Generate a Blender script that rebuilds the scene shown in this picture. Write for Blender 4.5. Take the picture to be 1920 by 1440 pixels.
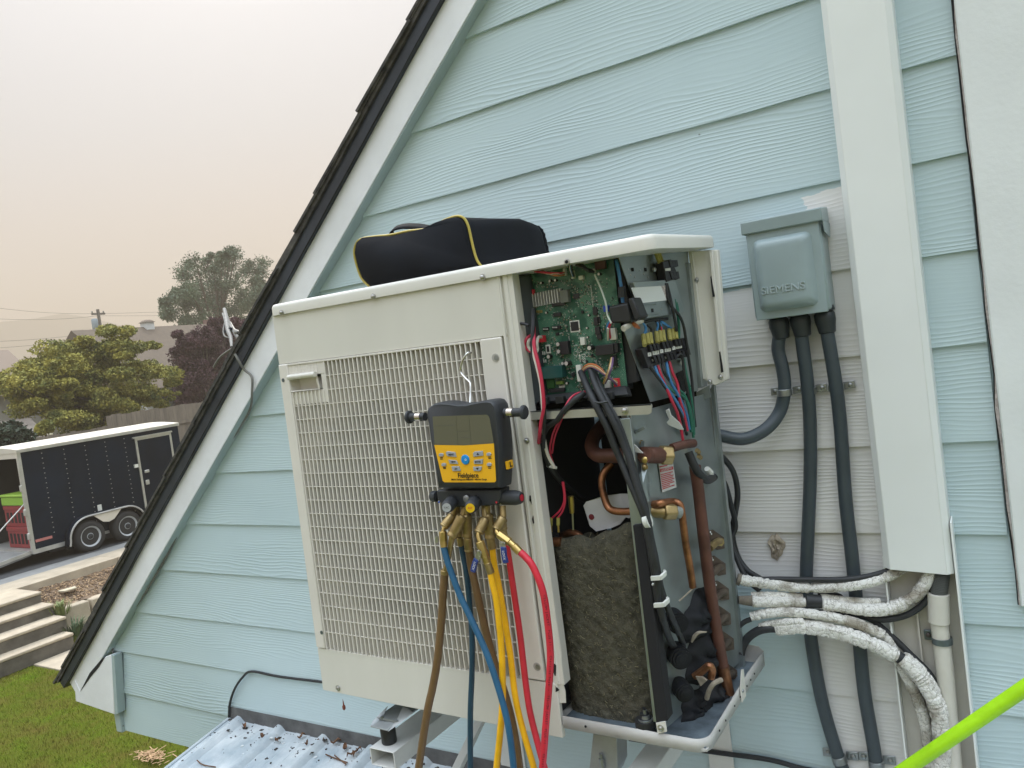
import bpy, math, random
import numpy as np
from mathutils import Vector, Matrix
R = math.radians
random.seed(7)
rng = np.random.default_rng(7)
S = bpy.context.scene
for ob in list(bpy.data.objects):
    bpy.data.objects.remove(ob)
COL = S.collection

# ------------------------------------------------------------------ camera
YAW, PITCH, ROLL, FOC = 0.56165627, 0.04361604, -0.13202113, 1444.43
CAM = np.array([0.0, -1.8, 3.6])
_d = np.array([-math.sin(YAW)*math.cos(PITCH), math.cos(YAW)*math.cos(PITCH), -math.sin(PITCH)])
_rt = np.array([math.cos(YAW), math.sin(YAW), 0.0])
_up = np.cross(_rt, _d)
_r2 = math.cos(ROLL)*_rt + math.sin(ROLL)*_up
_u2 = -math.sin(ROLL)*_rt + math.cos(ROLL)*_up
cd = bpy.data.cameras.new('camera')
cam = bpy.data.objects.new('camera', cd)
COL.objects.link(cam)
cam.matrix_world = Matrix(((_r2[0], _u2[0], -_d[0], CAM[0]), (_r2[1], _u2[1], -_d[1], CAM[1]),
                           (_r2[2], _u2[2], -_d[2], CAM[2]), (0, 0, 0, 1)))
cd.sensor_width = 36.0
cd.lens = FOC/1920*36.0
cd.clip_start = 0.02
cd.clip_end = 3000
S.camera = cam
S.render.resolution_x, S.render.resolution_y = 1024, 768

# ------------------------------------------------------------------ world: pale smoke-veiled sky
SUN_EL, SUN_DIR = R(52), np.array([-0.62, 0.55])          # sun stands behind the roof, to the left
wd = bpy.data.worlds.new('World'); S.world = wd; wd.use_nodes = True
nt = wd.node_tree; nt.nodes.clear()
wo = nt.nodes.new('ShaderNodeOutputWorld'); bg = nt.nodes.new('ShaderNodeBackground')
bg2 = nt.nodes.new('ShaderNodeBackground'); add = nt.nodes.new('ShaderNodeAddShader')
sky = nt.nodes.new('ShaderNodeTexSky'); sky.sky_type = 'NISHITA'; sky.sun_disc = False
sky.sun_elevation = SUN_EL; sky.sun_rotation = math.atan2(SUN_DIR[0], SUN_DIR[1])
sky.dust_density = 6.0; sky.air_density = 1.0; sky.altitude = 800
bg2.inputs['Strength'].default_value = 0.05
nt.links.new(sky.outputs['Color'], bg2.inputs['Color'])
tc = nt.nodes.new('ShaderNodeTexCoord'); sx = nt.nodes.new('ShaderNodeSeparateXYZ')
nz = nt.nodes.new('ShaderNodeTexNoise'); nz.inputs['Scale'].default_value = 1.6; nz.inputs['Detail'].default_value = 3
ma = nt.nodes.new('ShaderNodeMath'); ma.operation = 'MULTIPLY_ADD'; ma.inputs[1].default_value = 0.05; 
mb = nt.nodes.new('ShaderNodeMath'); mb.operation = 'ADD'
rp = nt.nodes.new('ShaderNodeValToRGB')
nt.links.new(tc.outputs['Generated'], sx.inputs[0]); nt.links.new(tc.outputs['Generated'], nz.inputs['Vector'])
ma.inputs[2].default_value = -0.025
nt.links.new(nz.outputs['Fac'], ma.inputs[0]); nt.links.new(sx.outputs['Z'], mb.inputs[0]); nt.links.new(ma.outputs[0], mb.inputs[1])
nt.links.new(mb.outputs[0], rp.inputs['Fac'])
e = rp.color_ramp.elements
def skc(*c): return tuple(x/3.75 for x in c)+(1,)
e[0].position = 0.0; e[0].color = skc(0.28, 0.22, 0.17)
e[1].position = 1.0; e[1].color = skc(2.9, 3.27, 3.75)
for p, c in ((0.10, (0.30, 0.235, 0.18)), (0.20, (0.30, 0.255, 0.205)), (0.30, (0.285, 0.29, 0.27)), (0.42, (0.32, 0.34, 0.335)), (0.55, (1.0, 1.11, 1.2)), (0.7, (1.95, 2.18, 2.45))):
    q = e.new(p); q.color = skc(*c)
nt.links.new(rp.outputs['Color'], bg.inputs['Color']); bg.inputs['Strength'].default_value = 3.75
nt.links.new(bg.outputs[0], add.inputs[0]); nt.links.new(bg2.outputs[0], add.inputs[1])
nt.links.new(add.outputs[0], wo.inputs['Surface'])

sl = bpy.data.lights.new('sun', 'SUN'); sl.energy = 1.3; sl.angle = R(14); sl.color = (1.0, 0.90, 0.76)
so = bpy.data.objects.new('sun', sl); COL.objects.link(so)
_h = SUN_DIR/np.linalg.norm(SUN_DIR)*math.cos(SUN_EL)
so.rotation_euler = Vector((_h[0], _h[1], math.sin(SUN_EL))).to_track_quat('Z', 'Y').to_euler()
so.location = (-10, 12, 30)

S.render.engine = 'CYCLES'
S.cycles.use_denoising = True
S.cycles.max_bounces = 6; S.cycles.diffuse_bounces = 4; S.cycles.glossy_bounces = 3
S.cycles.transmission_bounces = 4; S.cycles.volume_bounces = 1; S.cycles.transparent_max_bounces = 6
S.view_settings.view_transform = 'Standard'; S.view_settings.look = 'None'
S.view_settings.exposure = 0.42; S.view_settings.gamma = 1.0; S.view_settings.use_curve_mapping = False

# ------------------------------------------------------------------ measuring helpers: photograph pixel + known plane -> point of the place
def ray(px, py): return _d + (px-960)/FOC*_r2 - (py-720)/FOC*_u2
def PY(px, py, Y): q = ray(px, py); return CAM + q*((Y-CAM[1])/q[1])
def PX(px, py, X): q = ray(px, py); return CAM + q*((X-CAM[0])/q[0])
def PZ(px, py, Z): q = ray(px, py); return CAM + q*((Z-CAM[2])/q[2])
# the outdoor unit's own frame: u right, v towards the wall, w up; it hangs with a slight roll
UO = np.array([-1.465, -0.512, 2.827]); UTH = 0.015
UM = np.array([[math.cos(UTH), 0, -math.sin(UTH)], [0, 1, 0], [math.sin(UTH), 0, math.cos(UTH)]])
def loc(p): return UM @ (np.array(p)-UO)
def wor(p): return UO + UM.T @ np.array(p, float)
def F(px, py, v): return loc(PY(px, py, v+UO[1]))
def onplane(px, py, a, n):                                  # plane in the unit's frame
    c = loc(CAM); q = UM @ ray(px, py); a = np.array(a); n = np.array(n)
    return c + q*(((a-c) @ n)/(q @ n))
def Zm(x0, y0, s): return lambda X, Y: (x0+X/s, y0+Y/s)

# ------------------------------------------------------------------ mesh helpers
ORG = {}
def catmull(pts, k=6):
    P = [np.array(p, float) for p in pts]
    if len(P) < 3: return P
    P = [2*P[0]-P[1]] + P + [2*P[-1]-P[-2]]
    out = []
    for i in range(1, len(P)-2):
        a, b, c, d2 = P[i-1], P[i], P[i+1], P[i+2]
        for j in range(k):
            t = j/k
            out.append(0.5*((2*b)+(c-a)*t+(2*a-5*b+4*c-d2)*t*t+(3*b-a-3*c+d2)*t**3))
    out.append(P[-2]); return out
def nrm(v): v = np.array(v, float); return v/(np.linalg.norm(v)+1e-12)
class G:
    def __init__(s): s.v = []; s.f = []
    def add(s, vs, fs):
        n = len(s.v); s.v += [tuple(map(float, q)) for q in vs]; s.f += [tuple(n+i for i in q) for q in fs]; return s
    def box(s, x0, x1, y0, y1, z0, z1):
        return s.add([(x0, y0, z0), (x1, y0, z0), (x1, y1, z0), (x0, y1, z0), (x0, y0, z1), (x1, y0, z1), (x1, y1, z1), (x0, y1, z1)],
                     [(0, 3, 2, 1), (4, 5, 6, 7), (0, 1, 5, 4), (1, 2, 6, 5), (2, 3, 7, 6), (3, 0, 4, 7)])
    def obox(s, c, ax, ay, az):                              # centre and three half-axis vectors
        c, ax, ay, az = (np.array(q, float) for q in (c, ax, ay, az))
        if np.cross(ax, ay) @ az < 0: az = -az
        V = [c+i*ax+j*ay+k*az for k in (-1, 1) for i, j in ((-1, -1), (1, -1), (1, 1), (-1, 1))]
        return s.add(V, [(0, 3, 2, 1), (4, 5, 6, 7), (0, 1, 5, 4), (1, 2, 6, 5), (2, 3, 7, 6), (3, 0, 4, 7)])
    def prism(s, poly, ext, k=None):                         # 3-D polygon swept along ext (optionally scaled by k about its centre)
        a = [np.array(p, float) for p in poly]; ext = np.array(ext, float); n = len(a); c = sum(a)/n
        b = [(c+(p-c)*k if k else p)+ext for p in a]
        nn = sum((np.cross(a[i]-c, a[(i+1) % n]-c) for i in range(n)))
        fl = nn @ ext > 0
        F1 = tuple(range(n)); F2 = tuple(range(n, 2*n))
        fs = [F1[::-1], F2] + [(i, (i+1) % n, n+(i+1) % n, n+i) for i in range(n)]
        if not fl: fs = [q[::-1] for q in fs]
        return s.add(a+b, fs)
    def ring(s, c, ax, ay, r, n): return [np.array(c)+ax*(r*math.cos(2*math.pi*i/n))+ay*(r*math.sin(2*math.pi*i/n)) for i in range(n)]
    def tube(s, pts, r, n=10, k=6, smooth=True, caps=True, rn=None):
        P = catmull(pts, k) if smooth and len(pts) > 2 else [np.array(p, float) for p in pts]
        m = len(P)
        rr = [r]*m if not hasattr(r, '__len__') else list(np.interp(np.linspace(0, 1, m), np.linspace(0, 1, len(r)), r))
        t0 = nrm(P[1]-P[0]); a = nrm(np.cross(t0, (0.3, 0.2, 1) if abs(t0[2]) < 0.9 else (1, 0.1, 0)))
        V = []
        for i in range(m):
            t = nrm(P[min(i+1, m-1)]-P[max(i-1, 0)]); a = nrm(a-t*(a @ t)); b = np.cross(t, a)
            for j in range(n):
                f = 1.0 if rn is None else rn(i, j)
                V.append(P[i]+(a*math.cos(2*math.pi*j/n)+b*math.sin(2*math.pi*j/n))*rr[i]*f)
        fs = [(i*n+j, i*n+(j+1) % n, (i+1)*n+(j+1) % n, (i+1)*n+j) for i in range(m-1) for j in range(n)]
        if caps: fs += [tuple(range(n))[::-1], tuple(range((m-1)*n, m*n))]
        return s.add(V, fs)
    def lathe(s, p0, axis, prof, n=16, caps=True):           # prof: (distance along the axis, radius)
        p0 = np.array(p0, float); t = nrm(axis); a = nrm(np.cross(t, (0.3, 0.2, 1) if abs(t[2]) < 0.9 else (1, 0.1, 0))); b = np.cross(t, a)
        V = [p0+t*d0+(a*math.cos(2*math.pi*j/n)+b*math.sin(2*math.pi*j/n))*r for d0, r in prof for j in range(n)]
        m = len(prof)
        fs = [(i*n+j, i*n+(j+1) % n, (i+1)*n+(j+1) % n, (i+1)*n+j) for i in range(m-1) for j in range(n)]
        if caps: fs += [tuple(range(n))[::-1], tuple(range((m-1)*n, m*n))]
        return s.add(V, fs)
    def obj(s, name, mat, parent=None, bevel=0, seg=2, smooth=True, angle=40, label=None, cat=None, group=None, kind=None, sub=0):
        me = bpy.data.meshes.new(name)
        off = ORG.get(parent.name, (0, 0, 0)) if parent else (0, 0, 0)
        v = np.array(s.v)-np.array(off)
        me.from_pydata([tuple(q) for q in v], [], s.f); me.update()
        o = bpy.data.objects.new(name, me); COL.objects.link(o)
        me.materials.append(mat)
        if smooth:
            me.polygons.foreach_set('use_smooth', [True]*len(me.polygons)); me.set_sharp_from_angle(angle=R(angle))
        if bevel:
            m = o.modifiers.new('bevel', 'BEVEL'); m.width = bevel; m.segments = seg; m.limit_method = 'ANGLE'; m.angle_limit = R(35)
        if sub:
            m = o.modifiers.new('sub', 'SUBSURF'); m.levels = sub; m.render_levels = sub
        if parent: o.parent = parent; ORG[o.name] = off
        return tag(o, label, cat, group, kind)
def tag(o, label=None, cat=None, group=None, kind=None):
    if label: o['label'] = label
    if cat: o['category'] = cat
    if group: o['group'] = group
    if kind: o['kind'] = kind
    return o
def thing(name, label, cat, at=(0, 0, 0), group=None, world=True, rot=None):
    o = bpy.data.objects.new(name, None); COL.objects.link(o); o.location = tuple(map(float, at)); o.empty_display_size = 0.05
    if rot: o.rotation_euler = rot
    ORG[o.name] = tuple(map(float, at)) if world else (0, 0, 0)
    return tag(o, label, cat, group)
def dup(o, parent=None, at=None):
    c = o.copy(); COL.objects.link(c)
    if parent: c.parent = parent
    if at is not None: c.location = at
    return c
def text(body, name, mat, parent, at, size, rot=(math.pi/2, 0, 0), ext=0.0002, align='CENTER', matrix=None, sx=1.0, bold=0.0):
    cu = bpy.data.curves.new(name, 'FONT'); cu.body = body; cu.size = size; cu.extrude = ext; cu.align_x = align; cu.align_y = 'CENTER'
    cu.offset = bold
    to = bpy.data.objects.new(name+'_curve', cu); me = bpy.data.meshes.new_from_object(to); bpy.data.objects.remove(to)
    me.name = name; me.materials.clear(); me.materials.append(mat)
    o = bpy.data.objects.new(name, me); COL.objects.link(o); o.parent = parent
    off = np.array(ORG.get(parent.name, (0, 0, 0)))
    if matrix is not None: o.matrix_local = matrix
    else:
        o.location = tuple(np.array(at)-off); o.rotation_euler = rot; o.scale = (sx, 1, 1)
    return o

# ------------------------------------------------------------------ materials
def mat(name, col, rough=0.6, metal=0.0, var=0.0, vscale=8.0, col2=None, bump=0.0, bscale=60.0, bdet=4, spec=0.5, stretch=None, emit=None):
    m = bpy.data.materials.new(name); m.use_nodes = True; t = m.node_tree; b = t.nodes['Principled BSDF']
    b.inputs['Roughness'].default_value = rough; b.inputs['Metallic'].default_value = metal
    b.inputs['Specular IOR Level'].default_value = spec
    c = tuple(col)+(1,) if len(col) == 3 else col
    b.inputs['Base Color'].default_value = c
    if var or bump or col2:
        tcn = t.nodes.new('ShaderNodeTexCoord'); vec = tcn.outputs['Object']
        if stretch:
            mp = t.nodes.new('ShaderNodeMapping'); mp.inputs['Scale'].default_value = stretch
            t.links.new(vec, mp.inputs['Vector']); vec = mp.outputs['Vector']
    if var or col2:
        n = t.nodes.new('ShaderNodeTexNoise'); n.inputs['Scale'].default_value = vscale; n.inputs['Detail'].default_value = 6; n.inputs['Roughness'].default_value = 0.65
        t.links.new(vec, n.inputs['Vector'])
        r = t.nodes.new('ShaderNodeValToRGB'); r.color_ramp.elements[0].position = 0.33; r.color_ramp.elements[1].position = 0.67
        if col2: r.color_ramp.elements[0].color = tuple(col2)+(1,)
        else: r.color_ramp.elements[0].color = tuple(x*(1-var) for x in col[:3])+(1,)
        r.color_ramp.elements[1].color = tuple(min(1, x*(1+var)) for x in col[:3])+(1,)
        t.links.new(n.outputs['Fac'], r.inputs['Fac']); t.links.new(r.outputs['Color'], b.inputs['Base Color'])
        rr = t.nodes.new('ShaderNodeMapRange'); rr.inputs['To Min'].default_value = max(0.02, rough-0.12); rr.inputs['To Max'].default_value = min(1, rough+0.12)
        t.links.new(n.outputs['Fac'], rr.inputs['Value']); t.links.new(rr.outputs[0], b.inputs['Roughness'])
    if bump:
        n2 = t.nodes.new('ShaderNodeTexNoise'); n2.inputs['Scale'].default_value = bscale; n2.inputs['Detail'].default_value = bdet
        t.links.new(vec, n2.inputs['Vector'])
        bp = t.nodes.new('ShaderNodeBump'); bp.inputs['Strength'].default_value = bump; bp.inputs['Distance'].default_value = 0.004
        t.links.new(n2.outputs['Fac'], bp.inputs['Height']); t.links.new(bp.outputs['Normal'], b.inputs['Normal'])
    if emit: b.inputs['Emission Color'].default_value = c; b.inputs['Emission Strength'].default_value = emit
    return m
# ------------------------------------------------------------------ siding paint: embossed cedar grain, one unpainted patch by the pipes
def siding_material():
    m = bpy.data.materials.new('siding_paint'); m.use_nodes = True; t = m.node_tree; N = t.nodes; Lk = t.links.new
    b = N['Principled BSDF']; b.inputs['Roughness'].default_value = 0.5; b.inputs['Specular IOR Level'].default_value = 0.35
    geo = N.new('ShaderNodeNewGeometry'); info = N.new('ShaderNodeObjectInfo'); sp = N.new('ShaderNodeSeparateXYZ'); Lk(geo.outputs['Position'], sp.inputs[0])
    def M(op, a, b2=None, c=None):
        n = N.new('ShaderNodeMath'); n.operation = op
        for i, q in enumerate((a, b2, c)):
            if q is None: continue
            if isinstance(q, (int, float)): n.inputs[i].default_value = q
            else: Lk(q, n.inputs[i])
        return n.outputs[0]
    def noise(vec, sc, det=3, ro=0.5):
        n = N.new('ShaderNodeTexNoise'); n.inputs['Scale'].default_value = sc; n.inputs['Detail'].default_value = det; n.inputs['Roughness'].default_value = ro
        Lk(vec, n.inputs['Vector']); return n.outputs['Fac']
    x, z = sp.outputs['X'], sp.outputs['Z']
    xo = M('ADD', x, M('MULTIPLY', info.outputs['Random'], 37.0))
    def vec(a, bz):
        c = N.new('ShaderNodeCombineXYZ'); Lk(M('MULTIPLY', xo, a), c.inputs[0]); Lk(M('MULTIPLY', z, bz), c.inputs[2]); Lk(M('MULTIPLY', info.outputs['Random'], 9.0), c.inputs[1]); return c.outputs[0]
    n1 = noise(vec(1.1, 5.0), 1.0, 3, 0.55)
    n2 = noise(vec(9.0, 30.0), 1.0, 2, 0.5)
    ph = M('ADD', M('MULTIPLY', z, 640.0), M('ADD', M('MULTIPLY', n1, 75.0), M('MULTIPLY', n2, 3.2)))
    s = M('SINE', ph)
    s = M('POWER', M('MULTIPLY_ADD', s, 0.5, 0.5), 2.2)
    amp = noise(vec(1.6, 9.0), 1.0, 2, 0.5)
    ampm = N.new('ShaderNodeMapRange'); ampm.inputs['From Min'].default_value = 0.36; ampm.inputs['From Max'].default_value = 0.6; ampm.inputs['To Min'].default_value = 0.12
    Lk(amp, ampm.inputs['Value'])
    fine = noise(vec(18.0, 260.0), 1.0, 3, 0.6)
    h = M('ADD', M('MULTIPLY', s, ampm.outputs[0]), M('MULTIPLY', fine, 0.35))
    bp = N.new('ShaderNodeBump'); bp.inputs['Strength'].default_value = 0.42; bp.inputs['Distance'].default_value = 0.0016; Lk(h, bp.inputs['Height']); Lk(bp.outputs['Normal'], b.inputs['Normal'])
    # colour
    big = noise(vec(0.9, 1.7), 1.0, 4, 0.6)
    cr = N.new('ShaderNodeValToRGB'); cr.color_ramp.elements[0].position = 0.3; cr.color_ramp.elements[1].position = 0.7
    cr.color_ramp.elements[0].color = (0.45, 0.565, 0.59, 1); cr.color_ramp.elements[1].color = (0.52, 0.635, 0.655, 1); Lk(big, cr.inputs['Fac'])
    # unpainted primer: the patch the painters could not reach behind the conduits
    en = M('MULTIPLY_ADD', noise(vec(7.0, 42.0), 1.0, 4, 0.7), 0.085, -0.0425)
    xe, ze = M('ADD', x, en), M('ADD', z, M('MULTIPLY', en, 0.75))
    a1 = M('MULTIPLY', M('LESS_THAN', ze, 3.668), M('GREATER_THAN', xe, -0.72))
    a2 = M('MULTIPLY', M('LESS_THAN', ze, 3.85), M('GREATER_THAN', xe, -0.325))
    a = M('MAXIMUM', a1, a2)
    low = M('MULTIPLY', M('LESS_THAN', ze, 2.985), M('LESS_THAN', M('ADD', xe, M('MULTIPLY', M('SUBTRACT', z, 2.95), 0.06)), -0.415))
    msk = M('MULTIPLY', M('MULTIPLY', a, M('SUBTRACT', 1.0, low)), M('LESS_THAN', x, -0.165))
    wn = noise(vec(2.0, 8.0), 1.0, 4, 0.6)
    wc = N.new('ShaderNodeValToRGB'); wc.color_ramp.elements[0].color = (0.66, 0.655, 0.63, 1); wc.color_ramp.elements[1].color = (0.80, 0.795, 0.775, 1); Lk(wn, wc.inputs['Fac'])
    mx = N.new('ShaderNodeMix'); mx.data_type = 'RGBA'; Lk(msk, mx.inputs[0]); Lk(cr.outputs[0], mx.inputs[6]); Lk(wc.outputs[0], mx.inputs[7])
    # specks of dirt and chips
    v = N.new('ShaderNodeTexVoronoi'); v.inputs['Scale'].default_value = 6.5; Lk(vec(1.0, 1.3), v.inputs['Vector'])
    sk = M('LESS_THAN', v.outputs['Distance'], 0.018)
    mx2 = N.new('ShaderNodeMix'); mx2.data_type = 'RGBA'; Lk(M('MULTIPLY', sk, 0.6), mx2.inputs[0]); Lk(mx.outputs[2], mx2.inputs[6]); mx2.inputs[7].default_value = (0.10, 0.09, 0.08, 1)
    Lk(mx2.outputs[2], b.inputs['Base Color'])
    return m
M_SID = siding_material()
M_TRIM = mat('white_trim_paint', (0.74, 0.77, 0.76), 0.45, var=0.06, vscale=3, bump=0.12, bscale=90)
M_RAKE = mat('weathered_white_rake_paint', (0.775, 0.785, 0.80), 0.45, var=0.07, vscale=4, bump=0.25, bscale=40)
M_BLUEP = mat('plain_siding_blue_paint', (0.36, 0.44, 0.445), 0.5, var=0.06, vscale=5, bump=0.1)
M_SHING = mat('weathered_shingle', (0.075, 0.068, 0.058), 0.95, var=0.35, vscale=30, col2=(0.028, 0.026, 0.024), bump=0.7, bscale=300)
M_DRIP = mat('dark_drip_metal', (0.028, 0.034, 0.045), 0.45, var=0.3, vscale=12, bump=0.2, bscale=60)
M_DARK = mat('black_gap', (0.012, 0.012, 0.012), 0.9)
M_CAULK = mat('cracked_caulk', (0.42, 0.37, 0.35), 0.8, var=0.3, vscale=60, bump=0.8, bscale=150)
M_PVC = mat('white_line_cover_plastic', (0.77, 0.795, 0.77), 0.38, var=0.035, vscale=3, bump=0.02, bscale=30)
M_LOW = mat('lower_wall_paint', (0.40, 0.52, 0.53), 0.6, var=0.05)

# ------------------------------------------------------------------ house
house = thing('house', 'pale blue lap sided gable end with white sloping rake board', 'house', (-1.0, 0.0, 0.0))
LAPS = [2.190, 2.360, 2.546, 2.730, 2.917, 3.105, 3.296, 3.4915, 3.678, 3.866, 4.056, 4.251, 4.446]
while LAPS[-1] < 6.3: LAPS.append(LAPS[-1]+0.193)
SLOPE = 0.868
def rake_x(z, off=0.0): return -1.054-(4.528-z+off)/SLOPE       # wall line of the rake's inner edge
RIDGE_X = 0.9
zr = 4.528+(RIDGE_X+1.054)*SLOPE
wall = G().prism([(-3.31, 0.0, 2.2), (2.4, 0.0, 2.2), (2.4, 0.0, zr-1.3), (RIDGE_X, 0.0, zr+0.02), (-3.31, 0.0, 4.528-(3.31-1.054)*SLOPE+0.02)], (0, 0.12, 0)).obj('wall', M_LOW, house, smooth=False)
G().box(-2.95, 2.4, 0.03, 6.0, -0.02, 2.2).obj('lower_wall', M_LOW, house, smooth=False)
G().box(-2.95, 2.4, 0.12, 6.0, 2.2, 2.9).obj('attic_side', M_LOW, house, smooth=False)
def board(zb, x0f, x1, top=None, yoff=0.0, jit=True):
    zt = top or zb+0.222
    zt = min(zt, zr-0.02)
    n = 12
    def yf(z): return -0.0155-yoff+(z-zb)/0.222*0.0095
    xs0b, xs0t = x0f(zb), x0f(zt)
    V, Fc = [], []
    wob = [random.uniform(-0.0012, 0.0012) for _ in range(n+1)]
    for i in range(n+1):
        f = i/n; xb = xs0b+(x1-xs0b)*f; xt = xs0t+(x1-xs0t)*f
        V += [(xb, yf(zb), zb+wob[i]), (xt, yf(zt), zt), (xt, yf(zt)+0.0045, zt), (xb, yf(zb)+0.0078, zb+wob[i])]
    for i in range(n):
        a, c = 4*i, 4*i+4
        Fc += [(a, c, c+1, a+1), (a+1, c+1, c+2, a+2), (a+2, c+2, c+3, a+3), (a+3, c+3, c, a)]
    Fc += [(0, 1, 2, 3), (4*n+3, 4*n+2, 4*n+1, 4*n)]
    return G().add(V, Fc).obj('siding_board', M_SID, wall, smooth=False)
TRIM_X, TRIM_Z = -0.012, 2.965
JOINT = {3: -0.70}
for i, zb in enumerate(LAPS[:-1]):
    xl = lambda z: max(-3.335, rake_x(z)-0.02)
    if zb > zr-0.25: continue
    xr = 2.3 if zb < 2.72 else TRIM_X
    if zb > 2.7 and zb < 2.74: xr = 2.3
    if abs(zb-2.917) < 0.01: xr = 0.012
    if xl(zb+0.22) > xr-0.05: continue
    if i in JOINT:
        board(zb, xl, JOINT[i]); board(zb, lambda z, j=JOINT[i]: j+0.002, xr)
    else: board(zb, xl, xr)
# piece of the course that runs on under the end of the trim board
# white trim board on the right, its edge cracked away from the siding
tb = G().prism([(TRIM_X+0.010, -0.034, TRIM_Z), (0.62, -0.034, TRIM_Z+0.01), (0.62, -0.034, 5.6), (TRIM_X-0.012+0.010, -0.034, 5.6)], (0, 0.034, 0)).obj('trim_board', M_TRIM, house, bevel=0.003)
P = []
for k in range(40):
    z = TRIM_Z+k*0.066; P.append((TRIM_X+0.0052+random.uniform(-0.0022, 0.0022)-0.008*(z-TRIM_Z)/2.6, -0.0215, z))
G().tube(P, [0.0010+random.uniform(0, 0.0018) for _ in P], n=5, k=2, smooth=False).obj('crack', M_DARK, tb)
P2 = [(x+0.0045, -0.022, z) for x, y, z in P]
G().tube(P2, [0.0035+random.uniform(-0.001, 0.0025) for _ in P2], n=6, k=2, smooth=False).obj('caulk_bead', M_CAULK, tb)

# rake board, drip edge and shingles along the gable
t3 = nrm((-1, 0, -SLOPE)); pn = nrm((-SLOPE, 0, 1))                # down the slope; out of the roof
A = np.array([-1.055, -0.05, 4.513]); Wd = 0.0875
def rk(s, n, y): return A+t3*s+pn*n+np.array([0, y+0.05, 0])
s0, s1 = -3.0, 3.355
rb = G()
P = []
ns = 34
V, Fc = [], []
for i in range(ns+1):
    s = s0+(s1-s0)*i/ns; w1 = random.uniform(-0.0012, 0.0012)
    V += [rk(s, 0+w1, -0.05), rk(s, Wd+w1, -0.05), rk(s, Wd, 0.02), rk(s, 0, 0.02)]
for i in range(ns):
    a, c = 4*i, 4*i+4
    Fc += [(a, a+1, c+1, c), (a+1, a+2, c+2, c+1), (a+2, a+3, c+3, c+2), (a+3, a, c, c+3)]
Fc += [(3, 2, 1, 0), (4*ns, 4*ns+1, 4*ns+2, 4*ns+3)]
rake = rb.add(V, Fc).obj('rake_board', M_RAKE, house, smooth=False)
# blue painted inner return of the rake board
G().obox(rk((s0+s1)/2, -0.002, -0.024), t3*(s1-s0)/2, pn*0.0018, (0, 0.0235, 0)).obj('rake_return', M_BLUEP, rake, smooth=False)
# eave return: white boxed end, split and lifting away
er = G().prism([PY(139, 1272, -0.052), PY(141.7, 1315, -0.052), PY(215, 1340, -0.052), PY(208, 1227.6, -0.052), PY(196, 1232, -0.052), PY(184, 1250, -0.052), PY(170, 1266, -0.052), PY(150, 1296, -0.052)], (0, 0.036, 0)).obj('eave_return', M_RAKE, house, bevel=0.003)
G().prism([PY(150, 1297, -0.0535), PY(171, 1268, -0.0535), PY(186, 1250, -0.0535), PY(197, 1231, -0.0535), PY(190, 1236, -0.0535), PY(168, 1262, -0.0535)], (0, 0.004, 0)).obj('split', M_DARK, er)
G().prism([PY(215.3, 1340, -0.05), PY(221, 1338, -0.05), PY(214, 1229, -0.05), PY(208.5, 1227.6, -0.05)], (0, 0.034, 0)).obj('return_edge', M_BLUEP, er, smooth=False)
G().box(-3.36, -3.318, -0.03, 0.02, 2.185, 2.285).obj('corner_block', M_BLUEP, house, bevel=0.003)
# drip edge
G().obox(rk((s0+s1+0.05)/2, Wd+0.0185, -0.0385), t3*(s1+0.03-s0)/2, pn*0.0180, (0, 0.026, 0)).obj('drip_edge', M_DRIP, house, smooth=False)
P = [rk(s0+(s1+0.03-s0)*i/60, Wd+0.0005+random.uniform(-0.002, 0.002), -0.0648) for i in range(61)]
G().tube(P, [random.uniform(0.0008, 0.003) for _ in P], n=5, smooth=False).obj('sealant_line', M_DARK, house)
roof = G().obox(rk((s0+s1)/2, Wd+0.036+0.010, 2.45), t3*((s1+0.06-s0)/2), pn*0.009, (0, 2.495, 0)).obj('roof', M_SHING, house, smooth=False)
ex = 0.143
k = 0; s = s0
while s < s1+0.05:
    e2 = min(s+ex*2.05, s1+0.07+random.uniform(-.005, .012))
    pts_y = -0.075+random.uniform(-0.006, 0.006)
    a, b2 = rk(s, Wd+0.050, pts_y), rk(e2, Wd+0.058+random.uniform(0, 0.003), pts_y+random.uniform(-0.004, 0.004))
    th2 = 0.0045
    g = G().add([a-pn*th2, b2-pn*th2*1.2, b2+pn*th2*0.6, a+pn*th2, a-pn*th2+np.array([0, 0.95, 0]), b2-pn*th2+np.array([0, 0.95, 0]), b2+pn*th2+np.array([0, 0.95, 0]), a+pn*th2+np.array([0, 0.95, 0])],
                [(0, 1, 2, 3), (7, 6, 5, 4), (0, 4, 5, 1), (1, 5, 6, 2), (2, 6, 7, 3), (3, 7, 4, 0)])
    g.obj('shingle', M_SHING, roof, smooth=False)
    s += ex; k += 1
# starter course under the shingles, seen as the roof's brown edge
G().obox(rk((s0+s1)/2, Wd+0.045, -0.05), t3*((s1+0.09-s0)/2), pn*0.0075, (0, 0.022, 0)).obj('starter_strip', M_SHING, roof, smooth=False)

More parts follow.
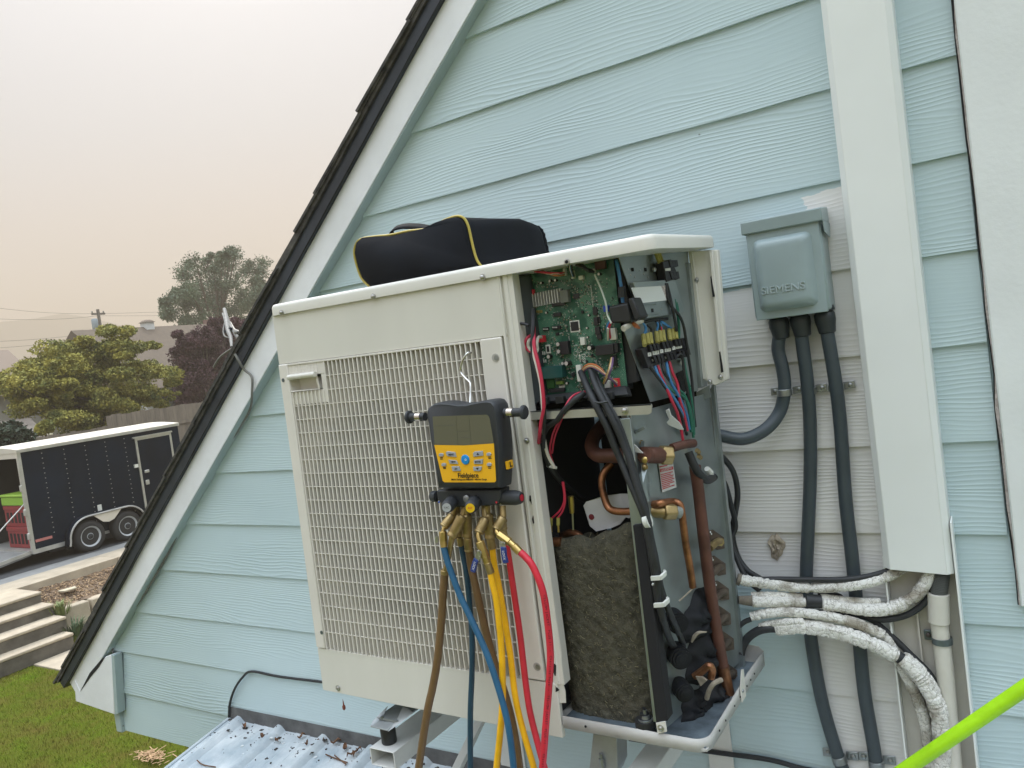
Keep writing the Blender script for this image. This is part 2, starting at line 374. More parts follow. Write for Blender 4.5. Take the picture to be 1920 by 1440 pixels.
# white cable stapled along the rake
M_CBL = mat('pale_grey_cable_sheath', (0.19, 0.185, 0.17), 0.7, var=0.25, vscale=30)
z1 = Zm(380, 560, 5.5375)
pts = [PY(*z1(335, 575), -0.085), PY(*z1(380, 655), -0.08), PY(*z1(430, 735), -0.066), PY(*z1(495, 790), -0.058), PY(*z1(515, 850), -0.058), PY(*z1(512, 975), -0.057),
       PY(*z1(505, 1100), -0.03), PY(*z1(470, 1200), -0.022), PY(*z1(400, 1310), -0.021), PY(*z1(325, 1430), -0.021)]
z2 = Zm(0, 760, 2.117)
pts += [PY(*z2(*q), -0.021) for q in ((800, 300), (735, 420), (700, 520), (650, 620), (560, 770), (480, 880), (448, 940), (452, 1010), (460, 1120), (478, 1230), (488, 1275))]
G().tube(pts, 0.0042, n=8, k=5).obj('rake_cable', M_CBL, label='thin grey cable stapled down the inside of the white rake board', cat='cable')
# service drop clamp tied off above the roof edge
M_CLMP = mat('galvanised_wedge_clamp', (0.26, 0.25, 0.225), 0.5, 0.5, var=0.2, vscale=40)
sc = thing('service_drop', 'bundle of grey service wires with wedge clamp at the roof edge', 'cable clamp', PY(*z1(380, 430), 0.35))
q = lambda X, Y, yy: PY(*z1(X, Y), yy)
G().tube([q(395, 470, 0.25), q(360, 400, 0.35), q(320, 330, 0.45), q(265, 250, 0.7), q(225, 110, 1.0)], [0.006, 0.008, 0.008, 0.011, 0.010], n=8).obj('insulated_bundle', M_CBL, sc)
G().tube([q(300, 500, 0.2), q(290, 400, 0.35), q(262, 330, 0.42), q(240, 190, 0.7), q(222, 105, 1.0)], [0.005, 0.008, 0.009, 0.011, 0.006], n=8).obj('twisted_neutral', M_CBL, sc)
G().tube([q(400, 430, 0.28), q(372, 350, 0.32), q(330, 320, 0.36), q(290, 240, 0.45)], [0.009, 0.008, 0.005, 0.002], n=8).obj('wedge_clamp', M_CLMP, sc)
for X, Y in ((360, 350), (380, 405), (378, 455)):
    G().lathe(q(X, Y, 0.25), (0, -1, 0.2), [(0, 0.008), (0.010, 0.009), (0.013, 0.005)], n=10).obj('bolt', M_CLMP, sc)
G().tube([q(376, 485, 0.2), q(300, 520, 0.24), q(200, 590, 0.3), q(150, 650, 0.32), q(115, 710, 0.35)], 0.0045, n=7).obj('loose_wire', M_CBL, sc)
G().tube([q(285, 410, 0.4), q(225, 385, 0.5), q(215, 320, 0.55), q(230, 240, 0.6), q(205, 150, 0.7)], 0.0035, n=6).obj('loose_wire', M_CBL, sc)
G().obox(q(275, 328, 0.44), (0.02, 0, 0.004), (0, 0.014, 0), (0, 0, 0.006)).obj('tape_band', M_DRIP, sc)
G().tube([q(340, 560, 0.1), q(352, 530, 0.1)], 0.006, n=6).obj('tie_end', M_TRIM, sc)
G().tube([q(320, 590, 0.1), q(330, 570, 0.1)], 0.006, n=6).obj('tie_end', M_TRIM, sc)
# ------------------------------------------------------------------ line-set cover, open channel, pipes on the wall
cov = thing('line_set_cover', 'wide white plastic pipe cover running down the wall beside trim board', 'pipe cover', (-0.17, -0.02, 3.04))
x0c, x1c, yc = -0.2345, -0.1125, -0.07
prof = [(x0c-0.004, -0.006), (x0c-0.003, yc+0.012), (x0c+0.009, yc), (x1c-0.009, yc), (x1c+0.003, yc+0.012), (x1c+0.004, -0.006)]
zc0, zc1 = 3.043, 5.6
V, Fc = [], []
inner = [(x0c-0.0005, -0.006), (x0c, yc+0.014), (x0c+0.010, yc+0.003), (x1c-0.010, yc+0.003), (x1c, yc+0.014), (x1c+0.0005, -0.006)]
lp = prof+inner[::-1]
for zz in (zc0, zc1): V += [(x, y, zz-(0.008*(x-x0c)/0.12 if zz == zc0 else 0)) for x, y in lp]
n = len(lp)
for i in range(n): Fc.append((i, (i+1) % n, n+(i+1) % n, n+i))
for i in range(5): Fc.append((i+1, i, n-1-i, n-2-i)); Fc.append((n+i, n+i+1, 2*n-2-i, 2*n-1-i))
G().add(V, Fc).obj('cover_shell', M_PVC, cov, bevel=0.003)
M_CHAN = mat('dirty_channel_plastic', (0.50, 0.48, 0.43), 0.55, var=0.14, vscale=5)
ch = thing('pipe_channel', 'open dirty beige pipe channel below the end of the white cover', 'channel', (-0.17, -0.012, 2.1))
G().box(-0.236, -0.108, -0.020, -0.015, 2.05, zc0+0.1).obj('back_plate', M_CHAN, ch)
G().box(-0.240, -0.2365, -0.052, -0.014, 2.05, zc0+0.02).obj('side_lip', M_PVC, ch, bevel=0.0008)
G().box(-0.1075, -0.104, -0.068, -0.014, 2.05, zc0+0.1).obj('side_lip', M_PVC, ch, bevel=0.0008)
G().box(-0.1895, -0.186, -0.034, -0.0205, 2.05, zc0-0.06).obj('rib', M_CHAN, ch)
z8 = Zm(1320, 960, 3.0)
# drain pipe in the channel
dp = thing('drain_pipe', 'cream plastic drain pipe with grey strap in the open channel', 'pipe', PY(*z8(1400, 1440), -0.045))
q = lambda X, Y, y=-0.045: PY(*z8(X, Y), y)
M_CREAM = mat('aged_cream_pipe', (0.62, 0.60, 0.53), 0.45, var=0.06, vscale=8)
M_STRAPG = mat('grey_strap', (0.13, 0.16, 0.165), 0.45, 0.6, var=0.2, vscale=20)
G().tube([q(1318, 455), q(1322, 620)], 0.0205, n=20, smooth=False).obj('coupling', M_CREAM, dp, bevel=0.001)
G().tube([q(1322, 620), q(1345, 800), q(1365, 1000), q(1382, 1200), q(1415, 1560)], 0.0168, n=18).obj('pipe', M_CREAM, dp)
rings = []
for i in range(26): rings.append(0.0168 if i % 2 else 0.0135)
a, b2 = q(1335, 340), q(1320, 458)
G().tube([a+(b2-a)*i/25 for i in range(26)], rings, n=14, smooth=False).obj('corrugated_hose', mat('dark_corrugated_plastic', (0.13, 0.14, 0.13), 0.5), dp)
st = G().tube([q(1338, 705), q(1342, 738)], 0.0195, n=18, smooth=False).obj('strap', M_STRAPG, dp)
G().obox(q(1262, 690, -0.03), (0.008, 0, 0), (0, 0.003, 0), (0, 0, 0.011)).obj('strap_ear', M_STRAPG, dp, bevel=0.002)
G().lathe(q(1262, 690, -0.033), (0, -1, 0), [(0, 0.0055), (0.004, 0.005), (0.006, 0.002)], n=10).obj('screw', mat('brown_screw', (0.09, 0.075, 0.07), 0.5, 0.5), dp)

# insulated refrigerant lines with cracked white coating
def flaky():
    m = bpy.data.materials.new('cracked_white_pipe_wrap'); m.use_nodes = True; t = m.node_tree; N = t.nodes; Lk = t.links.new; b = N['Principled BSDF']
    b.inputs['Roughness'].default_value = 0.8; b.inputs['Specular IOR Level'].default_value = 0.2
    tcn = N.new('ShaderNodeTexCoord')
    ns = N.new('ShaderNodeTexNoise'); ns.inputs['Scale'].default_value = 60; ns.inputs['Detail'].default_value = 4; Lk(tcn.outputs['Object'], ns.inputs['Vector'])
    mxv = N.new('ShaderNodeMix'); mxv.data_type = 'VECTOR'; mxv.inputs[0].default_value = 0.035; Lk(tcn.outputs['Object'], mxv.inputs[4]); Lk(ns.outputs['Color'], mxv.inputs[5])
    v = N.new('ShaderNodeTexVoronoi'); v.feature = 'DISTANCE_TO_EDGE'; v.inputs['Scale'].default_value = 70; Lk(mxv.outputs[1], v.inputs['Vector'])
    n2 = N.new('ShaderNodeTexNoise'); n2.inputs['Scale'].default_value = 22; n2.inputs['Detail'].default_value = 5; Lk(tcn.outputs['Object'], n2.inputs['Vector'])
    cr = N.new('ShaderNodeValToRGB'); cr.color_ramp.elements[0].position = 0.0; cr.color_ramp.elements[0].color = (0.22, 0.20, 0.17, 1); cr.color_ramp.elements[1].position = 0.05; cr.color_ramp.elements[1].color = (1, 1, 1, 1)
    Lk(v.outputs['Distance'], cr.inputs['Fac'])
    c2 = N.new('ShaderNodeValToRGB'); c2.color_ramp.elements[0].position = 0.36; c2.color_ramp.elements[0].color = (0.34, 0.31, 0.255, 1); c2.color_ramp.elements[1].position = 0.52; c2.color_ramp.elements[1].color = (0.74, 0.73, 0.68, 1)
    Lk(n2.outputs['Fac'], c2.inputs['Fac'])
    mx = N.new('ShaderNodeMix'); mx.data_type = 'RGBA'; mx.blend_type = 'MULTIPLY'; mx.inputs[0].default_value = 0.75; Lk(c2.outputs[0], mx.inputs[6]); Lk(cr.outputs[0], mx.inputs[7]); Lk(mx.outputs[2], b.inputs['Base Color'])
    bp = N.new('ShaderNodeBump'); bp.inputs['Strength'].default_value = 0.6; bp.inputs['Distance'].default_value = 0.002
    ad = N.new('ShaderNodeMath'); ad.operation = 'MULTIPLY_ADD'; ad.inputs[1].default_value = 3.0; Lk(v.outputs['Distance'], ad.inputs[0]); Lk(n2.outputs['Fac'], ad.inputs[2])
    Lk(ad.outputs[0], bp.inputs['Height']); Lk(bp.outputs['Normal'], b.inputs['Normal'])
    return m
M_WRAP = flaky()
M_RUB = mat('black_rubber', (0.018, 0.020, 0.022), 0.55, var=0.3, vscale=25)
M_COND = mat('dark_grey_conduit', (0.045, 0.060, 0.070), 0.42, var=0.14, vscale=9)
M_FOAM = mat('dirty_pipe_foam', (0.16, 0.14, 0.11), 0.9, var=0.3, vscale=60)
def resample(pts, step):
    P = catmull(pts, 12); out = [P[0]]; acc = 0
    for a, b2 in zip(P, P[1:]):
        L = np.linalg.norm(b2-a)
        while acc+L >= step:
            f = (step-acc)/L; a = a+(b2-a)*f; out.append(a); L = np.linalg.norm(b2-a); acc = 0
        acc += L
    return out
def crusty(pts, r, parent, seglen=(0.10, 0.2), n=18, first=True):
    P = resample(pts, 0.0035); i = 0
    while i < len(P)-6:
        m = int(random.uniform(*seglen)/0.0035); j = min(len(P)-1, i+m)
        if len(P)-j < 12: j = len(P)-1
        seg = P[i:j+1]
        off = random.random()*100; lobes = [random.uniform(0, 6.28) for _ in range(3)]
        rough = rng.normal(0, 0.013, (len(seg), n)); rr0 = rng.normal(0, 0.02, len(seg))
        groove = random.uniform(0, 6.28); chips = rng.random((len(seg)//4+2, n//3+2)) < 0.09
        cuts = rng.random(len(seg)) < 0.22
        def rn(a, b2):
            f = 1+rough[a, b2]*0.6+rr0[a]+0.05*math.sin(2*b2/n*6.28+lobes[0])
            if cuts[a] and (b2+a*3) % n < n*0.62: f -= 0.13
            if chips[a//4, b2//3]: f -= 0.10
            d0 = (b2/n*6.28-groove+math.pi) % 6.28-math.pi
            f -= 0.16*math.exp(-(d0/0.22)**2)
            e1 = min(a, len(seg)-1-a)
            if e1 < 2: f -= 0.08*(2-e1)
            return f
        G().tube(seg, r*random.uniform(0.97, 1.04), n=n, smooth=False, rn=rn).obj('wrap_section', M_WRAP, parent, angle=25)
        i = j
Lp = []
l1 = thing('insulated_line', 'topmost crumbling white insulated pipe curving up into the white cover', 'insulated pipe', q(190, 380, -0.13), 'insulated refrigerant lines')
pa = [q(195, 378, -0.15), q(270, 392, -0.13), q(400, 408, -0.11), q(560, 425, -0.09), q(720, 422, -0.08), q(880, 405, -0.07), q(1000, 372, -0.055), q(1090, 330, -0.045), q(1150, 270, -0.04)]
crusty(pa, 0.0125, l1)
G().tube([q(186, 376, -0.151), q(205, 382, -0.149)], [0.0125, 0.0135], n=14, smooth=False).obj('pipe_end', M_FOAM, l1)
l2 = thing('insulated_line', 'paired crumbling white insulated pipe joined by black tape, bending up into the cover', 'insulated pipe', q(240, 500, -0.13), 'insulated refrigerant lines')
pb = [q(265, 505, -0.15), q(420, 505, -0.12), q(580, 508, -0.10)]
crusty(pb, 0.0125, l2)
pb = [q(265, 470, -0.13), q(400, 468, -0.115), q(560, 478, -0.09)]
crusty(pb, 0.0085, l2)
pb = [q(655, 515, -0.09), q(800, 535, -0.08), q(930, 552, -0.07), q(1050, 540, -0.06), q(1160, 490, -0.055), q(1230, 420, -0.05), q(1275, 330, -0.045), q(1290, 240, -0.04)]
crusty(pb, 0.0135, l2)
pb = [q(655, 480, -0.08), q(780, 495, -0.07), q(890, 505, -0.06), q(1000, 505, -0.052)]
crusty(pb, 0.009, l2)
G().tube([q(575, 500, -0.1), q(660, 505, -0.09)], 0.0145, n=14, smooth=False).obj('tape_wrap', M_RUB, l2)
G().tube([q(195, 495, -0.16), q(270, 500, -0.15)], [0.009, 0.012], n=12, smooth=False).obj('pipe_end', M_FOAM, l2)
l3 = thing('insulated_line', 'thick crumbling white insulated pipe drooping down the open channel', 'insulated pipe', q(1330, 1430, -0.06), 'insulated refrigerant lines')
pc = [q(400, 655, -0.13), q(520, 645, -0.12), q(650, 655, -0.11), q(800, 690, -0.1), q(950, 745, -0.09), q(1085, 812, -0.08)]
crusty(pc, 0.0165, l3)
pc = [q(1110, 822, -0.078), q(1190, 890, -0.075), q(1265, 990, -0.07), q(1315, 1100, -0.07), q(1335, 1220, -0.065), q(1338, 1350, -0.06), q(1330, 1500, -0.055), np.array([*q(1330, 1500, -0.055)[:2], 2.42])]
crusty(pc, 0.0175, l3)
G().tube([q(1075, 805, -0.08), q(1115, 828, -0.078)], 0.0125, n=12, smooth=False).obj('bare_gap', M_RUB, l3)
pc = [q(310, 645, -0.14), q(380, 630, -0.135), q(470, 618, -0.13), q(560, 615, -0.12)]
crusty(pc, 0.009, l3)
l4 = thing('insulated_line', 'slimmer crumbling white insulated pipe lying on top of the drooping one', 'insulated pipe', q(1210, 1150, -0.03), 'insulated refrigerant lines')
pd = [q(262, 590, -0.15), q(340, 572, -0.14), q(450, 562, -0.125), q(600, 572, -0.11), q(750, 598, -0.095), q(880, 635, -0.08), q(1010, 690, -0.065)]
crusty(pd, 0.0115, l4)
pd = [q(1100, 850, -0.05), q(1160, 960, -0.045), q(1210, 1080, -0.04), q(1250, 1220, -0.035), q(1265, 1440, -0.034), np.array([*q(1262, 1500, -0.034)[:2], 2.42])]
crusty(pd, 0.012, l4)
pd = [q(1010, 690, -0.06), q(1060, 760, -0.055), q(1105, 860, -0.05)]
crusty(pd, 0.009, l4)
# black control cables among the lines
cabs = [
    ('black cable lying along the topmost white pipe', [q(300, 380, -0.12), q(420, 378, -0.105), q(600, 381, -0.092), q(780, 380, -0.08), q(900, 366, -0.068), q(990, 345, -0.055), q(1070, 318, -0.045)], 0.0062),
    ('black cable bending up under the taped white pipes', [q(640, 460, -0.07), q(760, 475, -0.06), q(830, 560, -0.06), q(960, 600, -0.06), q(1060, 600, -0.055), q(1160, 570, -0.05), q(1250, 500, -0.045), q(1310, 400, -0.04), q(1340, 300, -0.035)], 0.0068),
    ('black cable slanting down along the slimmer white pipe', [q(380, 525, -0.09), q(600, 560, -0.075), q(800, 575, -0.06), q(930, 600, -0.055), q(1050, 695, -0.05), q(1160, 800, -0.05), q(1260, 900, -0.05), q(1315, 985, -0.045)], 0.0068),
    ('black hose curling from cabinet up into the drooping pipe', [q(205, 800, -0.16), q(215, 760, -0.155), q(245, 710, -0.15), q(300, 670, -0.145), q(360, 655, -0.14), q(420, 655, -0.13)], 0.0095),
    ('short black hose end entering the slimmer white pipe', [q(190, 650, -0.16), q(225, 620, -0.155), q(265, 602, -0.15)], 0.0055)]
for lb, pts, r in cabs: G().tube(pts, r, n=10).obj('black_cable', M_RUB, label=lb, cat='cable', group='black cables among the pipes')
# two looping cables between cabinet and pipes
W_ = lambda px, py, y: PY(px, py, y)
G().tube([W_(1335, 845, -.16), W_(1355, 858, -.13), W_(1375, 885, -.1), W_(1383, 925, -.085), W_(1378, 965, -.08), W_(1373, 1000, -.08), W_(1382, 1040, -.08), W_(1400, 1068, -.09), W_(1425, 1085, -.1)], 0.0066, n=10).obj('black_cable', M_RUB, label='right hand loop of the two black cables beside the open cabinet', cat='cable', group='looping cables by the cabinet')
G().tube([W_(1338, 885, -.16), W_(1358, 905, -.14), W_(1370, 945, -.11), W_(1379, 985, -.09), W_(1371, 1015, -.1), W_(1383, 1050, -.11), W_(1400, 1085, -.12), W_(1425, 1108, -.12)], 0.0062, n=10).obj('black_cable', M_RUB, label='left hand loop of the two black cables beside the open cabinet', cat='cable', group='looping cables by the cabinet')

# ------------------------------------------------------------------ disconnect box
M_BOX = mat('grey_enamel_box', (0.27, 0.34, 0.345), 0.36, var=0.06, vscale=6, bump=0.05, bscale=20)
M_FIT = mat('black_conduit_fitting', (0.025, 0.032, 0.036), 0.45)
M_ZINC = mat('zinc_strap', (0.32, 0.34, 0.34), 0.38, 0.85, var=0.2, vscale=25)
zs = Zm(1300, 380, 3.0)
b_at = np.array([-0.355, 0, 3.60])
db = thing('disconnect_box', 'grey metal electrical disconnect box with raised cover on the wall', 'electrical box', (-0.355, -0.015, 3.60))
yb = -0.085
bx = lambda X, Y, y=yb: PY(*zs(X, Y), y)
bl, brr, tl, tr = bx(352, 655), bx(772, 598), bx(290, 185), bx(712, 110)
xl_, xr_ = (bl[0]+tl[0])/2, (brr[0]+tr[0])/2; zb_, zt_ = (bl[2]+brr[2])/2, (tl[2]+tr[2])/2
G().box(xl_, xr_, yb, -0.015, zb_, zt_+0.028).obj('enclosure', M_BOX, db, bevel=0.004)
G().box(xl_+0.003, xr_-0.003, yb-0.0035, yb, zb_-0.004, zt_+0.004).obj('cover_flange', M_BOX, db, bevel=0.0015)
w_, h_ = xr_-xl_, zt_-zb_
def rrect(x0, x1, z0, z1, y, r, n=5):
    P = []
    for cx, cz, a0 in ((x1-r, z0+r, -90), (x1-r, z1-r, 0), (x0+r, z1-r, 90), (x0+r, z0+r, 180)):
        for i in range(n+1):
            a = R(a0+90*i/n); P.append((cx+r*math.cos(a), y, cz+r*math.sin(a)))
    return P
g = G(); lay = [(0, 0.0), (0.002, 0.004), (0.005, 0.011), (0.009, 0.016), (0.014, 0.0185), (0.02, 0.0195)]
px0, px1, pz0, pz1 = xl_+0.014, xr_-0.020, zb_+0.012, zt_-0.014
V = []; n = 24
for ins, out in lay: V += rrect(px0+ins, px1-ins*1.35, pz0+ins, pz1-ins, yb-0.0035-out, 0.014)
Fc = [(i*n+j, i*n+(j+1) % n, (i+1)*n+(j+1) % n, (i+1)*n+j) for i in range(len(lay)-1) for j in range(n)]+[tuple(range((len(lay)-1)*n, len(lay)*n))]
dome = g.add(V, Fc).obj('raised_cover', M_BOX, db, angle=60)
text('SIEMENS', 'lettering', mat('letter_highlight_enamel', (0.34, 0.41, 0.415), 0.36), dome, ((px0+px1)/2-0.004, yb-0.0035-0.0200, zb_+0.056), 0.0225, ext=0.0016, sx=1.08, bold=0.0)  # letters paler than the box: their highlight is put into the colour
G().prism([(xl_-0.006, yb-0.010, zt_+0.001), (xl_-0.006, yb-0.012, zt_+0.028), (xl_-0.006, -0.016, zt_+0.036), (xl_-0.006, -0.016, zt_+0.001)], (w_+0.012, 0, 0)).obj('rain_hood', M_BOX, db, bevel=0.0025)
G().prism([(xr_+0.006, yb-0.010, zt_+0.001), (xr_+0.006, yb-0.004, zt_-0.022), (xr_+0.006, -0.03, zt_-0.03), (xr_+0.006, -0.016, zt_)], (0.0015, 0, 0)).obj('hood_ear', M_BOX, db)

# ------------------------------------------------------------------ conduits with fittings and straps
cy = -0.05
cpx = [('left hand grey flexible conduit bending from box into the open cabinet', [(1459, 655), (1467, 690), (1471, 728), (1462, 772), (1434, 806), (1392, 823), (1345, 815), (1322, 808)], (1458, 597), -0.05),
       ('middle grey flexible conduit hanging down from the disconnect box', [(1504, 640), (1514, 720), (1519, 800), (1519, 900), (1515, 1000), (1512, 1080), (1515, 1150), (1527, 1240), (1545, 1330), (1572, 1420), (1590, 1470)], (1498, 592), -0.035),
       ('right hand grey flexible conduit hanging down from the disconnect box', [(1553, 635), (1567, 720), (1576, 800), (1585, 930), (1597, 1040), (1604, 1110), (1612, 1210), (1621, 1300), (1638, 1400), (1648, 1470)], (1544, 585), -0.035)]
for i, (lb, pts, top, ye) in enumerate(cpx):
    P0 = PY(*top, cy)
    c = thing('flexible_conduit', lb, 'conduit', PY(*pts[-1], ye), 'grey flexible conduits')
    P = [PY(x, y, cy+(ye-cy)*min(1, k/2)-(0.09*max(0, k-3)/4 if i == 0 else 0)) for k, (x, y) in enumerate(pts)]
    P = [P0+np.array([0.002, 0, -0.03])]+P
    if i: P.append(np.array([P[-1][0]+0.01, P[-1][1], 2.42]))
    G().tube(P, 0.0142, n=18, k=8).obj('conduit', M_COND, c)
    ax = nrm(np.array([0.06, 0, -1]))
    G().lathe(P0+np.array([0, 0, 0.012]), ax, [(0, 0.021), (0.008, 0.023), (0.011, 0.023), (0.0115, 0.018), (0.017, 0.0215), (0.03, 0.0215), (0.042, 0.019), (0.056, 0.0172), (0.058, 0.0145)], n=20).obj('fitting', M_FIT, c)
    spx = ((1471, 736), (1516, 732), (1568, 727))[i]
    Sp = PY(*spx, (-0.05, -0.037, -0.036)[i]); tn = nrm(P[3]-P[2])
    G().tube([Sp-tn*0.0075, Sp+tn*0.0075], 0.0163, n=18, smooth=False).obj('strap', M_ZINC, c, bevel=0.001)
    for sg in ((-1, 1), (1,), (1,))[i]:
        G().obox(Sp+np.array([sg*0.024, 0.028 if i == 0 else 0.016, 0.002]), (0.012, 0, 0.001), (0, 0.0014, 0), (0, 0, 0.0085)).obj('strap_ear', M_ZINC, c, bevel=0.003)
        G().lathe(Sp+np.array([sg*0.026, 0.0265 if i == 0 else 0.0145, 0.002]), (0, -1, 0), [(0, 0.0052), (0.003, 0.0048), (0.0045, 0.002)], n=10).obj('screw', M_ZINC, c)
    if i:
        spx = ((0, 0), (1574, 1424), (1643, 1432))[i]; Sp = PY(*spx, ye); tn = nrm(P[-2]-P[-3])
        G().tube([Sp-tn*0.008, Sp+tn*0.008], 0.0163, n=18, smooth=False).obj('strap', M_ZINC, c, bevel=0.001)
        for sg in (-1, 1):
            G().obox(Sp+np.array([sg*0.025, 0.016, 0.004]), (0.013, 0, 0.001), (0, 0.0014, 0), (0, 0, 0.010)).obj('strap_ear', M_ZINC, c, bevel=0.003)
            G().lathe(Sp+np.array([sg*0.027, 0.0145, 0.004]), (0, -1, 0), [(0, 0.006), (0.003, 0.005), (0.0045, 0.002)], n=10).obj('screw', M_ZINC, c)
# old sealant lump on the wall
V, Fc = [], []
c0 = PY(1455, 1025, -0.013)
nu, nv = 20, 8
for j in range(nv+1):
    rr = j/nv
    for i in range(nu):
        a = 6.283*i/nu; rx = 0.0185*(1+0.18*math.sin(3*a+1)+0.12*math.sin(5*a)); rz = 0.030*(1+0.14*math.sin(2*a)+0.12*math.sin(7*a))
        h = (0.010*math.sin(min(1, (1-rr)*1.8)*1.57)*(0.55+0.45*math.sin(7*rr+3*a)))*(1-(0.5 if (a < 2 and rr < .6) else 0))
        V.append((c0[0]+rx*rr*math.cos(a), c0[1]-max(0, h), c0[2]+rz*rr*math.sin(a)))
for j in range(nv):
    for i in range(nu): Fc.append((j*nu+i, j*nu+(i+1) % nu, (j+1)*nu+(i+1) % nu, (j+1)*nu+i))
G().add(V, Fc).obj('sealant_lump', mat('old_tan_sealant', (0.36, 0.31, 0.24), 0.7, var=0.35, vscale=90, bump=0.6, bscale=120), label='lump of old tan sealant on the white siding between cabinet and conduit', cat='sealant')
# black cable under the unit along the wall, and a short one at left
G().tube([W_(429, 1352, -.02), W_(431, 1320, -.022), W_(440, 1292, -.022), W_(455, 1270, -.022), W_(472, 1259, -.02), W_(520, 1268, -.018), W_(590, 1277, -.018), W_(640, 1284, -.018), W_(900, 1325, -.018)], 0.0045, n=8).obj('black_cable', M_RUB, label='thin black cable arching over the siding above the metal roof', cat='cable')
G().tube([W_(1180, 1385, -.024), W_(1330, 1409, -.024), W_(1440, 1424, -.024), W_(1500, 1440, -.024), W_(1560, 1452, -.024)], 0.0062, n=8).obj('black_cable', M_RUB, label='black cable running low along the wall beneath the open cabinet', cat='cable')

# lime green pole
a, b2 = PY(1640, 1482, -0.30), PY(2060, 1195, -0.36)
G().tube([a+(b2-a)*i/8 for i in range(9)], 0.0122, n=20, smooth=False).obj('lime_pole', mat('fluorescent_lime_sleeve', (0.40, 0.78, 0.006), 0.5, var=0.12, vscale=14, bump=0.3, bscale=60), label='fluorescent lime green pole leaning across the lower right corner', cat='pole')
# ------------------------------------------------------------------ outdoor unit (all in its own frame u, v, w)
M_CAB = mat('cream_cabinet_enamel', (0.675, 0.655, 0.59), 0.38, var=0.045, vscale=5, bump=0.03, bscale=250, stretch=(1, 1, 0.25))
M_GRL = mat('cream_grille_plastic', (0.70, 0.665, 0.60), 0.5, var=0.05, vscale=6)
M_PAN = mat('stained_white_pan', (0.48, 0.47, 0.44), 0.5, var=0.12, vscale=10, bump=0.15, bscale=80)
def galv():
    m = bpy.data.materials.new('galvanised_sheet'); m.use_nodes = True; t = m.node_tree; N = t.nodes; Lk = t.links.new; b = N['Principled BSDF']
    b.inputs['Metallic'].default_value = 0.75
    tcn = N.new('ShaderNodeTexCoord'); v = N.new('ShaderNodeTexNoise'); v.inputs['Scale'].default_value = 14; v.inputs['Detail'].default_value = 5; Lk(tcn.outputs['Object'], v.inputs['Vector'])
    cr = N.new('ShaderNodeValToRGB'); cr.color_ramp.elements[0].position = 0.3; cr.color_ramp.elements[1].position = 0.7
    cr.color_ramp.elements[0].color = (0.27, 0.31, 0.31, 1); cr.color_ramp.elements[1].color = (0.36, 0.40, 0.40, 1); Lk(v.outputs['Fac'], cr.inputs['Fac']); Lk(cr.outputs[0], b.inputs['Base Color'])
    mr = N.new('ShaderNodeMapRange'); mr.inputs['To Min'].default_value = 0.28; mr.inputs['To Max'].default_value = 0.52; Lk(v.outputs['Fac'], mr.inputs['Value']); Lk(mr.outputs[0], b.inputs['Roughness'])
    return m
M_GALV = galv()
M_STEEL = mat('bright_screw', (0.48, 0.48, 0.46), 0.3, 0.9)
M_BLK = mat('black_plastic', (0.016, 0.017, 0.018), 0.5, var=0.25, vscale=20)
M_CAV = mat('dark_interior_shade', (0.020, 0.022, 0.024), 0.8)  # near-black colour stands in for the shade inside the cabinet
M_COP = mat('tarnished_copper', (0.36, 0.16, 0.075), 0.42, 0.85, var=0.3, vscale=25, col2=(0.13, 0.06, 0.035))
M_COPD = mat('brown_painted_pipe', (0.105, 0.042, 0.028), 0.55, 0.2, var=0.3, vscale=18)
M_BRASS = mat('brass', (0.58, 0.42, 0.16), 0.33, 0.9, var=0.15, vscale=40)
M_BRASSD = mat('dull_brass', (0.38, 0.28, 0.13), 0.45, 0.85, var=0.25, vscale=40)
M_PCB = None
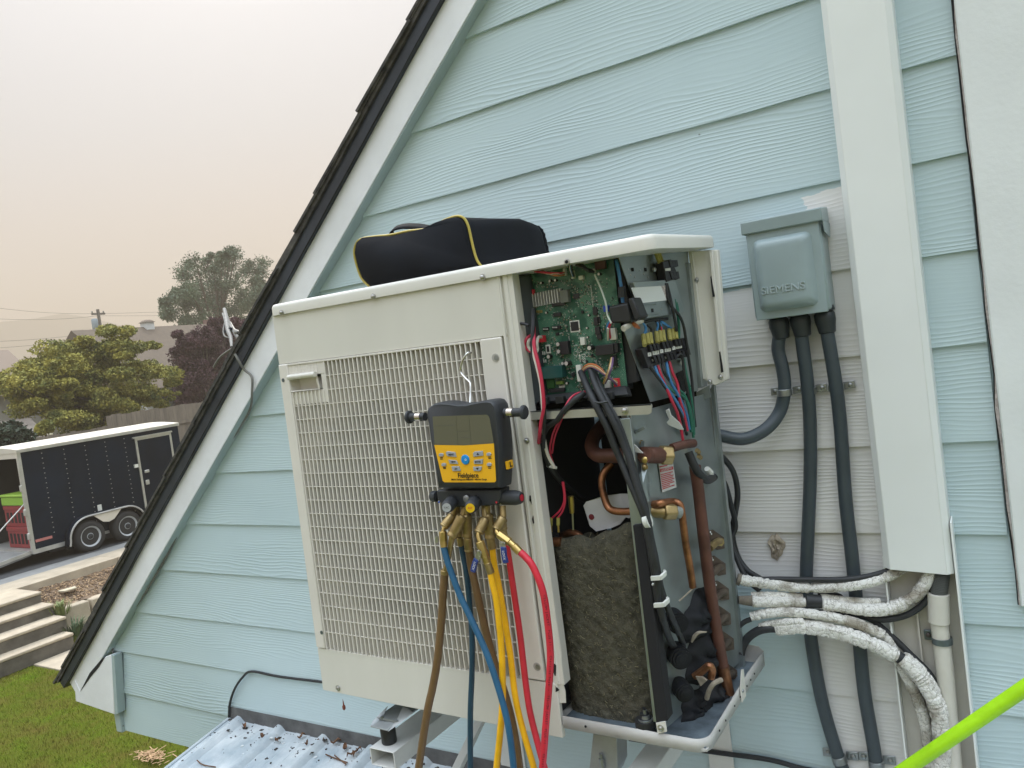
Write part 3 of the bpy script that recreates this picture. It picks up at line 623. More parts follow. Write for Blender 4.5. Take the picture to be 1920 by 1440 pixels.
def pcbmat():
    m = bpy.data.materials.new('green_circuit_board'); m.use_nodes = True; t = m.node_tree; N = t.nodes; Lk = t.links.new; b = N['Principled BSDF']
    b.inputs['Roughness'].default_value = 0.35
    tcn = N.new('ShaderNodeTexCoord')
    v = N.new('ShaderNodeTexVoronoi'); v.distance = 'MANHATTAN'; v.inputs['Scale'].default_value = 230; Lk(tcn.outputs['Object'], v.inputs['Vector'])
    n = N.new('ShaderNodeTexNoise'); n.inputs['Scale'].default_value = 28; n.inputs['Detail'].default_value = 3; Lk(tcn.outputs['Object'], n.inputs['Vector'])
    br = N.new('ShaderNodeTexBrick'); br.inputs['Scale'].default_value = 120; br.inputs['Mortar Size'].default_value = 0.06
    mp = N.new('ShaderNodeMapping'); mp.inputs['Rotation'].default_value = (math.pi/2, 0, 0); Lk(tcn.outputs['Object'], mp.inputs['Vector']); Lk(mp.outputs[0], br.inputs['Vector'])
    br.inputs['Color1'].default_value = (0.006, 0.065, 0.038, 1); br.inputs['Color2'].default_value = (0.010, 0.10, 0.058, 1); br.inputs['Mortar'].default_value = (0.10, 0.24, 0.16, 1)
    cr = N.new('ShaderNodeValToRGB'); cr.color_ramp.elements[0].position = 0.45; cr.color_ramp.elements[1].position = 0.55; Lk(n.outputs['Fac'], cr.inputs['Fac'])
    mx = N.new('ShaderNodeMix'); mx.data_type = 'RGBA'; Lk(cr.outputs[0], mx.inputs[0]); mx.inputs[6].default_value = (0.007, 0.075, 0.043, 1); Lk(br.outputs['Color'], mx.inputs[7])
    lt = N.new('ShaderNodeMath'); lt.operation = 'LESS_THAN'; lt.inputs[1].default_value = 0.22; Lk(v.outputs['Distance'], lt.inputs[0])
    ml = N.new('ShaderNodeMath'); ml.operation = 'MULTIPLY'; Lk(lt.outputs[0], ml.inputs[0]); Lk(cr.outputs[0], ml.inputs[1])
    mx2 = N.new('ShaderNodeMix'); mx2.data_type = 'RGBA'; Lk(ml.outputs[0], mx2.inputs[0]); Lk(mx.outputs[2], mx2.inputs[6]); mx2.inputs[7].default_value = (0.34, 0.40, 0.33, 1)
    Lk(mx2.outputs[2], b.inputs['Base Color'])
    return m
M_PCB = pcbmat()

unit = thing('outdoor_unit', 'cream heat pump outdoor unit with its right service panel removed', 'heat pump', UO, world=False, rot=(0, UTH, 0))
ORG[unit.name] = (0, 0, 0)
UL, UR, PR, H = -0.012, 0.965, 0.672, 0.930
DP = 0.36
def screw(p, parent, r=0.0055, ax=(0, -1, 0), m=None):
    o = G().lathe(p, ax, [(-0.004, r*0.7), (0, r*1.25), (0.0012, r*1.25), (0.0014, r*0.85), (0.0042, r*0.8), (0.0052, r*0.55)], n=12).obj('screw', m or M_STEEL, parent)
    return o
# lid with rounded corners and soft top edge
def rr2(u0, u1, v0, v1, r, w, n=6):
    P = []
    for cu, cv, a0 in ((u1-r, v0+r, -90), (u1-r, v1-r, 0), (u0+r, v1-r, 90), (u0+r, v0+r, 180)):
        for i in range(n+1):
            a = R(a0+90*i/n); P.append((cu+r*math.cos(a), cv+r*math.sin(a), w))
    return P
g = G(); V = []; n = 28
lay = [(0.0, H), (0.0, H+0.018), (0.0015, H+0.0225), (0.004, H+0.0255), (0.009, H+0.027)]
for ins, w in lay: V += [(u, v, w+0.018*(v/0.36)*max(0, (u-0.6)/0.37)) for u, v, w in rr2(UL-0.005+ins, UR+0.004-ins, -0.006+ins, DP+0.004-ins, 0.022-ins, w)]
Fc = [(i*n+j, i*n+(j+1) % n, (i+1)*n+(j+1) % n, (i+1)*n+j) for i in range(len(lay)-1) for j in range(n)]+[tuple(range((len(lay)-1)*n, len(lay)*n)), tuple(range(n))[::-1]]
lid = g.add(V, Fc).obj('lid', M_CAB, unit, angle=50)
for px, py in ((528, 586), (700, 556), (905, 520)): screw(F(px, py, -0.0065), lid)
pp = F(1063, 491, -0.0065)
G().lathe(pp, (0, -1, 0), [(-0.001, 0.0065), (0.0008, 0.006), (0.0012, 0.0045)], n=14).obj('screw_hole_ring', M_STEEL, lid)
G().lathe(pp, (0, -1, 0), [(0, 0.0036), (0.0018, 0.0034)], n=12).obj('screw_hole', M_DARK, lid)
# front panel pieces
fp = G().box(UL, 0.645, 0.0, 0.012, 0.812, H).obj('front_panel', M_CAB, unit, bevel=0.0015)
G().prism([(UL, 0, 0.0), (0.664, 0, -0.004), (0.664, 0, 0.108), (UL, 0, 0.108)], (0, 0.012, 0)).obj('lower_panel', M_CAB, fp, bevel=0.0015)
G().box(UL, UL+0.012, 0.012, DP, 0.0, H).obj('side_panel', M_CAB, fp, bevel=0.001)
g = G()                                                        # folded corner post right of the grille
prof = [(0.640, 0.0), (0.6455, -0.001), (0.6475, 0.006), (0.653, 0.006), (0.6555, 0.0005), (0.664, 0.0005), (0.6655, 0.0025), (PR+0.004, 0.0025), (PR+0.004, 0.028), (0.640, 0.028)]
def wl(u, w): return u-0.004+0.010*(0.93-w)/0.93
V = [(wl(u, w), v, w) for w in (0.108, 0.5, H) for u, v in prof]; n = len(prof)
Fc = [(k*n+i, k*n+(i+1) % n, (k+1)*n+(i+1) % n, (k+1)*n+i) for k in range(2) for i in range(n)]+[tuple(range(n))[::-1], tuple(range(2*n, 3*n))]
post = g.add(V, Fc).obj('corner_post', M_CAB, unit, smooth=False)
z9 = Zm(960, 880, 10.283)
fl = lambda X, Y, v=0.004: F(*z9(X, Y), v)
G().prism([fl(395, 480), fl(515, 480), fl(520, 560), fl(512, 700), fl(520, 850), fl(585, 990), fl(660, 1500), F(1053, 1225, 0.004), F(1055, 1258, 0.004), F(1054, 1275, 0.004), F(1060, 1297, 0.004), F(1061, 1318, 0.004), F(1047, 1318, 0.004), F(1040, 1240, 0.004), fl(480, 1100)], (0, 0.0015, 0)).obj('panel_flange', M_CAB, post, smooth=False)
for P in ([(335, 510), (380, 498), (408, 520), (400, 705), (385, 690), (365, 640), (335, 605)], [(385, 960), (405, 890), (440, 920), (472, 985), (465, 1030), (405, 1048)]):
    G().prism([fl(X, Y, 0.0012) for X, Y in P], (0, 0.0015, 0)).obj('slot', M_DARK, post)
z10 = Zm(960, 1180, 6.0)
for P in ([(455, 395), (480, 390), (495, 410), (490, 525), (478, 520), (460, 465)], [(490, 640), (525, 690), (490, 708)]):
    G().prism([F(*z10(X, Y), -0.0005) for X, Y in P], (0, 0.003, 0)).obj('slot', M_DARK, post)
for q_ in (fl(455, 808, 0.003), F(*z10(522, 588), 0.0025)): G().lathe(q_, (0, -1, 0), [(0, 0.0022), (0.0015, 0.0022)], n=8).obj('screw_hole', M_DARK, post)
screw(F(988, 826, 0.0), post, 0.0048)
screw(F(634, 1290, -0.0005), fp, 0.0058)
# grille frame
gr = G().box(UL+0.001, 0.020, -0.004, 0.010, 0.110, 0.8115).obj('grille', M_GRL, unit, bevel=0.003, seg=3)
G().prism([(0.588, -0.0035, 0.112), (0.6385, -0.0035, 0.112), (0.6325, -0.0035, 0.8115), (0.582, -0.0035, 0.8115)], (0, 0.014, 0)).obj('grille_stile', M_GRL, gr, bevel=0.003, seg=3)
G().box(0.0205, 0.5825, -0.004, 0.004, 0.8065, 0.8112).obj('grille_top_rail', M_GRL, gr, bevel=0.001)
for px, py in ((929, 671), (1007, 1250)):
    pp = F(px, py, -0.0038)
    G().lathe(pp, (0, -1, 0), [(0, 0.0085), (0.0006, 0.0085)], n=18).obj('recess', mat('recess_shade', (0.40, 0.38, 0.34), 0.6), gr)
    G().lathe(pp+np.array([0.002, 0, 0]), (0, -1, 0), [(0, 0.0055), (0.0011, 0.0053), (0.0012, 0.003)], n=12).obj('screw', M_ZINC, gr)
for px, py in ((531, 713), (603, 1186)):
    G().lathe(F(px, py, -0.0042), (0, -1, 0), [(0, 0.0048), (0.0006, 0.0048)], n=12).obj('screw_hole', M_STRAPG, gr)
# vertical blades, each its own piece; crossbars
NB, U0, DU = 44, 0.0232, 0.0130
bm = None
def blade(w0, w1):
    return G().add([(0, -0.0035, w0), (0.0028, -0.0035, w0), (0.0019, 0.0125, w0), (0.0009, 0.0125, w0), (0, -0.0035, w1), (0.0028, -0.0035, w1), (0.0019, 0.0125, w1), (0.0009, 0.0125, w1)],
                   [(0, 3, 2, 1), (4, 5, 6, 7), (0, 1, 5, 4), (1, 2, 6, 5), (2, 3, 7, 6), (3, 0, 4, 7)])
full = blade(0.110, 0.8066).obj('blade', M_GRL, gr, smooth=False); short = blade(0.110, 0.742).obj('blade', M_GRL, gr, smooth=False)
first = {True: True, False: True}
for i in range(NB):
    u = U0+DU*i; s_ = u < 0.128; src = short if s_ else full
    o = src if first[s_] else dup(src, gr)
    first[s_] = False; o.location = (u, 0, 0)
W0, DW = 0.7735, 0.0327
cbf = G().box(0.132, 0.583, -0.0012, 0.0020, -0.0009, 0.0009).obj('crossbar', M_GRL, gr, smooth=False)
cbl = G().box(0.022, 0.586, -0.0012, 0.0020, -0.0009, 0.0009).obj('crossbar', M_GRL, gr, smooth=False)
fa = fb = True
for i in range(20):
    w = W0-DW*i
    if w > 0.735:
        o = cbf if fa else dup(cbf, gr); fa = False
    else:
        o = cbl if fb else dup(cbl, gr); fb = False
    o.location = (0, 0, w)
# blanked corner above and below the hand grip
G().box(0.0205, 0.1400, -0.002, 0.006, 0.779, 0.8065).obj('blank_plate', M_GRL, gr, bevel=0.001)
for i in range(9): G().box(0.030+i*0.0108, 0.0312+i*0.0108, -0.0026, 0.002, 0.783, 0.806).obj('fine_rib', M_GRL, gr, smooth=False)
G().box(0.1265, 0.1398, -0.0015, 0.006, 0.712, 0.7788).obj('blank_plate', M_GRL, gr)
G().box(0.0205, 0.1263, 0.001, 0.006, 0.712, 0.7425).obj('blank_plate', M_GRL, gr)
zh = Zm(520, 630, 8.0); hh = lambda X, Y, v: F(*zh(X, Y), v)
hg = G()
a = [hh(150, 600, -0.004), hh(590, 540, -0.004), hh(640, 795, -0.004), hh(205, 840, -0.004)]
b_ = [hh(175, 650, -0.003), hh(565, 618, -0.003), hh(620, 790, -0.003), hh(215, 825, -0.003)]
c_ = [x+np.array([0.004, 0.034, 0.0]) for x in b_]
V = a+b_+c_
Fc = [(0, 1, 5, 4), (1, 2, 6, 5), (2, 3, 7, 6), (3, 0, 4, 7), (4, 5, 9, 8), (5, 6, 10, 9), (6, 7, 11, 10), (7, 4, 8, 11), (8, 9, 10, 11)]
grip = hg.add(V, [f[::-1] for f in Fc]).obj('hand_grip', M_GRL, gr, smooth=False)
lip = [hh(160, 605, -0.008), hh(580, 548, -0.008)]
G().tube([hh(165, 622, -0.009), hh(570, 572, -0.009)], 0.0062, n=12, smooth=False).obj('grip_hood', M_CAB, grip)
# fan shroud and fan behind the blades
sh = G().box(0.0, 0.64, 0.30, 0.32, 0.05, 0.92).obj('fan_housing', M_CAV, unit)  # dark backing box, coloured near-black for the shade behind the blades
cv = [(0.31+0.265*math.cos(6.2832*i/48), 0.024, 0.45+0.265*math.sin(6.2832*i/48)) for i in range(48)]
def edge_pt(a):
    c, s_ = math.cos(a), math.sin(a); k = min((0.33 if c > 0 else 0.305)/max(abs(c), 1e-6), (0.46 if s_ > 0 else 0.42)/max(abs(s_), 1e-6)); return (0.31+c*k, 0.024, 0.45+s_*k)
V = cv+[edge_pt(6.2832*i/48) for i in range(48)]+[(x, 0.06, z) for x, y, z in cv]
Fc = [(i, (i+1) % 48, 48+(i+1) % 48, 48+i) for i in range(48)]+[(i, 96+i, 96+(i+1) % 48, (i+1) % 48) for i in range(48)]
G().add(V, Fc).obj('bell_mouth', M_GRL, sh, angle=30)
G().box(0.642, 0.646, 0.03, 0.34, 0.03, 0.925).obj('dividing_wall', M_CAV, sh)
fan = G().lathe((0.31, 0.12, 0.45), (0, 1, 0), [(0, 0.05), (0.01, 0.065), (0.06, 0.065)], n=20).obj('fan', mat('fan_plastic', (0.03, 0.03, 0.032), 0.6), unit)
for k in range(3):
    V = []
    for i in range(7):
        for j in range(5):
            r_ = 0.06+0.2*j/4; a_ = k*2.094+0.9*i/6+0.25*j/4
            V.append((0.31+r_*math.cos(a_), 0.125+0.06*i/6, 0.45+r_*math.sin(a_)))
    G().add(V, [(i*5+j, i*5+j+1, i*5+j+6, i*5+j+5) for i in range(6) for j in range(4)]).obj('fan_blade', mat('fan_plastic', (0.03, 0.03, 0.032), 0.6), fan)
# base pan, open on the right
pan = G().box(0.64, UR-0.003, 0.004, DP+0.025, 0.021, 0.025).obj('base_pan', M_PAN, unit)
M_PANF = mat('wet_galvanised_pan', (0.20, 0.25, 0.29), 0.35, 0.5, var=0.35, vscale=22)
G().box(0.66, UR-0.006, 0.007, DP+0.02, 0.0255, 0.0275).obj('pan_floor', M_PANF, pan)
zp = Zm(1000, 1000, 3.273)
fr = [(180, 1120), (180, 1185), (700, 1292), (950, 1352), (1060, 1350), (1080, 1310), (1090, 1290), (950, 1285), (600, 1212)]
pl_ = []
n_c = 6
path = [(0.668, 0.0)]+[(UR-0.028, 0.0)]+[(UR-0.028+0.028*math.sin(R(90*i/n_c)), 0.028-0.028*math.cos(R(90*i/n_c))) for i in range(1, n_c+1)]+[(UR+0.002, DP-0.08), (UR+0.006, DP+0.03)]
V = []
for u, v in path: V += [(u, v, 0.018), (u, v, 0.043 if v < 0.2 else 0.050)]
Fc = [(2*i, 2*i+2, 2*i+3, 2*i+1) for i in range(len(path)-1)]
sk = G().add(V, Fc).obj('pan_skirt', M_PAN, pan, angle=60)
sk.modifiers.new('thick', 'SOLIDIFY').thickness = 0.0022
for px, py in ((1098, 1362),): G().lathe(F(px, py, -0.0008), (0, -1, 0), [(0, 0.0026), (0.0012, 0.0026)], n=8).obj('screw_hole', M_DARK, sk)
for v in (0.06, 0.1, 0.16, 0.20, 0.25, 0.28, 0.31): G().lathe((UR+0.0032+0.004*v, v, 0.034), (1, 0, 0), [(0, 0.0022), (0.0014, 0.002)], n=8).obj('screw_hole', M_DARK, sk)
tabp = (UR+0.003, 0.225, 0.058)
G().prism([(UR+0.004, 0.205, 0.02), (UR+0.004, 0.235, 0.02), (UR+0.004, 0.238, 0.075), (UR+0.004, 0.225, 0.08), (UR+0.004, 0.205, 0.05)], (0.0018, 0, 0)).obj('tab', M_CAB, sk)
G().lathe((UR+0.006, 0.215, 0.040), (1, 0, 0), [(0, 0.004), (0.002, 0.003)], n=10).obj('screw', M_ZINC, sk)
G().prism([(UR-0.03, DP+0.03, 0.018), (UR+0.006, DP+0.03, 0.018), (UR+0.006, DP+0.03, 0.050), (UR-0.004, DP+0.03, 0.060), (UR-0.03, DP+0.03, 0.062), (UR-0.05, DP+0.03, 0.09), (UR-0.08, DP+0.03, 0.095), (UR-0.08, DP+0.03, 0.018)], (0, 0.002, 0)).obj('rear_skirt', M_PAN, sk, smooth=False)

# ---- partition plate (galvanised) with the valves
PA, PB = np.array([0.876, 0.012, 0.0]), np.array([0.930, 0.345, 0.0])
pdir = nrm(PB-PA); pnn = nrm(np.cross(pdir, (0, 0, 1)))          # faces right, towards the opening
def Q(px, py, off=0.0): return onplane(px, py, PA+pnn*off, pnn)
lp_ = np.linalg.norm(PB-PA)
part = G().obox((PA+PB)/2-pnn*0.001+np.array([0, 0, 0.34]), pdir*lp_/2, pnn*0.001, (0, 0, 0.300)).obj('partition_plate', M_GALV, unit, smooth=False)
# front edge of the plate: galvanised return and black foam strip
G().box(0.862, 0.884, 0.006, 0.012, 0.06, 0.635).obj('front_return', M_GALV, part, bevel=0.001)
fo = G().prism([F(1186, 985, 0.0), F(1206, 982, 0.0), F(1252, 1352, 0.0), F(1230, 1356, 0.0)], (0, 0.03, 0)).obj('foam_strip', mat('black_foam', (0.012, 0.012, 0.013), 0.95), unit, bevel=0.002)
G().prism([F(1230, 1356, -0.003), F(1247, 1353, -0.003), F(1250, 1372, -0.003), F(1233, 1376, -0.003)], (0, 0.003, 0)).obj('screw_plate', M_CAB, fo)
screw(F(1239, 1365, -0.004), fo, 0.005)
screw(F(1225, 1095, -0.001), fo, 0.002, m=M_TRIM)
# rear-right frame strip with conduit knock-outs, and the cream rear corner panel
zk = Zm(1140, 820, 5.538)
ks = G().prism([F(1288, 745, 0.335), F(1333, 728, 0.335), F(1345, 905, 0.335), F(1316, 905, 0.335)], (0, 0.002, 0)).obj('knockout_plate', mat('grey_knockout_plate', (0.17, 0.18, 0.17), 0.5, 0.5, var=0.15, vscale=20), unit, smooth=False)
for px, py, r_, op in ((1313, 752, 0.0125, 0), (1316, 786, 0.0125, 0), (1322, 820, 0.0145, 1), (1323, 851, 0.0145, 1), (1328, 882, 0.0145, 1)):
    p_ = F(px, py, 0.334)
    G().lathe(p_, (0, -1, 0), [(-0.0005, r_), (0.001, r_), (0.0012, r_*0.9)] if not op else [(0, r_), (0.004, r_), (0.005, r_*0.75), (0.001, r_*0.62)], n=18, caps=not op).obj('knockout', M_GALV if not op else M_FIT, ks)
    if op: G().lathe(p_, (0, -1, 0), [(0, r_*0.62), (0.0012, r_*0.6)], n=14).obj('hole', M_DARK, ks)
rs = G().prism([F(1334, 722, 0.345), F(1338, 722, 0.345), F(1396, 1260, 0.345), F(1388, 1264, 0.345), F(1330, 745, 0.345)], (0, 0.014, 0)).obj('rear_edge_strip', M_GALV, part, smooth=False)
G().prism([F(1344, 905, 0.338), F(1318, 905, 0.338), F(1360, 1290, 0.338), F(1388, 1262, 0.338)], (0, 0.002, 0)).obj('rear_plate', M_GALV, part, smooth=False)
cp = G().prism([F(1292, 471, 0.322), F(1345, 468, 0.346), F(1364, 711, 0.346), F(1341, 723, 0.330), F(1320, 712, 0.322)], (0.002, 0.012, 0)).obj('rear_corner_panel', M_CAB, unit, bevel=0.0015)
G().prism([F(1290, 471, 0.316), F(1298, 471, 0.316), F(1326, 711, 0.316), F(1318, 711, 0.316)], (0, 0.006, 0)).obj('panel_fold', M_CAB, cp, bevel=0.001)
G().prism([F(1330, 471, 0.326), F(1336, 471, 0.329), F(1358, 710, 0.329), F(1352, 712, 0.326)], (0, 0.006, 0)).obj('panel_fold', M_CAB, cp, bevel=0.001)
for P in ([(1333, 517), (1340, 556), (1336, 557), (1332, 520)], [(1350, 659), (1356, 697), (1352, 699), (1348, 660)]):
    G().prism([F(x, y, 0.3245) for x, y in P], (0, 0.003, 0)).obj('slot', M_DARK, cp)
for px, py in ((1306, 525), (1331, 716), (1351, 707)): screw(F(px, py, 0.3195), cp, 0.0045)
G().prism([F(1305, 736, 0.31), F(1330, 722, 0.31), F(1332, 745, 0.31), F(1308, 752, 0.31)], (0, 0.003, 0)).obj('bracket_tab', M_GALV, cp)
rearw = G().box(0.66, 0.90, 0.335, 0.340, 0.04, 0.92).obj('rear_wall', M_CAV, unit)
G().box(0.90, 0.925, 0.30, 0.34, 0.655, 0.92).obj('rear_post', M_GALV, rearw)
# ---- upper control bay
z4 = Zm(940, 440, 4.0)
PV = 0.062
def K(X, Y, v=PV): return F(*z4(X, Y), v)
M_CAPG = mat('capacitor_top', (0.62, 0.58, 0.55), 0.35, 0.4)
M_CAPB = mat('capacitor_sleeve', (0.02, 0.018, 0.018), 0.4)
M_WHTP = mat('white_connector', (0.66, 0.66, 0.60), 0.5)
M_REDP = mat('red_connector', (0.62, 0.03, 0.045), 0.45)
M_CHIP = mat('chip_black', (0.015, 0.014, 0.018), 0.35)
M_FIN = mat('heat_sink_fin', (0.74, 0.74, 0.72), 0.4, 0.3)
M_TAPE = mat('smoky_film', (0.05, 0.08, 0.06), 0.5)
bay = G().prism([K(60, 300, 0.09), K(250, 200, 0.09), K(420, 1230, 0.09), K(205, 1310, 0.09)], (0, 0.2, 0)).obj('control_box', M_BLK, unit, smooth=False)
G().prism([K(62, 330, 0.012), K(205, 300, 0.05), K(330, 1240, 0.05), K(200, 1290, 0.012)], (0, 0.03, 0)).obj('control_box_side', mat('slate_plastic', (0.045, 0.055, 0.06), 0.45), bay, smooth=False)
G().prism([K(230, 1215, 0.045), K(930, 1130, 0.045), K(950, 1200, 0.03), K(240, 1260, 0.03)], (0, 0.02, -0.006)).obj('control_box_foot', M_BLK, bay, bevel=0.002)
for k in range(5):
    a = K(300+k*120, 1235-k*10, 0.03)
    G().box(a[0], a[0]+0.018, 0.02, 0.032, a[2]-0.01, a[2]+0.004).obj('clip', M_BLK, bay, bevel=0.001)
pcb = G().prism([K(208, 265), K(838, 155), K(945, 1160), K(335, 1250)], (0, 0.002, 0)).obj('circuit_board', M_PCB, unit, smooth=False)
G().prism([K(850, 150, 0.07), K(905, 140, 0.07), K(1020, 1100, 0.07), K(945, 1120, 0.07)], (0, 0.05, 0)).obj('board_tray', M_BLK, pcb)
G().prism([K(208, 262, 0.066), K(838, 152, 0.066), K(945, 1165, 0.066), K(335, 1262, 0.066)], (0, 0.03, 0)).obj('board_tray', M_BLK, pcb)
def ax2(X0, Y0, X1, Y1): return nrm(K(X1, Y1)-K(X0, Y0))
EX, EW = ax2(208, 700, 838, 640), np.array([0.012, 0, 1.0])
def comp(name, X, Y, w, h, d, m, bev=0.0006, v=PV):
    c = K(X, Y, v-d/2)
    return G().obox(c, (w/2, 0, 0), (0, d/2, 0), (0, 0, h/2)).obj(name, m, pcb, bevel=bev)
def cap(X, Y, r, L, tilt=(0, -1, 0)):
    p = K(X, Y, PV-L)
    o = G().lathe(p+np.array([0, L, 0]), (0, -1, 0), [(0, r), (L*0.9, r), (L*0.95, r*0.92), (L, r*0.9)], n=16).obj('capacitor', M_CAPB, pcb)
    G().lathe(p, (0, -1, 0), [(0, r*0.88), (0.0004, r*0.86)], n=14).obj('capacitor_top', M_CAPG, pcb)
s4 = 0.00029                                                    # metres for one pixel of the enlarged view
for X, Y, r, L in ((296, 362, 9, 0.008), (362, 347, 9, 0.008), (402, 342, 9, 0.008), (730, 295, 10, 0.008), (423, 822, 15, 0.014), (428, 876, 15, 0.014), (352, 916, 14, 0.012), (486, 966, 16, 0.016), (458, 966, 12, 0.012), (659, 850, 16, 0.016), (490, 1115, 9, 0.006), (335, 585, 8, 0.006), (654, 605, 7, 0.005), (640, 700, 7, 0.005), (645, 770, 7, 0.005)): cap(X, Y, r*s4, L)
for X, Y, w, h, d in ((550, 687, 58, 62, .0022), (563, 462, 44, 34, .002), (705, 573, 30, 52, .006), (712, 650, 30, 56, .006), (735, 640, 14, 40, .003), (725, 720, 34, 50, .006), (737, 765, 34, 34, .005), (415, 697, 62, 26, .004), (335, 708, 46, 26, .004), (482, 848, 62, 90, .012), (785, 862, 128, 66, .016), (852, 850, 56, 62, .012), (420, 745, 26, 22, .003), (540, 1050, 24, 28, .004), (420, 600, 60, 26, .003), (848, 945, 36, 70, .008), (608, 580, 18, 20, .003), (650, 830, 14, 12, .003), (680, 905, 16, 14, .004), (640, 950, 12, 16, .004)):
    comp('chip', X, Y, w*s4, h*s4, d, M_CHIP)
G().obox(K(552, 687, PV-0.0004), (0.0105, 0, 0), (0, 0.0004, 0), (0, 0, 0.0112)).obj('chip_legs', M_FIN, pcb)
for i in range(11):                                             # heat sink with bright fins
    X = 245+i*20.5; Yt = 455-i*4
    comp('heat_sink_fin', X, Yt+38, 4.5*s4, 92*s4, 0.010, M_FIN, 0)
comp('heat_sink_plate', 350, 470, 236*s4, 88*s4, 0.003, mat('sink_base', (0.06, 0.055, 0.05), 0.5), 0)
comp('heat_sink_plate', 480, 462, 60*s4, 84*s4, 0.012, mat('grey_thermal_pad', (0.15, 0.16, 0.14), 0.6))
comp('module', 430, 520, 100*s4, 26*s4, 0.004, M_CHIP)
for i in range(14): comp('pin', 672+i*1.2, 385+i*11.5, 5*s4, 6*s4, 0.002, M_WHTP, 0); comp('pin', 705+i*3.0, 378+i*29, 5*s4, 6*s4, 0.002, M_WHTP, 0)
for i in range(5): comp('resistor', 256+i*12, 576, 6*s4, 18*s4, 0.003, M_BRASS, 0.0003)
for i in range(3): comp('resistor', 298+i*14, 888, 6*s4, 22*s4, 0.003, M_WHTP, 0.0003); comp('resistor', 306+i*14, 948, 6*s4, 22*s4, 0.003, M_WHTP, 0.0003)
for j in range(2):
    for i in range(4): comp('switch_key', 320+i*10+j*68, 708-j*13, 5*s4, 8*s4, 0.0048, M_WHTP, 0)
for X, Y, w, h, d, m in ((302, 782, 50, 46, .012, M_REDP), (614, 798, 34, 52, .008, M_WHTP), (590, 1038, 36, 112, .010, M_WHTP), (835, 745, 56, 76, .009, M_WHTP), (478, 280, 18, 50, .008, M_WHTP), (538, 300, 20, 52, .008, M_WHTP), (602, 322, 34, 26, .008, M_WHTP), (690, 272, 30, 26, .008, M_WHTP), (868, 1120, 36, 76, .008, M_REDP), (800, 1130, 40, 66, .008, M_WHTP), (790, 555, 34, 40, .010, mat('blue_connector', (0.02, 0.06, 0.42), 0.4)), (352, 858, 34, 60, .003, M_WHTP), (235, 432, 26, 36, .008, M_REDP), (745, 225, 70, 60, .010, mat('brown_choke', (0.09, 0.035, 0.03), 0.6))):
    comp('connector', X, Y, w*s4, h*s4, d, m)
comp('chip', 352, 858, 18*s4, 40*s4, 0.0042, M_CHIP)
comp('relay', 390, 1030, 170*s4, 84*s4, 0.020, mat('teal_film_capacitor', (0.012, 0.075, 0.070), 0.3), 0.001)
comp('relay', 370, 1120, 60*s4, 60*s4, 0.004, mat('coil_green', (0.03, 0.13, 0.03), 0.5), 0.001)
comp('choke', 440, 1110, 52*s4, 22*s4, 0.008, mat('lime_coil', (0.20, 0.30, 0.06), 0.5), 0.001)
comp('barcode_label', 455, 1140, 46*s4, 14*s4, 0.0006, M_WHTP, 0)
comp('terminal_row', 420, 1165, 120*s4, 26*s4, 0.006, M_CHIP)
for X, Y, r in ((584, 868, 15), (643, 898, 15), (558, 892, 15)):
    G().tube([K(X, Y, PV-0.0006)+np.array([r*s4*math.cos(a*0.52), 0, r*s4*math.sin(a*0.52)]) for a in range(13)], 0.0004, n=4, smooth=False).obj('silkscreen_ring', M_WHTP, pcb)
text('DSP', 'silkscreen_text', M_WHTP, pcb, K(616, 928, PV-0.0006), 0.011, rot=(math.pi/2, math.pi/2, 0), ext=0.0001)
g = G(); c = K(590, 930, PV-0.0008)
g.obox(c, (0.0006, 0, 0), (0, 0.0002, 0), (0, 0, 0.006)); g.prism([c+np.array([-0.003, 0, 0.005]), c+np.array([0.003, 0, 0.005]), c+np.array([0, 0, 0.009])], (0, 0.0003, 0)); g.obj('silkscreen_arrow', M_WHTP, pcb, smooth=False)
# unsorted tiny surface-mount pieces
g1, g2, g3 = G(), G(), G()
for i in range(2600):
    X, Y = random.uniform(225, 900), random.uniform(330, 1180)
    if 240 < X < 520 and 400 < Y < 520: continue
    if X > 208+630+(Y-160)*0.10: continue
    if X < 215+(Y-265)*0.13: continue
    if 760 < X and Y < 520 and random.random() < 0.7: continue
    c = K(X, Y, PV-0.0006); w = random.choice((0.0006, 0.0008, 0.0011)); h = random.choice((0.0005, 0.0008, 0.0012))
    dens = math.sin(X*0.021+1)*math.sin(Y*0.017)+0.5*math.sin(X*0.05-Y*0.03)
    if dens < -0.15: continue
    u_ = random.random(); (g1 if u_ < 0.5 else g2 if u_ < 0.8 else g3).obox(c, (w, 0, 0), (0, 0.0007, 0), (0, 0, h))
g3.obj('surface_mount_parts', mat('smd_tan', (0.30, 0.24, 0.15), 0.5), pcb, smooth=False, kind='stuff'); g1.obj('surface_mount_parts', mat('smd_grey', (0.36, 0.38, 0.34), 0.5), pcb, smooth=False, kind='stuff'); g2.obj('surface_mount_parts', M_CHIP, pcb, smooth=False, kind='stuff')
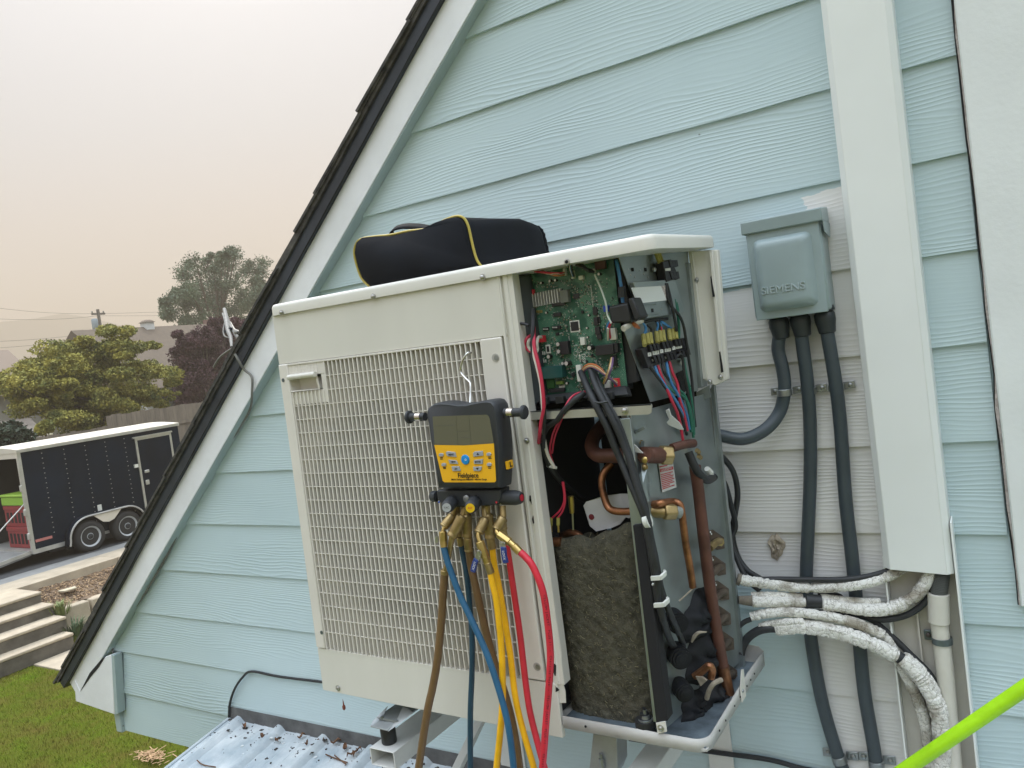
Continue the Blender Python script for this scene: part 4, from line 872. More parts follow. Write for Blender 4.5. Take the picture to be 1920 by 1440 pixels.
# metal shelf under the board
zsf = Zm(980, 600, 7.2); sf = lambda X, Y, v=0.006: F(*zsf(X, Y), v)
shelf = G().prism([sf(70, 1235), sf(1735, 1135), sf(1745, 1160), sf(1735, 1255), sf(1700, 1275), sf(80, 1350)], (0, 0.003, 0)).obj('shelf_front', mat('brushed_shelf', (0.50, 0.50, 0.47), 0.35, 0.75, var=0.1, vscale=8), unit, smooth=False)
G().prism([sf(70, 1235, 0.006), sf(1735, 1135, 0.006), sf(1740, 1130, 0.13), sf(150, 1210, 0.13)], (0, 0, -0.002)).obj('shelf_top', M_GALV, shelf, smooth=False)
screw(sf(1378, 1222, 0.005), shelf, 0.0055)
G().prism([sf(1330, 1290, 0.02), sf(1455, 1280, 0.02), sf(1475, 1500, 0.02), sf(1380, 1560, 0.02), F(1205, 850, 0.02), F(1175, 845, 0.02)], (0, 0.004, 0)).obj('shelf_leg', M_PAN, shelf, smooth=False)
# terminal plates: galvanised, parallel to the partition
OFU = -0.004
def T(X, Y, off=OFU): return Q(*z4(X, Y), off)
tp = G().prism([T(880, 165), T(1400, 120), T(1475, 1170), T(1120, 1255), T(915, 700), T(1045, 640)], -pnn*0.0015).obj('terminal_plate', M_GALV, unit, smooth=False)
lb_ = G().prism([T(955, 360, 0.006), T(1270, 340, 0.006), T(1345, 590, 0.006), T(1045, 635, 0.006)], pnn*0.010).obj('control_cover', M_GALV, tp, bevel=0.0015)
G().prism([T(972, 398, 0.0165), T(1192, 384, 0.0165), T(1262, 490, 0.0165), T(1015, 517, 0.0165)], pnn*0.0006).obj('white_label', mat('white_label', (0.72, 0.74, 0.72), 0.4), lb_, smooth=False)
G().prism([T(1195, 384, 0.0166), T(1238, 380, 0.0166), T(1275, 485, 0.0166), T(1240, 492, 0.0166)], pnn*0.0006).obj('printed_label', mat('printed_label', (0.5, 0.45, 0.42), 0.5, var=0.4, vscale=300, col2=(0.16, 0.12, 0.11)), lb_, smooth=False)
for a, b2 in (((1060, 525), (1155, 518)), ((1095, 600), (1180, 590))):
    G().tube([T(*a, 0.0165), T(*b2, 0.0165)], 0.0018, n=8, smooth=False).obj('embossed_rib', M_GALV, lb_)
for X, Y in ((1068, 575), (1200, 560), (1095, 605)): G().lathe(T(X, Y, 0.016), pnn, [(0, 0.002), (0.001, 0.0018)], n=8).obj('rivet', M_STEEL, lb_)
for X, Y in ((952, 262), (968, 302), (1000, 318), (1040, 268), (1068, 295), (1098, 318), (1128, 385)): G().lathe(T(X, Y), pnn, [(0, 0.0018), (0.001, 0.0016)], n=8).obj('rivet', M_STEEL, tp)
for X, Y in ((985, 262), (1082, 262), (1133, 568)): G().obox(T(X, Y, OFU+0.001 if Y < 400 else 0.0165), pdir*0.0035, pnn*0.0006, (0, 0, 0.0035)).obj('punched_slot', M_DARK, tp)
G().prism([T(1310, 1040, -0.003), T(1370, 1010, -0.003), T(1420, 1140, -0.003), T(1360, 1190, -0.003)], pnn*0.001).obj('opening', M_DARK, tp)
G().lathe(T(1335, 960), pnn, [(0, 0.006), (0.006, 0.006), (0.007, 0.003)], n=10).obj('screw', M_STEEL, tp)
G().lathe(T(1280, 450), pnn, [(0, 0.005), (0.008, 0.005), (0.009, 0.003)], n=10).obj('ground_screw', M_STEEL, tp)
# small terminal block at the top
tbk = G().prism([T(1150, 215, 0.0), T(1215, 195, 0.0), T(1275, 330, 0.0), T(1180, 365, 0.0)], pnn*0.018).obj('terminal_block', M_CHIP, tp, bevel=0.001)
for i in range(3):
    G().prism([T(1218+i*22, 198, 0.008), T(1238+i*22, 196, 0.008), T(1252+i*19, 245, 0.008), T(1232+i*19, 250, 0.008)], pnn*0.012).obj('divider', M_CHIP, tbk, bevel=0.0006)
    G().prism([T(1225+i*23, 285, 0.008), T(1244+i*23, 280, 0.008), T(1262+i*19, 335, 0.008), T(1242+i*19, 342, 0.008)], pnn*0.012).obj('divider', M_CHIP, tbk, bevel=0.0006)
G().prism([T(1226, 255, 0.02), T(1264, 250, 0.02), T(1266, 270, 0.02), T(1230, 273, 0.02)], pnn*0.0012).obj('number_tag', M_WHTP, tbk)
G().lathe(T(1140, 262, 0.0), pnn, [(0, 0.005), (0.004, 0.005), (0.006, 0.003)], n=10).obj('screw', M_STEEL, tbk)
M_YEL = mat('yellow_sleeve', (0.34, 0.30, 0.07), 0.5, var=0.2, vscale=80)
for i in range(3): G().tube([T(1155+i*14, 130, 0.006), T(1170+i*14, 175, 0.008), T(1185+i*12, 210, 0.012)], 0.0035, n=8).obj('sleeve', M_YEL, tbk)
# main terminal block with numbered tags and yellow sleeves
mt = G().prism([T(1000, 862, 0.0), T(1080, 832, 0.0), T(1345, 775, 0.0), T(1378, 905, 0.0), T(1150, 970, 0.0), T(1058, 1005, 0.0)], pnn*0.014).obj('terminal_block', M_CHIP, tp, bevel=0.001)
xs = [1065, 1092, 1116, 1162, 1188, 1212, 1256, 1280, 1304]
for i, X in enumerate(xs):
    Y = 790-(X-1065)*0.20
    G().tube([T(X, Y-40+0, 0.006), T(X+4, Y, 0.010), T(X+10, Y+42, 0.016)], [0.0042, 0.0046, 0.0042], n=8).obj('sleeve', M_YEL, mt)
    G().prism([T(X+10, Y+40, 0.010), T(X+28, Y+36, 0.010), T(X+44, Y+86, 0.010), T(X+28, Y+92, 0.010)], pnn*0.010).obj('divider', M_CHIP, mt, bevel=0.0005)
    G().prism([T(X+42, Y+125, 0.010), T(X+58, Y+120, 0.010), T(X+76, Y+170, 0.010), T(X+60, Y+178, 0.010)], pnn*0.010).obj('divider', M_CHIP, mt, bevel=0.0005)
    G().lathe(T(X+62, Y+150, 0.012), pnn, [(0, 0.0035), (0.004, 0.0035), (0.005, 0.002)], n=8).obj('screw', M_STEEL, mt)
for i, (X, Y, tx) in enumerate(((1112, 898, '1'), (1146, 888, '2'), (1170, 884, '3'), (1202, 874, '1'), (1236, 866, '2'), (1258, 862, '3'), (1293, 850, '1'), (1320, 842, '2'), (1342, 838, '3'))):
    G().obox(T(X, Y, 0.0155), pdir*0.0058, pnn*0.0006, (0, 0, 0.0036)).obj('number_tag', M_WHTP, mt)
    mtx = Matrix(((pdir[0], 0, pnn[0], 0), (pdir[1], 0, pnn[1], 0), (0, 1, 0, 0), (0, 0, 0, 1)))
    pt = T(X, Y, 0.0163); mtx.translation = Vector(tuple(pt))
    text(tx, 'tag_number', M_CHIP, mt, None, 0.0055, matrix=mtx, ext=0.0001)
# wires
M_W = {'r': mat('red_wire', (0.50, 0.025, 0.06), 0.45), 'b': mat('blue_wire', (0.05, 0.20, 0.42), 0.45), 'k': mat('black_wire', (0.014, 0.015, 0.017), 0.5),
       'g': mat('green_wire', (0.015, 0.13, 0.085), 0.45), 'w': mat('white_wire', (0.62, 0.58, 0.50), 0.45), 'y': mat('ochre_wire', (0.42, 0.26, 0.07), 0.45), 'o': mat('orange_wire', (0.45, 0.13, 0.04), 0.45), 'p': mat('violet_wire', (0.14, 0.08, 0.18), 0.45)}
def wire(col, pts, r=0.0028, fn=K, name='wire', n=7):
    return G().tube([fn(*p) for p in pts], r, n=n, k=6).obj(name, M_W[col], unit)
# harness from the terminal block down to the knock-outs
tw = lambda X, Y, o=0.012: T(X, Y, o)
for c, pts in (('k', [(1110, 985, .012), (1150, 1040, .016), (1210, 1120, .02), (1290, 1230, .022), (1340, 1330, .02), (1370, 1430, .018), (1390, 1500, .012)]),
               ('b', [(1150, 985, .012), (1180, 1060, .018), (1240, 1150, .022), (1310, 1250, .024), (1370, 1370, .02), (1395, 1470, .016)]),
               ('r', [(1172, 980, .012), (1200, 1060, .018), (1225, 1120, .02), (1280, 1250, .026), (1320, 1340, .024), (1345, 1440, .02), (1360, 1530, .018), (1375, 1590, .016)]),
               ('k', [(1205, 960, .012), (1225, 1040, .018), (1290, 1130, .02), (1340, 1200, .02), (1380, 1330, .018), (1410, 1450, .012)]),
               ('b', [(1238, 955, .012), (1250, 1030, .018), (1275, 1110, .022), (1340, 1230, .024), (1390, 1350, .02), (1410, 1460, .016)]),
               ('r', [(1258, 950, .012), (1285, 1040, .018), (1320, 1120, .022), (1335, 1230, .024), (1370, 1350, .022), (1395, 1470, .018)]),
               ('k', [(1300, 930, .012), (1350, 900, .02), (1375, 1060, .02), (1395, 1170, .02), (1425, 1330, .018), (1450, 1440, .012)]),
               ('g', [(1365, 930, .012), (1385, 1040, .018), (1410, 1150, .02), (1430, 1270, .02), (1440, 1400, .016), (1445, 1500, .012)]),
               ('g', [(1220, 1120, .014), (1280, 1170, .02), (1370, 1220, .022), (1410, 1290, .022), (1430, 1400, .018), (1440, 1520, .014)]),
               ('g', [(1310, 1150, .014), (1370, 1200, .02), (1400, 1280, .024), (1420, 1390, .02), (1425, 1480, .016)]),
               ('k', [(1232, 365, .016), (1240, 430, .018), (1262, 520, .020), (1330, 600, .024), (1370, 700, .024), (1400, 900, .02), (1430, 1100, .02), (1440, 1300, .018), (1455, 1440, .012)]),
               ('k', [(1240, 365, .016), (1262, 450, .018), (1285, 560, .022), (1300, 640, .02), (1315, 720, .012)]),
               ('g', [(1285, 460, .012), (1300, 500, .014), (1320, 580, .016), (1332, 700, .014), (1328, 800, .010)]),
               ('g', [(1300, 470, .012), (1318, 540, .014), (1335, 620, .012)])):
    wire(c, pts, 0.0030, tw)
for c, pts in (('b', [(1070, 745, .006), (1085, 700, .008), (1060, 660, .006)]), ('b', [(1088, 740, .006), (1078, 690, .008)]), ('b', [(1165, 720, .006), (1175, 680, .008), (1160, 640, .006)]), ('k', [(1190, 720, .006), (1185, 670, .008), (1150, 640, .006)]),
               ('b', [(1205, 705, .006), (1190, 660, .008)]), ('b', [(1262, 700, .006), (1230, 670, .008), (1195, 650, .006)]), ('b', [(1280, 705, .006), (1240, 680, .008), (1200, 660, .006)]), ('r', [(1195, 720, .006), (1200, 700, .008), (1185, 690, .006)]), ('k', [(1120, 760, .006), (1125, 710, .008), (1095, 680, .006)])):
    wire(c, pts, 0.0022, tw)
wire('k', [(1060, 660, .0), (1140, 640, .006), (1245, 632, .006)], 0.003, tw)
# cut plastic edge strip and bundle between board and plates
G().tube([T(915, 705, 0.004), T(960, 680, 0.006), T(1055, 648, 0.006)], [0.006, 0.005, 0.0045], n=8).obj('edge_strip', mat('frayed_edge_strip', (0.50, 0.48, 0.40), 0.7, var=0.2, vscale=60), tp)
G().tube([T(985, 660, 0.012), T(1010, 685, 0.014), T(1035, 700, 0.012)], [0.003, 0.0045, 0.002], n=6).obj('red_tie', M_W['o'], tp)
G().prism([K(800, 540, 0.03), K(945, 508, 0.03), K(985, 655, 0.03), K(820, 668, 0.03)], (0, 0.03, 0)).obj('harness_sleeve', M_BLK, bay, bevel=0.004)
G().prism([K(945, 480, 0.02), K(985, 470, 0.02), K(1045, 620, 0.02), K(1000, 650, 0.02)], (0, 0.04, 0)).obj('harness_sleeve', M_BLK, bay, bevel=0.003)
wire('b', [(865, 190, 0.06), (880, 280, 0.05), (900, 400, 0.05), (912, 510, 0.05)], 0.0032); wire('b', [(855, 190, 0.07), (888, 330, 0.06), (905, 450, 0.06)], 0.0028)
wire('k', [(900, 390, 0.04), (905, 470, 0.04)], 0.007)
G().tube([K(700, 300, 0.04), K(745, 400, 0.035), K(785, 520, 0.03), K(795, 600, 0.03), K(825, 665, 0.025)], 0.0018, n=6).obj('clear_tie', mat('clear_tie', (0.45, 0.50, 0.42), 0.3), bay)
wire('b', [(815, 650, 0.03), (795, 690, 0.035), (800, 740, 0.045), (812, 785, 0.055)], 0.0026); wire('r', [(825, 655, 0.03), (808, 700, 0.035), (815, 780, 0.055)], 0.0026); wire('w', [(800, 700, 0.032), (803, 790, 0.055)], 0.0024)
for i, c in enumerate('rowkyo'):
    wire(c, [(250+i*12, 275, 0.03), (330+i*10, 285+i*3, 0.02), (420, 290+i*3, 0.02), (470, 285+i*3, 0.045)], 0.0022)
for i, c in enumerate('kwbk'): wire(c, [(500+i*8, 215, 0.03), (515+i*5, 270, 0.03), (530+i*4, 310, 0.05)], 0.0022)
for i in range(5): wire('k', [(560+i*12, 225, 0.03), (620+i*8, 250+i*5, 0.025), (680+i*3, 268+i*3, 0.05)], 0.0026)
# red, white and black pair running down past the board's left edge
wire('k', [(240, 560, 0.03), (238, 680, 0.012), (232, 800, 0.004), (240, 950, 0.0), (290, 1100, -0.002), (318, 1250, -0.004), (322, 1440, 0.0), (315, 1600, 0.01)], 0.0042)
wire('r', [(242, 690, 0.02), (244, 780, 0.006), (250, 860, 0.0), (280, 980, -0.004), (305, 1120, -0.006), (318, 1290, -0.006), (300, 1400, -0.004), (288, 1490, 0.0), (282, 1560, 0.02)], 0.0038)
wire('w', [(236, 800, 0.004), (245, 900, 0.0), (270, 1000, -0.003), (296, 1120, -0.005), (308, 1260, -0.006), (316, 1400, 0.0), (318, 1500, 0.004), (345, 1640, 0.02), (400, 1750, 0.03)], 0.0034)
wire('r', [(225, 752, 0.03), (190, 780, 0.02), (178, 830, 0.02), (205, 870, 0.02), (240, 880, 0.02)], 0.003); wire('w', [(222, 775, 0.03), (203, 800, 0.02), (203, 840, 0.02), (228, 878, 0.02)], 0.003)
wire('w', [(300, 770, 0.045), (278, 770, 0.03), (268, 820, 0.02), (272, 860, 0.02), (258, 890, 0.01)], 0.003)
wire('k', [(115, 670, 0.01), (160, 668, 0.012), (205, 680, 0.012)], 0.003)
# ribbon of ochre and violet leads and the black cable trunks
for i, c in enumerate(('o', 'y', 'w', 'o', 'y', 'p')):
    wire(c, [(600+i*2, 1022+i*4, 0.05), (630+i*2, 985+i*4, 0.035), (680, 972+i*4, 0.03), (740, 1000+i*5, 0.03), (800+i*5, 1070+i*3, 0.035), (865, 1098+i*6, 0.05)], 0.0022)
for i, c in enumerate(('y', 'w', 'y', 'p')):
    wire(c, [(828+i*3, 925, 0.05), (815+i*4, 990, 0.03), (795+i*4, 1050, 0.03), (768+i*3, 1115, 0.04)], 0.0024)
trk = [([(598, 1030, 0.045), (640, 1130, 0.02), (690, 1240, 0.0), (745, 1350, -0.004), (800, 1460, -0.002), (850, 1590, 0.002), (890, 1680, 0.004), (940, 1800, 0.0), (1010, 1960, -0.004), (1060, 2080, -0.006), (1090, 2170, -0.006)], 0.0068),
       ([(665, 1000, 0.04), (705, 1120, 0.016), (760, 1240, 0.002), (830, 1380, -0.002), (880, 1480, 0.0), (920, 1580, 0.002), (965, 1700, 0.0), (1005, 1850, -0.004), (1050, 1990, -0.006), (1085, 2100, -0.006), (1105, 2170, -0.006)], 0.0066),
       ([(690, 1010, 0.045), (735, 1130, 0.026), (790, 1240, 0.012), (860, 1370, 0.008), (905, 1470, 0.008), (945, 1580, 0.008), (985, 1720, 0.006), (1030, 1880, 0.004), (1075, 2020, 0.002), (1100, 2160, 0.0)], 0.0060)]
for pts, r in trk: G().tube([K(X, Y, v) for X, Y, v in pts], r, n=12).obj('cable_trunk', M_RUB, unit)
low = [([(1085, 2165, -0.006), (1100, 2260, -0.006), (1135, 2400, -0.004), (1165, 2540, -0.002), (1175, 2640, 0.0), (1185, 2760, 0.004), (1210, 2870, 0.006), (1235, 2960, 0.02), (1265, 3040, 0.04), (1300, 3100, 0.06)], 0.0068),
       ([(1105, 2170, -0.006), (1125, 2280, -0.004), (1155, 2420, -0.004), (1180, 2560, 0.0), (1200, 2660, 0.004), (1240, 2780, 0.012), (1290, 2900, 0.03), (1335, 3000, 0.06), (1365, 3080, 0.09)], 0.0060),
       ([(1095, 2165, 0.0), (1105, 2300, 0.0), (1128, 2440, 0.0), (1150, 2560, 0.002), (1160, 2700, 0.006), (1185, 2820, 0.01)], 0.0056)]
for pts, r in low: G().tube([K(X, Y, v) for X, Y, v in pts], r, n=10).obj('cable_trunk', M_RUB, unit)
G().tube([K(1080, 2150, -0.004), K(1112, 2142, -0.004)], 0.0135, n=14, smooth=False).obj('tube_clip', mat('white_clip', (0.60, 0.61, 0.56), 0.45), unit)
for X, Y in ((1150, 2558), (1172, 2760)):
    P = [K(X-25, Y+20, -0.012), K(X+45, Y+15, -0.014), K(X+80, Y-18, -0.002), K(X+72, Y-30, 0.01)]
    g = G()
    for a, b2 in zip(P, P[1:]):
        d0 = (b2-a)/2; g.obox((a+b2)/2, d0*1.04, nrm(np.cross(d0, (0, 0, 1)))*0.0025, (0, 0, 0.0042))
    g.obj('cable_clip', mat('white_clip', (0.60, 0.61, 0.56), 0.45), unit, bevel=0.0008)
G().tube([K(705, 1255, -0.012), K(740, 1262, -0.014), K(800, 1252, -0.010)], 0.0022, n=6).obj('cable_tie', M_BLK, unit)
G().tube([K(620, 1190, 0.02), K(560, 1230, 0.006), K(480, 1310, 0.004), K(420, 1390, 0.01), K(340, 1450, 0.02), K(310, 1550, 0.03), K(350, 1700, 0.04), K(430, 1830, 0.07), K(560, 1950, 0.14), K(640, 2000, 0.22)], 0.0058, n=10).obj('cable_trunk', M_RUB, unit)
wire('r', [(640, 1178, 0.03), (570, 1195, 0.02), (520, 1225, 0.01), (480, 1290, 0.002), (450, 1360, 0.004), (420, 1420, 0.02), (385, 1500, 0.03), (365, 1620, 0.04), (395, 1740, 0.05)], 0.0022)
wire('r', [(650, 1172, 0.03), (580, 1188, 0.02), (530, 1215, 0.01), (495, 1270, 0.002), (465, 1350, 0.004), (438, 1420, 0.02), (400, 1520, 0.03), (380, 1640, 0.04)], 0.0020)
z5 = Zm(940, 740, 2.88)
def clearof(px, py, v, c=0.014):                                # keep fittings on the open side of the partition plate
    p = F(px, py, v)
    return Q(px, py, c) if px > 1205 and (p-PA) @ pnn < c else p
def C5(X, Y, v=0.06, c=0.014): return clearof(*z5(X, Y), v, c)
def wire5(col, pts, r=0.002): return wire(col, pts, r, C5)
wire5('r', [(330, 470, .05), (340, 560, .05), (320, 620, .05), (275, 665, .05)]); wire5('r', [(335, 470, .05), (345, 570, .05), (330, 630, .05), (305, 665, .05)])
for X in (268, 307):
    G().tube([C5(X, 665, .05), C5(X, 705, .05)], 0.0038, n=8, smooth=False).obj('spade_sleeve', M_YEL, unit); G().tube([C5(X, 700, .05), C5(X+2, 742, .05)], 0.0026, n=8, smooth=False).obj('spade_terminal', M_BRASS, unit)
G().tube([C5(375, 548, .07), C5(378, 595, .07), C5(382, 640, .07)], [0.006, 0.006, 0.0045], n=6, smooth=False).obj('valve_stem', M_BRASS, unit)
G().tube([C5(384, 640, .07), C5(388, 730, .07)], 0.002, n=6, smooth=False).obj('valve_stem', M_STEEL, unit)
G().tube([C5(300, 395, .045), C5(272, 390, .04), C5(250, 385, .045)], 0.003, n=6).obj('cable_tie', mat('white_clip', (0.60, 0.61, 0.56), 0.45), unit)

# ---- lower bay: pipes, valves, compressor in its fibre jacket
def pipe(pts, r, m, name='copper_pipe', n=14, fn=C5): return G().tube([fn(*p) for p in pts], r, n=n, k=8).obj(name, m, unit)
pipe([(545, 170, .17), (520, 200, .14), (495, 240, .11), (490, 290, .09), (520, 325, .075), (590, 330, .07), (700, 325, .065), (790, 325, .07), (870, 328, .085)], 0.0145, M_COPD, 'suction_pipe')
sv = G().tube([C5(770, 325, .068), C5(862, 328, .085)], 0.0155, n=14, smooth=False).obj('service_valve', M_COPD, unit)
G().tube([C5(858, 326, .084), C5(918, 326, .10)], 0.020, n=6, smooth=False).obj('hex_nut', M_BRASSD, sv, bevel=0.003)
G().lathe(C5(778, 350, .05), (0.25, -1, -0.05), [(0, 0.006), (0.006, 0.0065), (0.008, 0.005), (0.0085, 0.003)], n=14).obj('valve_port', M_BRASS, sv)
G().tube([C5(920, 288, .10), C5(985, 270, .13), C5(1040, 262, .16)], 0.0085, n=10).obj('stub_pipe', M_COPD, sv)
g = G()
g.prism([C5(738, 255, .05), C5(772, 250, .05), C5(770, 310, .05), C5(790, 390, .05), C5(780, 480, .05), C5(800, 575, .05), C5(790, 580, .05), C5(765, 480, .05), C5(752, 380, .05), C5(745, 320, .05)], (0, 0.004, 0))
g.obj('valve_bracket', M_GALV, unit, smooth=False)
G().prism([C5(788, 470, .05), C5(806, 468, .05), C5(812, 450, .05), C5(818, 460, .05), C5(806, 482, .05), C5(790, 486, .05)], (0, 0.003, 0)).obj('bracket_hook', M_GALV, unit)
screw(C5(758, 262, .048), unit, 0.005, m=M_BRASSD); screw(C5(775, 390, .048), unit, 0.005, m=M_BRASSD)
pipe([(595, 370, .10), (555, 420, .09), (542, 470, .085), (555, 550, .08), (580, 610, .075), (625, 630, .07), (700, 630, .065), (750, 628, .065)], 0.0075, M_COP)
lv = G().tube([C5(760, 625, .06), C5(880, 632, .08)], 0.0125, n=12, smooth=False).obj('service_valve', M_BRASSD, unit)
G().tube([C5(872, 632, .078), C5(938, 632, .092)], 0.0165, n=6, smooth=False).obj('hex_nut', M_BRASSD, lv, bevel=0.003)
G().tube([C5(935, 632, .09), C5(968, 640, .10)], 0.012, n=14, smooth=False).obj('cap', mat('grey_cap', (0.22, 0.24, 0.22), 0.5), lv, bevel=0.003)
pipe([(760, 600, .09), (850, 588, .10), (920, 578, .11), (960, 590, .115), (975, 640, .115), (985, 720, .115), (1000, 830, .12), (1018, 930, .125), (1034, 1040, .13)], 0.0072, M_COP)
pipe([(330, 760, .10), (380, 745, .09), (425, 765, .085), (445, 810, .085)], 0.0075, M_COP)
G().tube([C5(262, 795, .06), C5(325, 795, .06)], 0.010, n=12, smooth=False).obj('copper_pipe', M_COP, unit)
G().lathe(C5(292, 830, .07), (0, 0, 1), [(0, 0.017), (0.012, 0.017), (0.013, 0.012), (0.03, 0.011)], n=16).obj('compressor_terminal', M_BLK, unit)
# tall brown header pipe with side stubs
hd = [(1045, 385), (1062, 500), (1078, 640), (1095, 790), (1112, 930), (1130, 1060), (1148, 1180), (1170, 1320), (1188, 1420), (1202, 1500), (1218, 1570), (1236, 1660)]
G().tube([Q(*z5(X, Y), 0.030) for X, Y in hd], 0.0118, n=16, k=8).obj('header_pipe', M_COPD, unit)
G().tube([Q(*z5(X, Y), 0.0302) for X, Y in ((1196, 1465), (1206, 1520), (1222, 1590), (1238, 1668))], 0.0122, n=16, k=8).obj('header_pipe', M_COP, unit)
M_RUST = mat('rusty_flange', (0.10, 0.075, 0.055), 0.6, 0.4, var=0.4, vscale=40)
for i, (X, Y) in enumerate(((1170, 790), (1178, 930), (1195, 1065), (1205, 1200), (1222, 1335), (1240, 1505))):
    q5 = lambda a, b2, o: Q(*z5(a, b2), o)
    pl = G().prism([q5(X-55, Y-55, .003), q5(X-35, Y-62, .003), q5(X+25, Y-20, .003), q5(X+28, Y+40, .003), q5(X-10, Y+48, .003), q5(X-45, Y+25, .003)], pnn*0.004).obj('flange_plate', M_RUST, unit, bevel=0.001)
    G().tube([q5(X-45, Y+40, .026), q5(X-10, Y+8, .022), q5(X+8, Y, .010)], 0.0075, n=10).obj('stub_pipe', M_RUST if i else M_BRASSD, pl)
    G().lathe(q5(X+2, Y+2, .006), pnn*0.8-pdir*0.5, [(0, 0.0095), (0.009, 0.0095), (0.010, 0.006)], n=6).obj('flare_nut', M_BRASSD if i < 1 else M_RUST, pl)
    for dx, dy in ((-42, -48), (-36, -38)): G().lathe(q5(X+dx, Y+dy, .0072), pnn, [(0, 0.0022), (0.001, 0.002)], n=8).obj('pale_rivet', M_TRIM, pl)
# warning label
wl_ = G().prism([Q(*z5(848, 372), 0.002), Q(*z5(925, 358), 0.002), Q(*z5(945, 500), 0.002), Q(*z5(868, 528), 0.002)], pnn*0.0006).obj('warning_label', mat('label_paper', (0.55, 0.55, 0.53), 0.5), unit, smooth=False)
M_INK = mat('red_ink', (0.50, 0.05, 0.06), 0.5)
def lab(fx, fy): a, b2, c, d2 = [np.array(z5(*p)) for p in ((848, 372), (925, 358), (945, 500), (868, 528))]; t_, b3 = a+(b2-a)*fx, d2+(c-d2)*fx; return t_+(b3-t_)*fy
for k, (f0, f1, x1) in enumerate([(0.10, 0.14, 0.6), (0.20, 0.31, 0.97)]+[(0.38+0.062*i, 0.41+0.062*i, (0.9, 0.75, 0.93, 0.86, 0.95, 0.8, 0.92, 0.6, 0.9)[i]) for i in range(9)]):
    G().prism([Q(*lab(0.05, f0), 0.0032), Q(*lab(x1, f0), 0.0032), Q(*lab(x1, f1), 0.0032), Q(*lab(0.05, f1), 0.0032)], pnn*0.0002).obj('printed_line', M_INK, wl_, smooth=False)
text('WARNING', 'printed_word', mat('label_paper', (0.55, 0.55, 0.53), 0.5), wl_, None, 0.0085, matrix=Matrix(((pdir[0], 0, pnn[0], Q(*lab(0.5, 0.255), 0.0035)[0]), (pdir[1], 0, pnn[1], Q(*lab(0.5, 0.255), 0.0035)[1]), (0, 1, 0, Q(*lab(0.5, 0.255), 0.0035)[2]), (0, 0, 0, 1))), ext=0.0001)
# white paper tag
tg = G().prism([C5(443, 600, .100), C5(458, 578, .100), C5(560, 545, .100), C5(640, 535, .105), C5(705, 535, .110), C5(720, 640, .110), C5(690, 668, .105), C5(672, 662, .103), C5(655, 685, .103), C5(640, 700, .101), C5(600, 718, .100), C5(512, 738, .100), C5(478, 710, .100)], (0, 0.0008, 0)).obj('paper_tag', mat('grey_paper', (0.50, 0.50, 0.50), 0.8, var=0.08, vscale=15), unit, smooth=False)
G().lathe(C5(487, 660, .100), (0, -1, 0), [(0, 0.0062), (0.0012, 0.006), (0.0014, 0.003)], n=16).obj('red_eyelet', mat('maroon_eyelet', (0.15, 0.015, 0.025), 0.5), tg)
G().tube([C5(700, 380, .06), C5(715, 480, .062), C5(732, 600, .062)], 0.009, n=4, smooth=False).obj('grey_post', M_PAN, unit)
# compressor jacket: felted fibre blanket, lumpy, with stray fibres
def noise3(p, f, seed=0):
    return (math.sin(p[0]*f*1.0+seed)*math.sin(p[1]*f*1.3+seed*2.1)+math.sin(p[2]*f*1.17+seed*0.7)*math.sin(p[0]*f*0.83+1.7)+math.sin((p[0]+p[2])*f*2.1+seed)*0.5)/2.5
g = G(); NX, NZ = 60, 100
jq = [np.array(p) for p in ((1022, 1022), (1188, 988), (1232, 1372), (1066, 1348))]
jv = []
rj = np.random.default_rng(3)
nz_ = rj.normal(0, 1, (NZ+1, NX+1))
for i in range(NZ+1):
    for j in range(NX+1):
        fx, fz = j/NX, i/NZ
        pt = (jq[0]*(1-fx)+jq[1]*fx)*(1-fz)+(jq[3]*(1-fx)+jq[2]*fx)*fz
        p = F(pt[0], pt[1]-(5*math.sin(fx*9)+3*math.sin(fx*23))*(1-fz)**8, 0.045)
        ed = min(fx, 1-fx)*NX; et = fz*NZ
        bul = 0.020*(1-math.exp(-ed/5))*(1-math.exp(-et/4))
        d = 0.0030*noise3(p, 70, 1)+0.0018*noise3(p, 210, 4)+0.0011*nz_[i, j]
        jv.append((p[0], p[1]-bul+0.020-d, p[2]))
fcs = [(i*(NX+1)+j, (i+1)*(NX+1)+j, (i+1)*(NX+1)+j+1, i*(NX+1)+j+1) for i in range(NZ) for j in range(NX)]
g.add(jv, fcs)
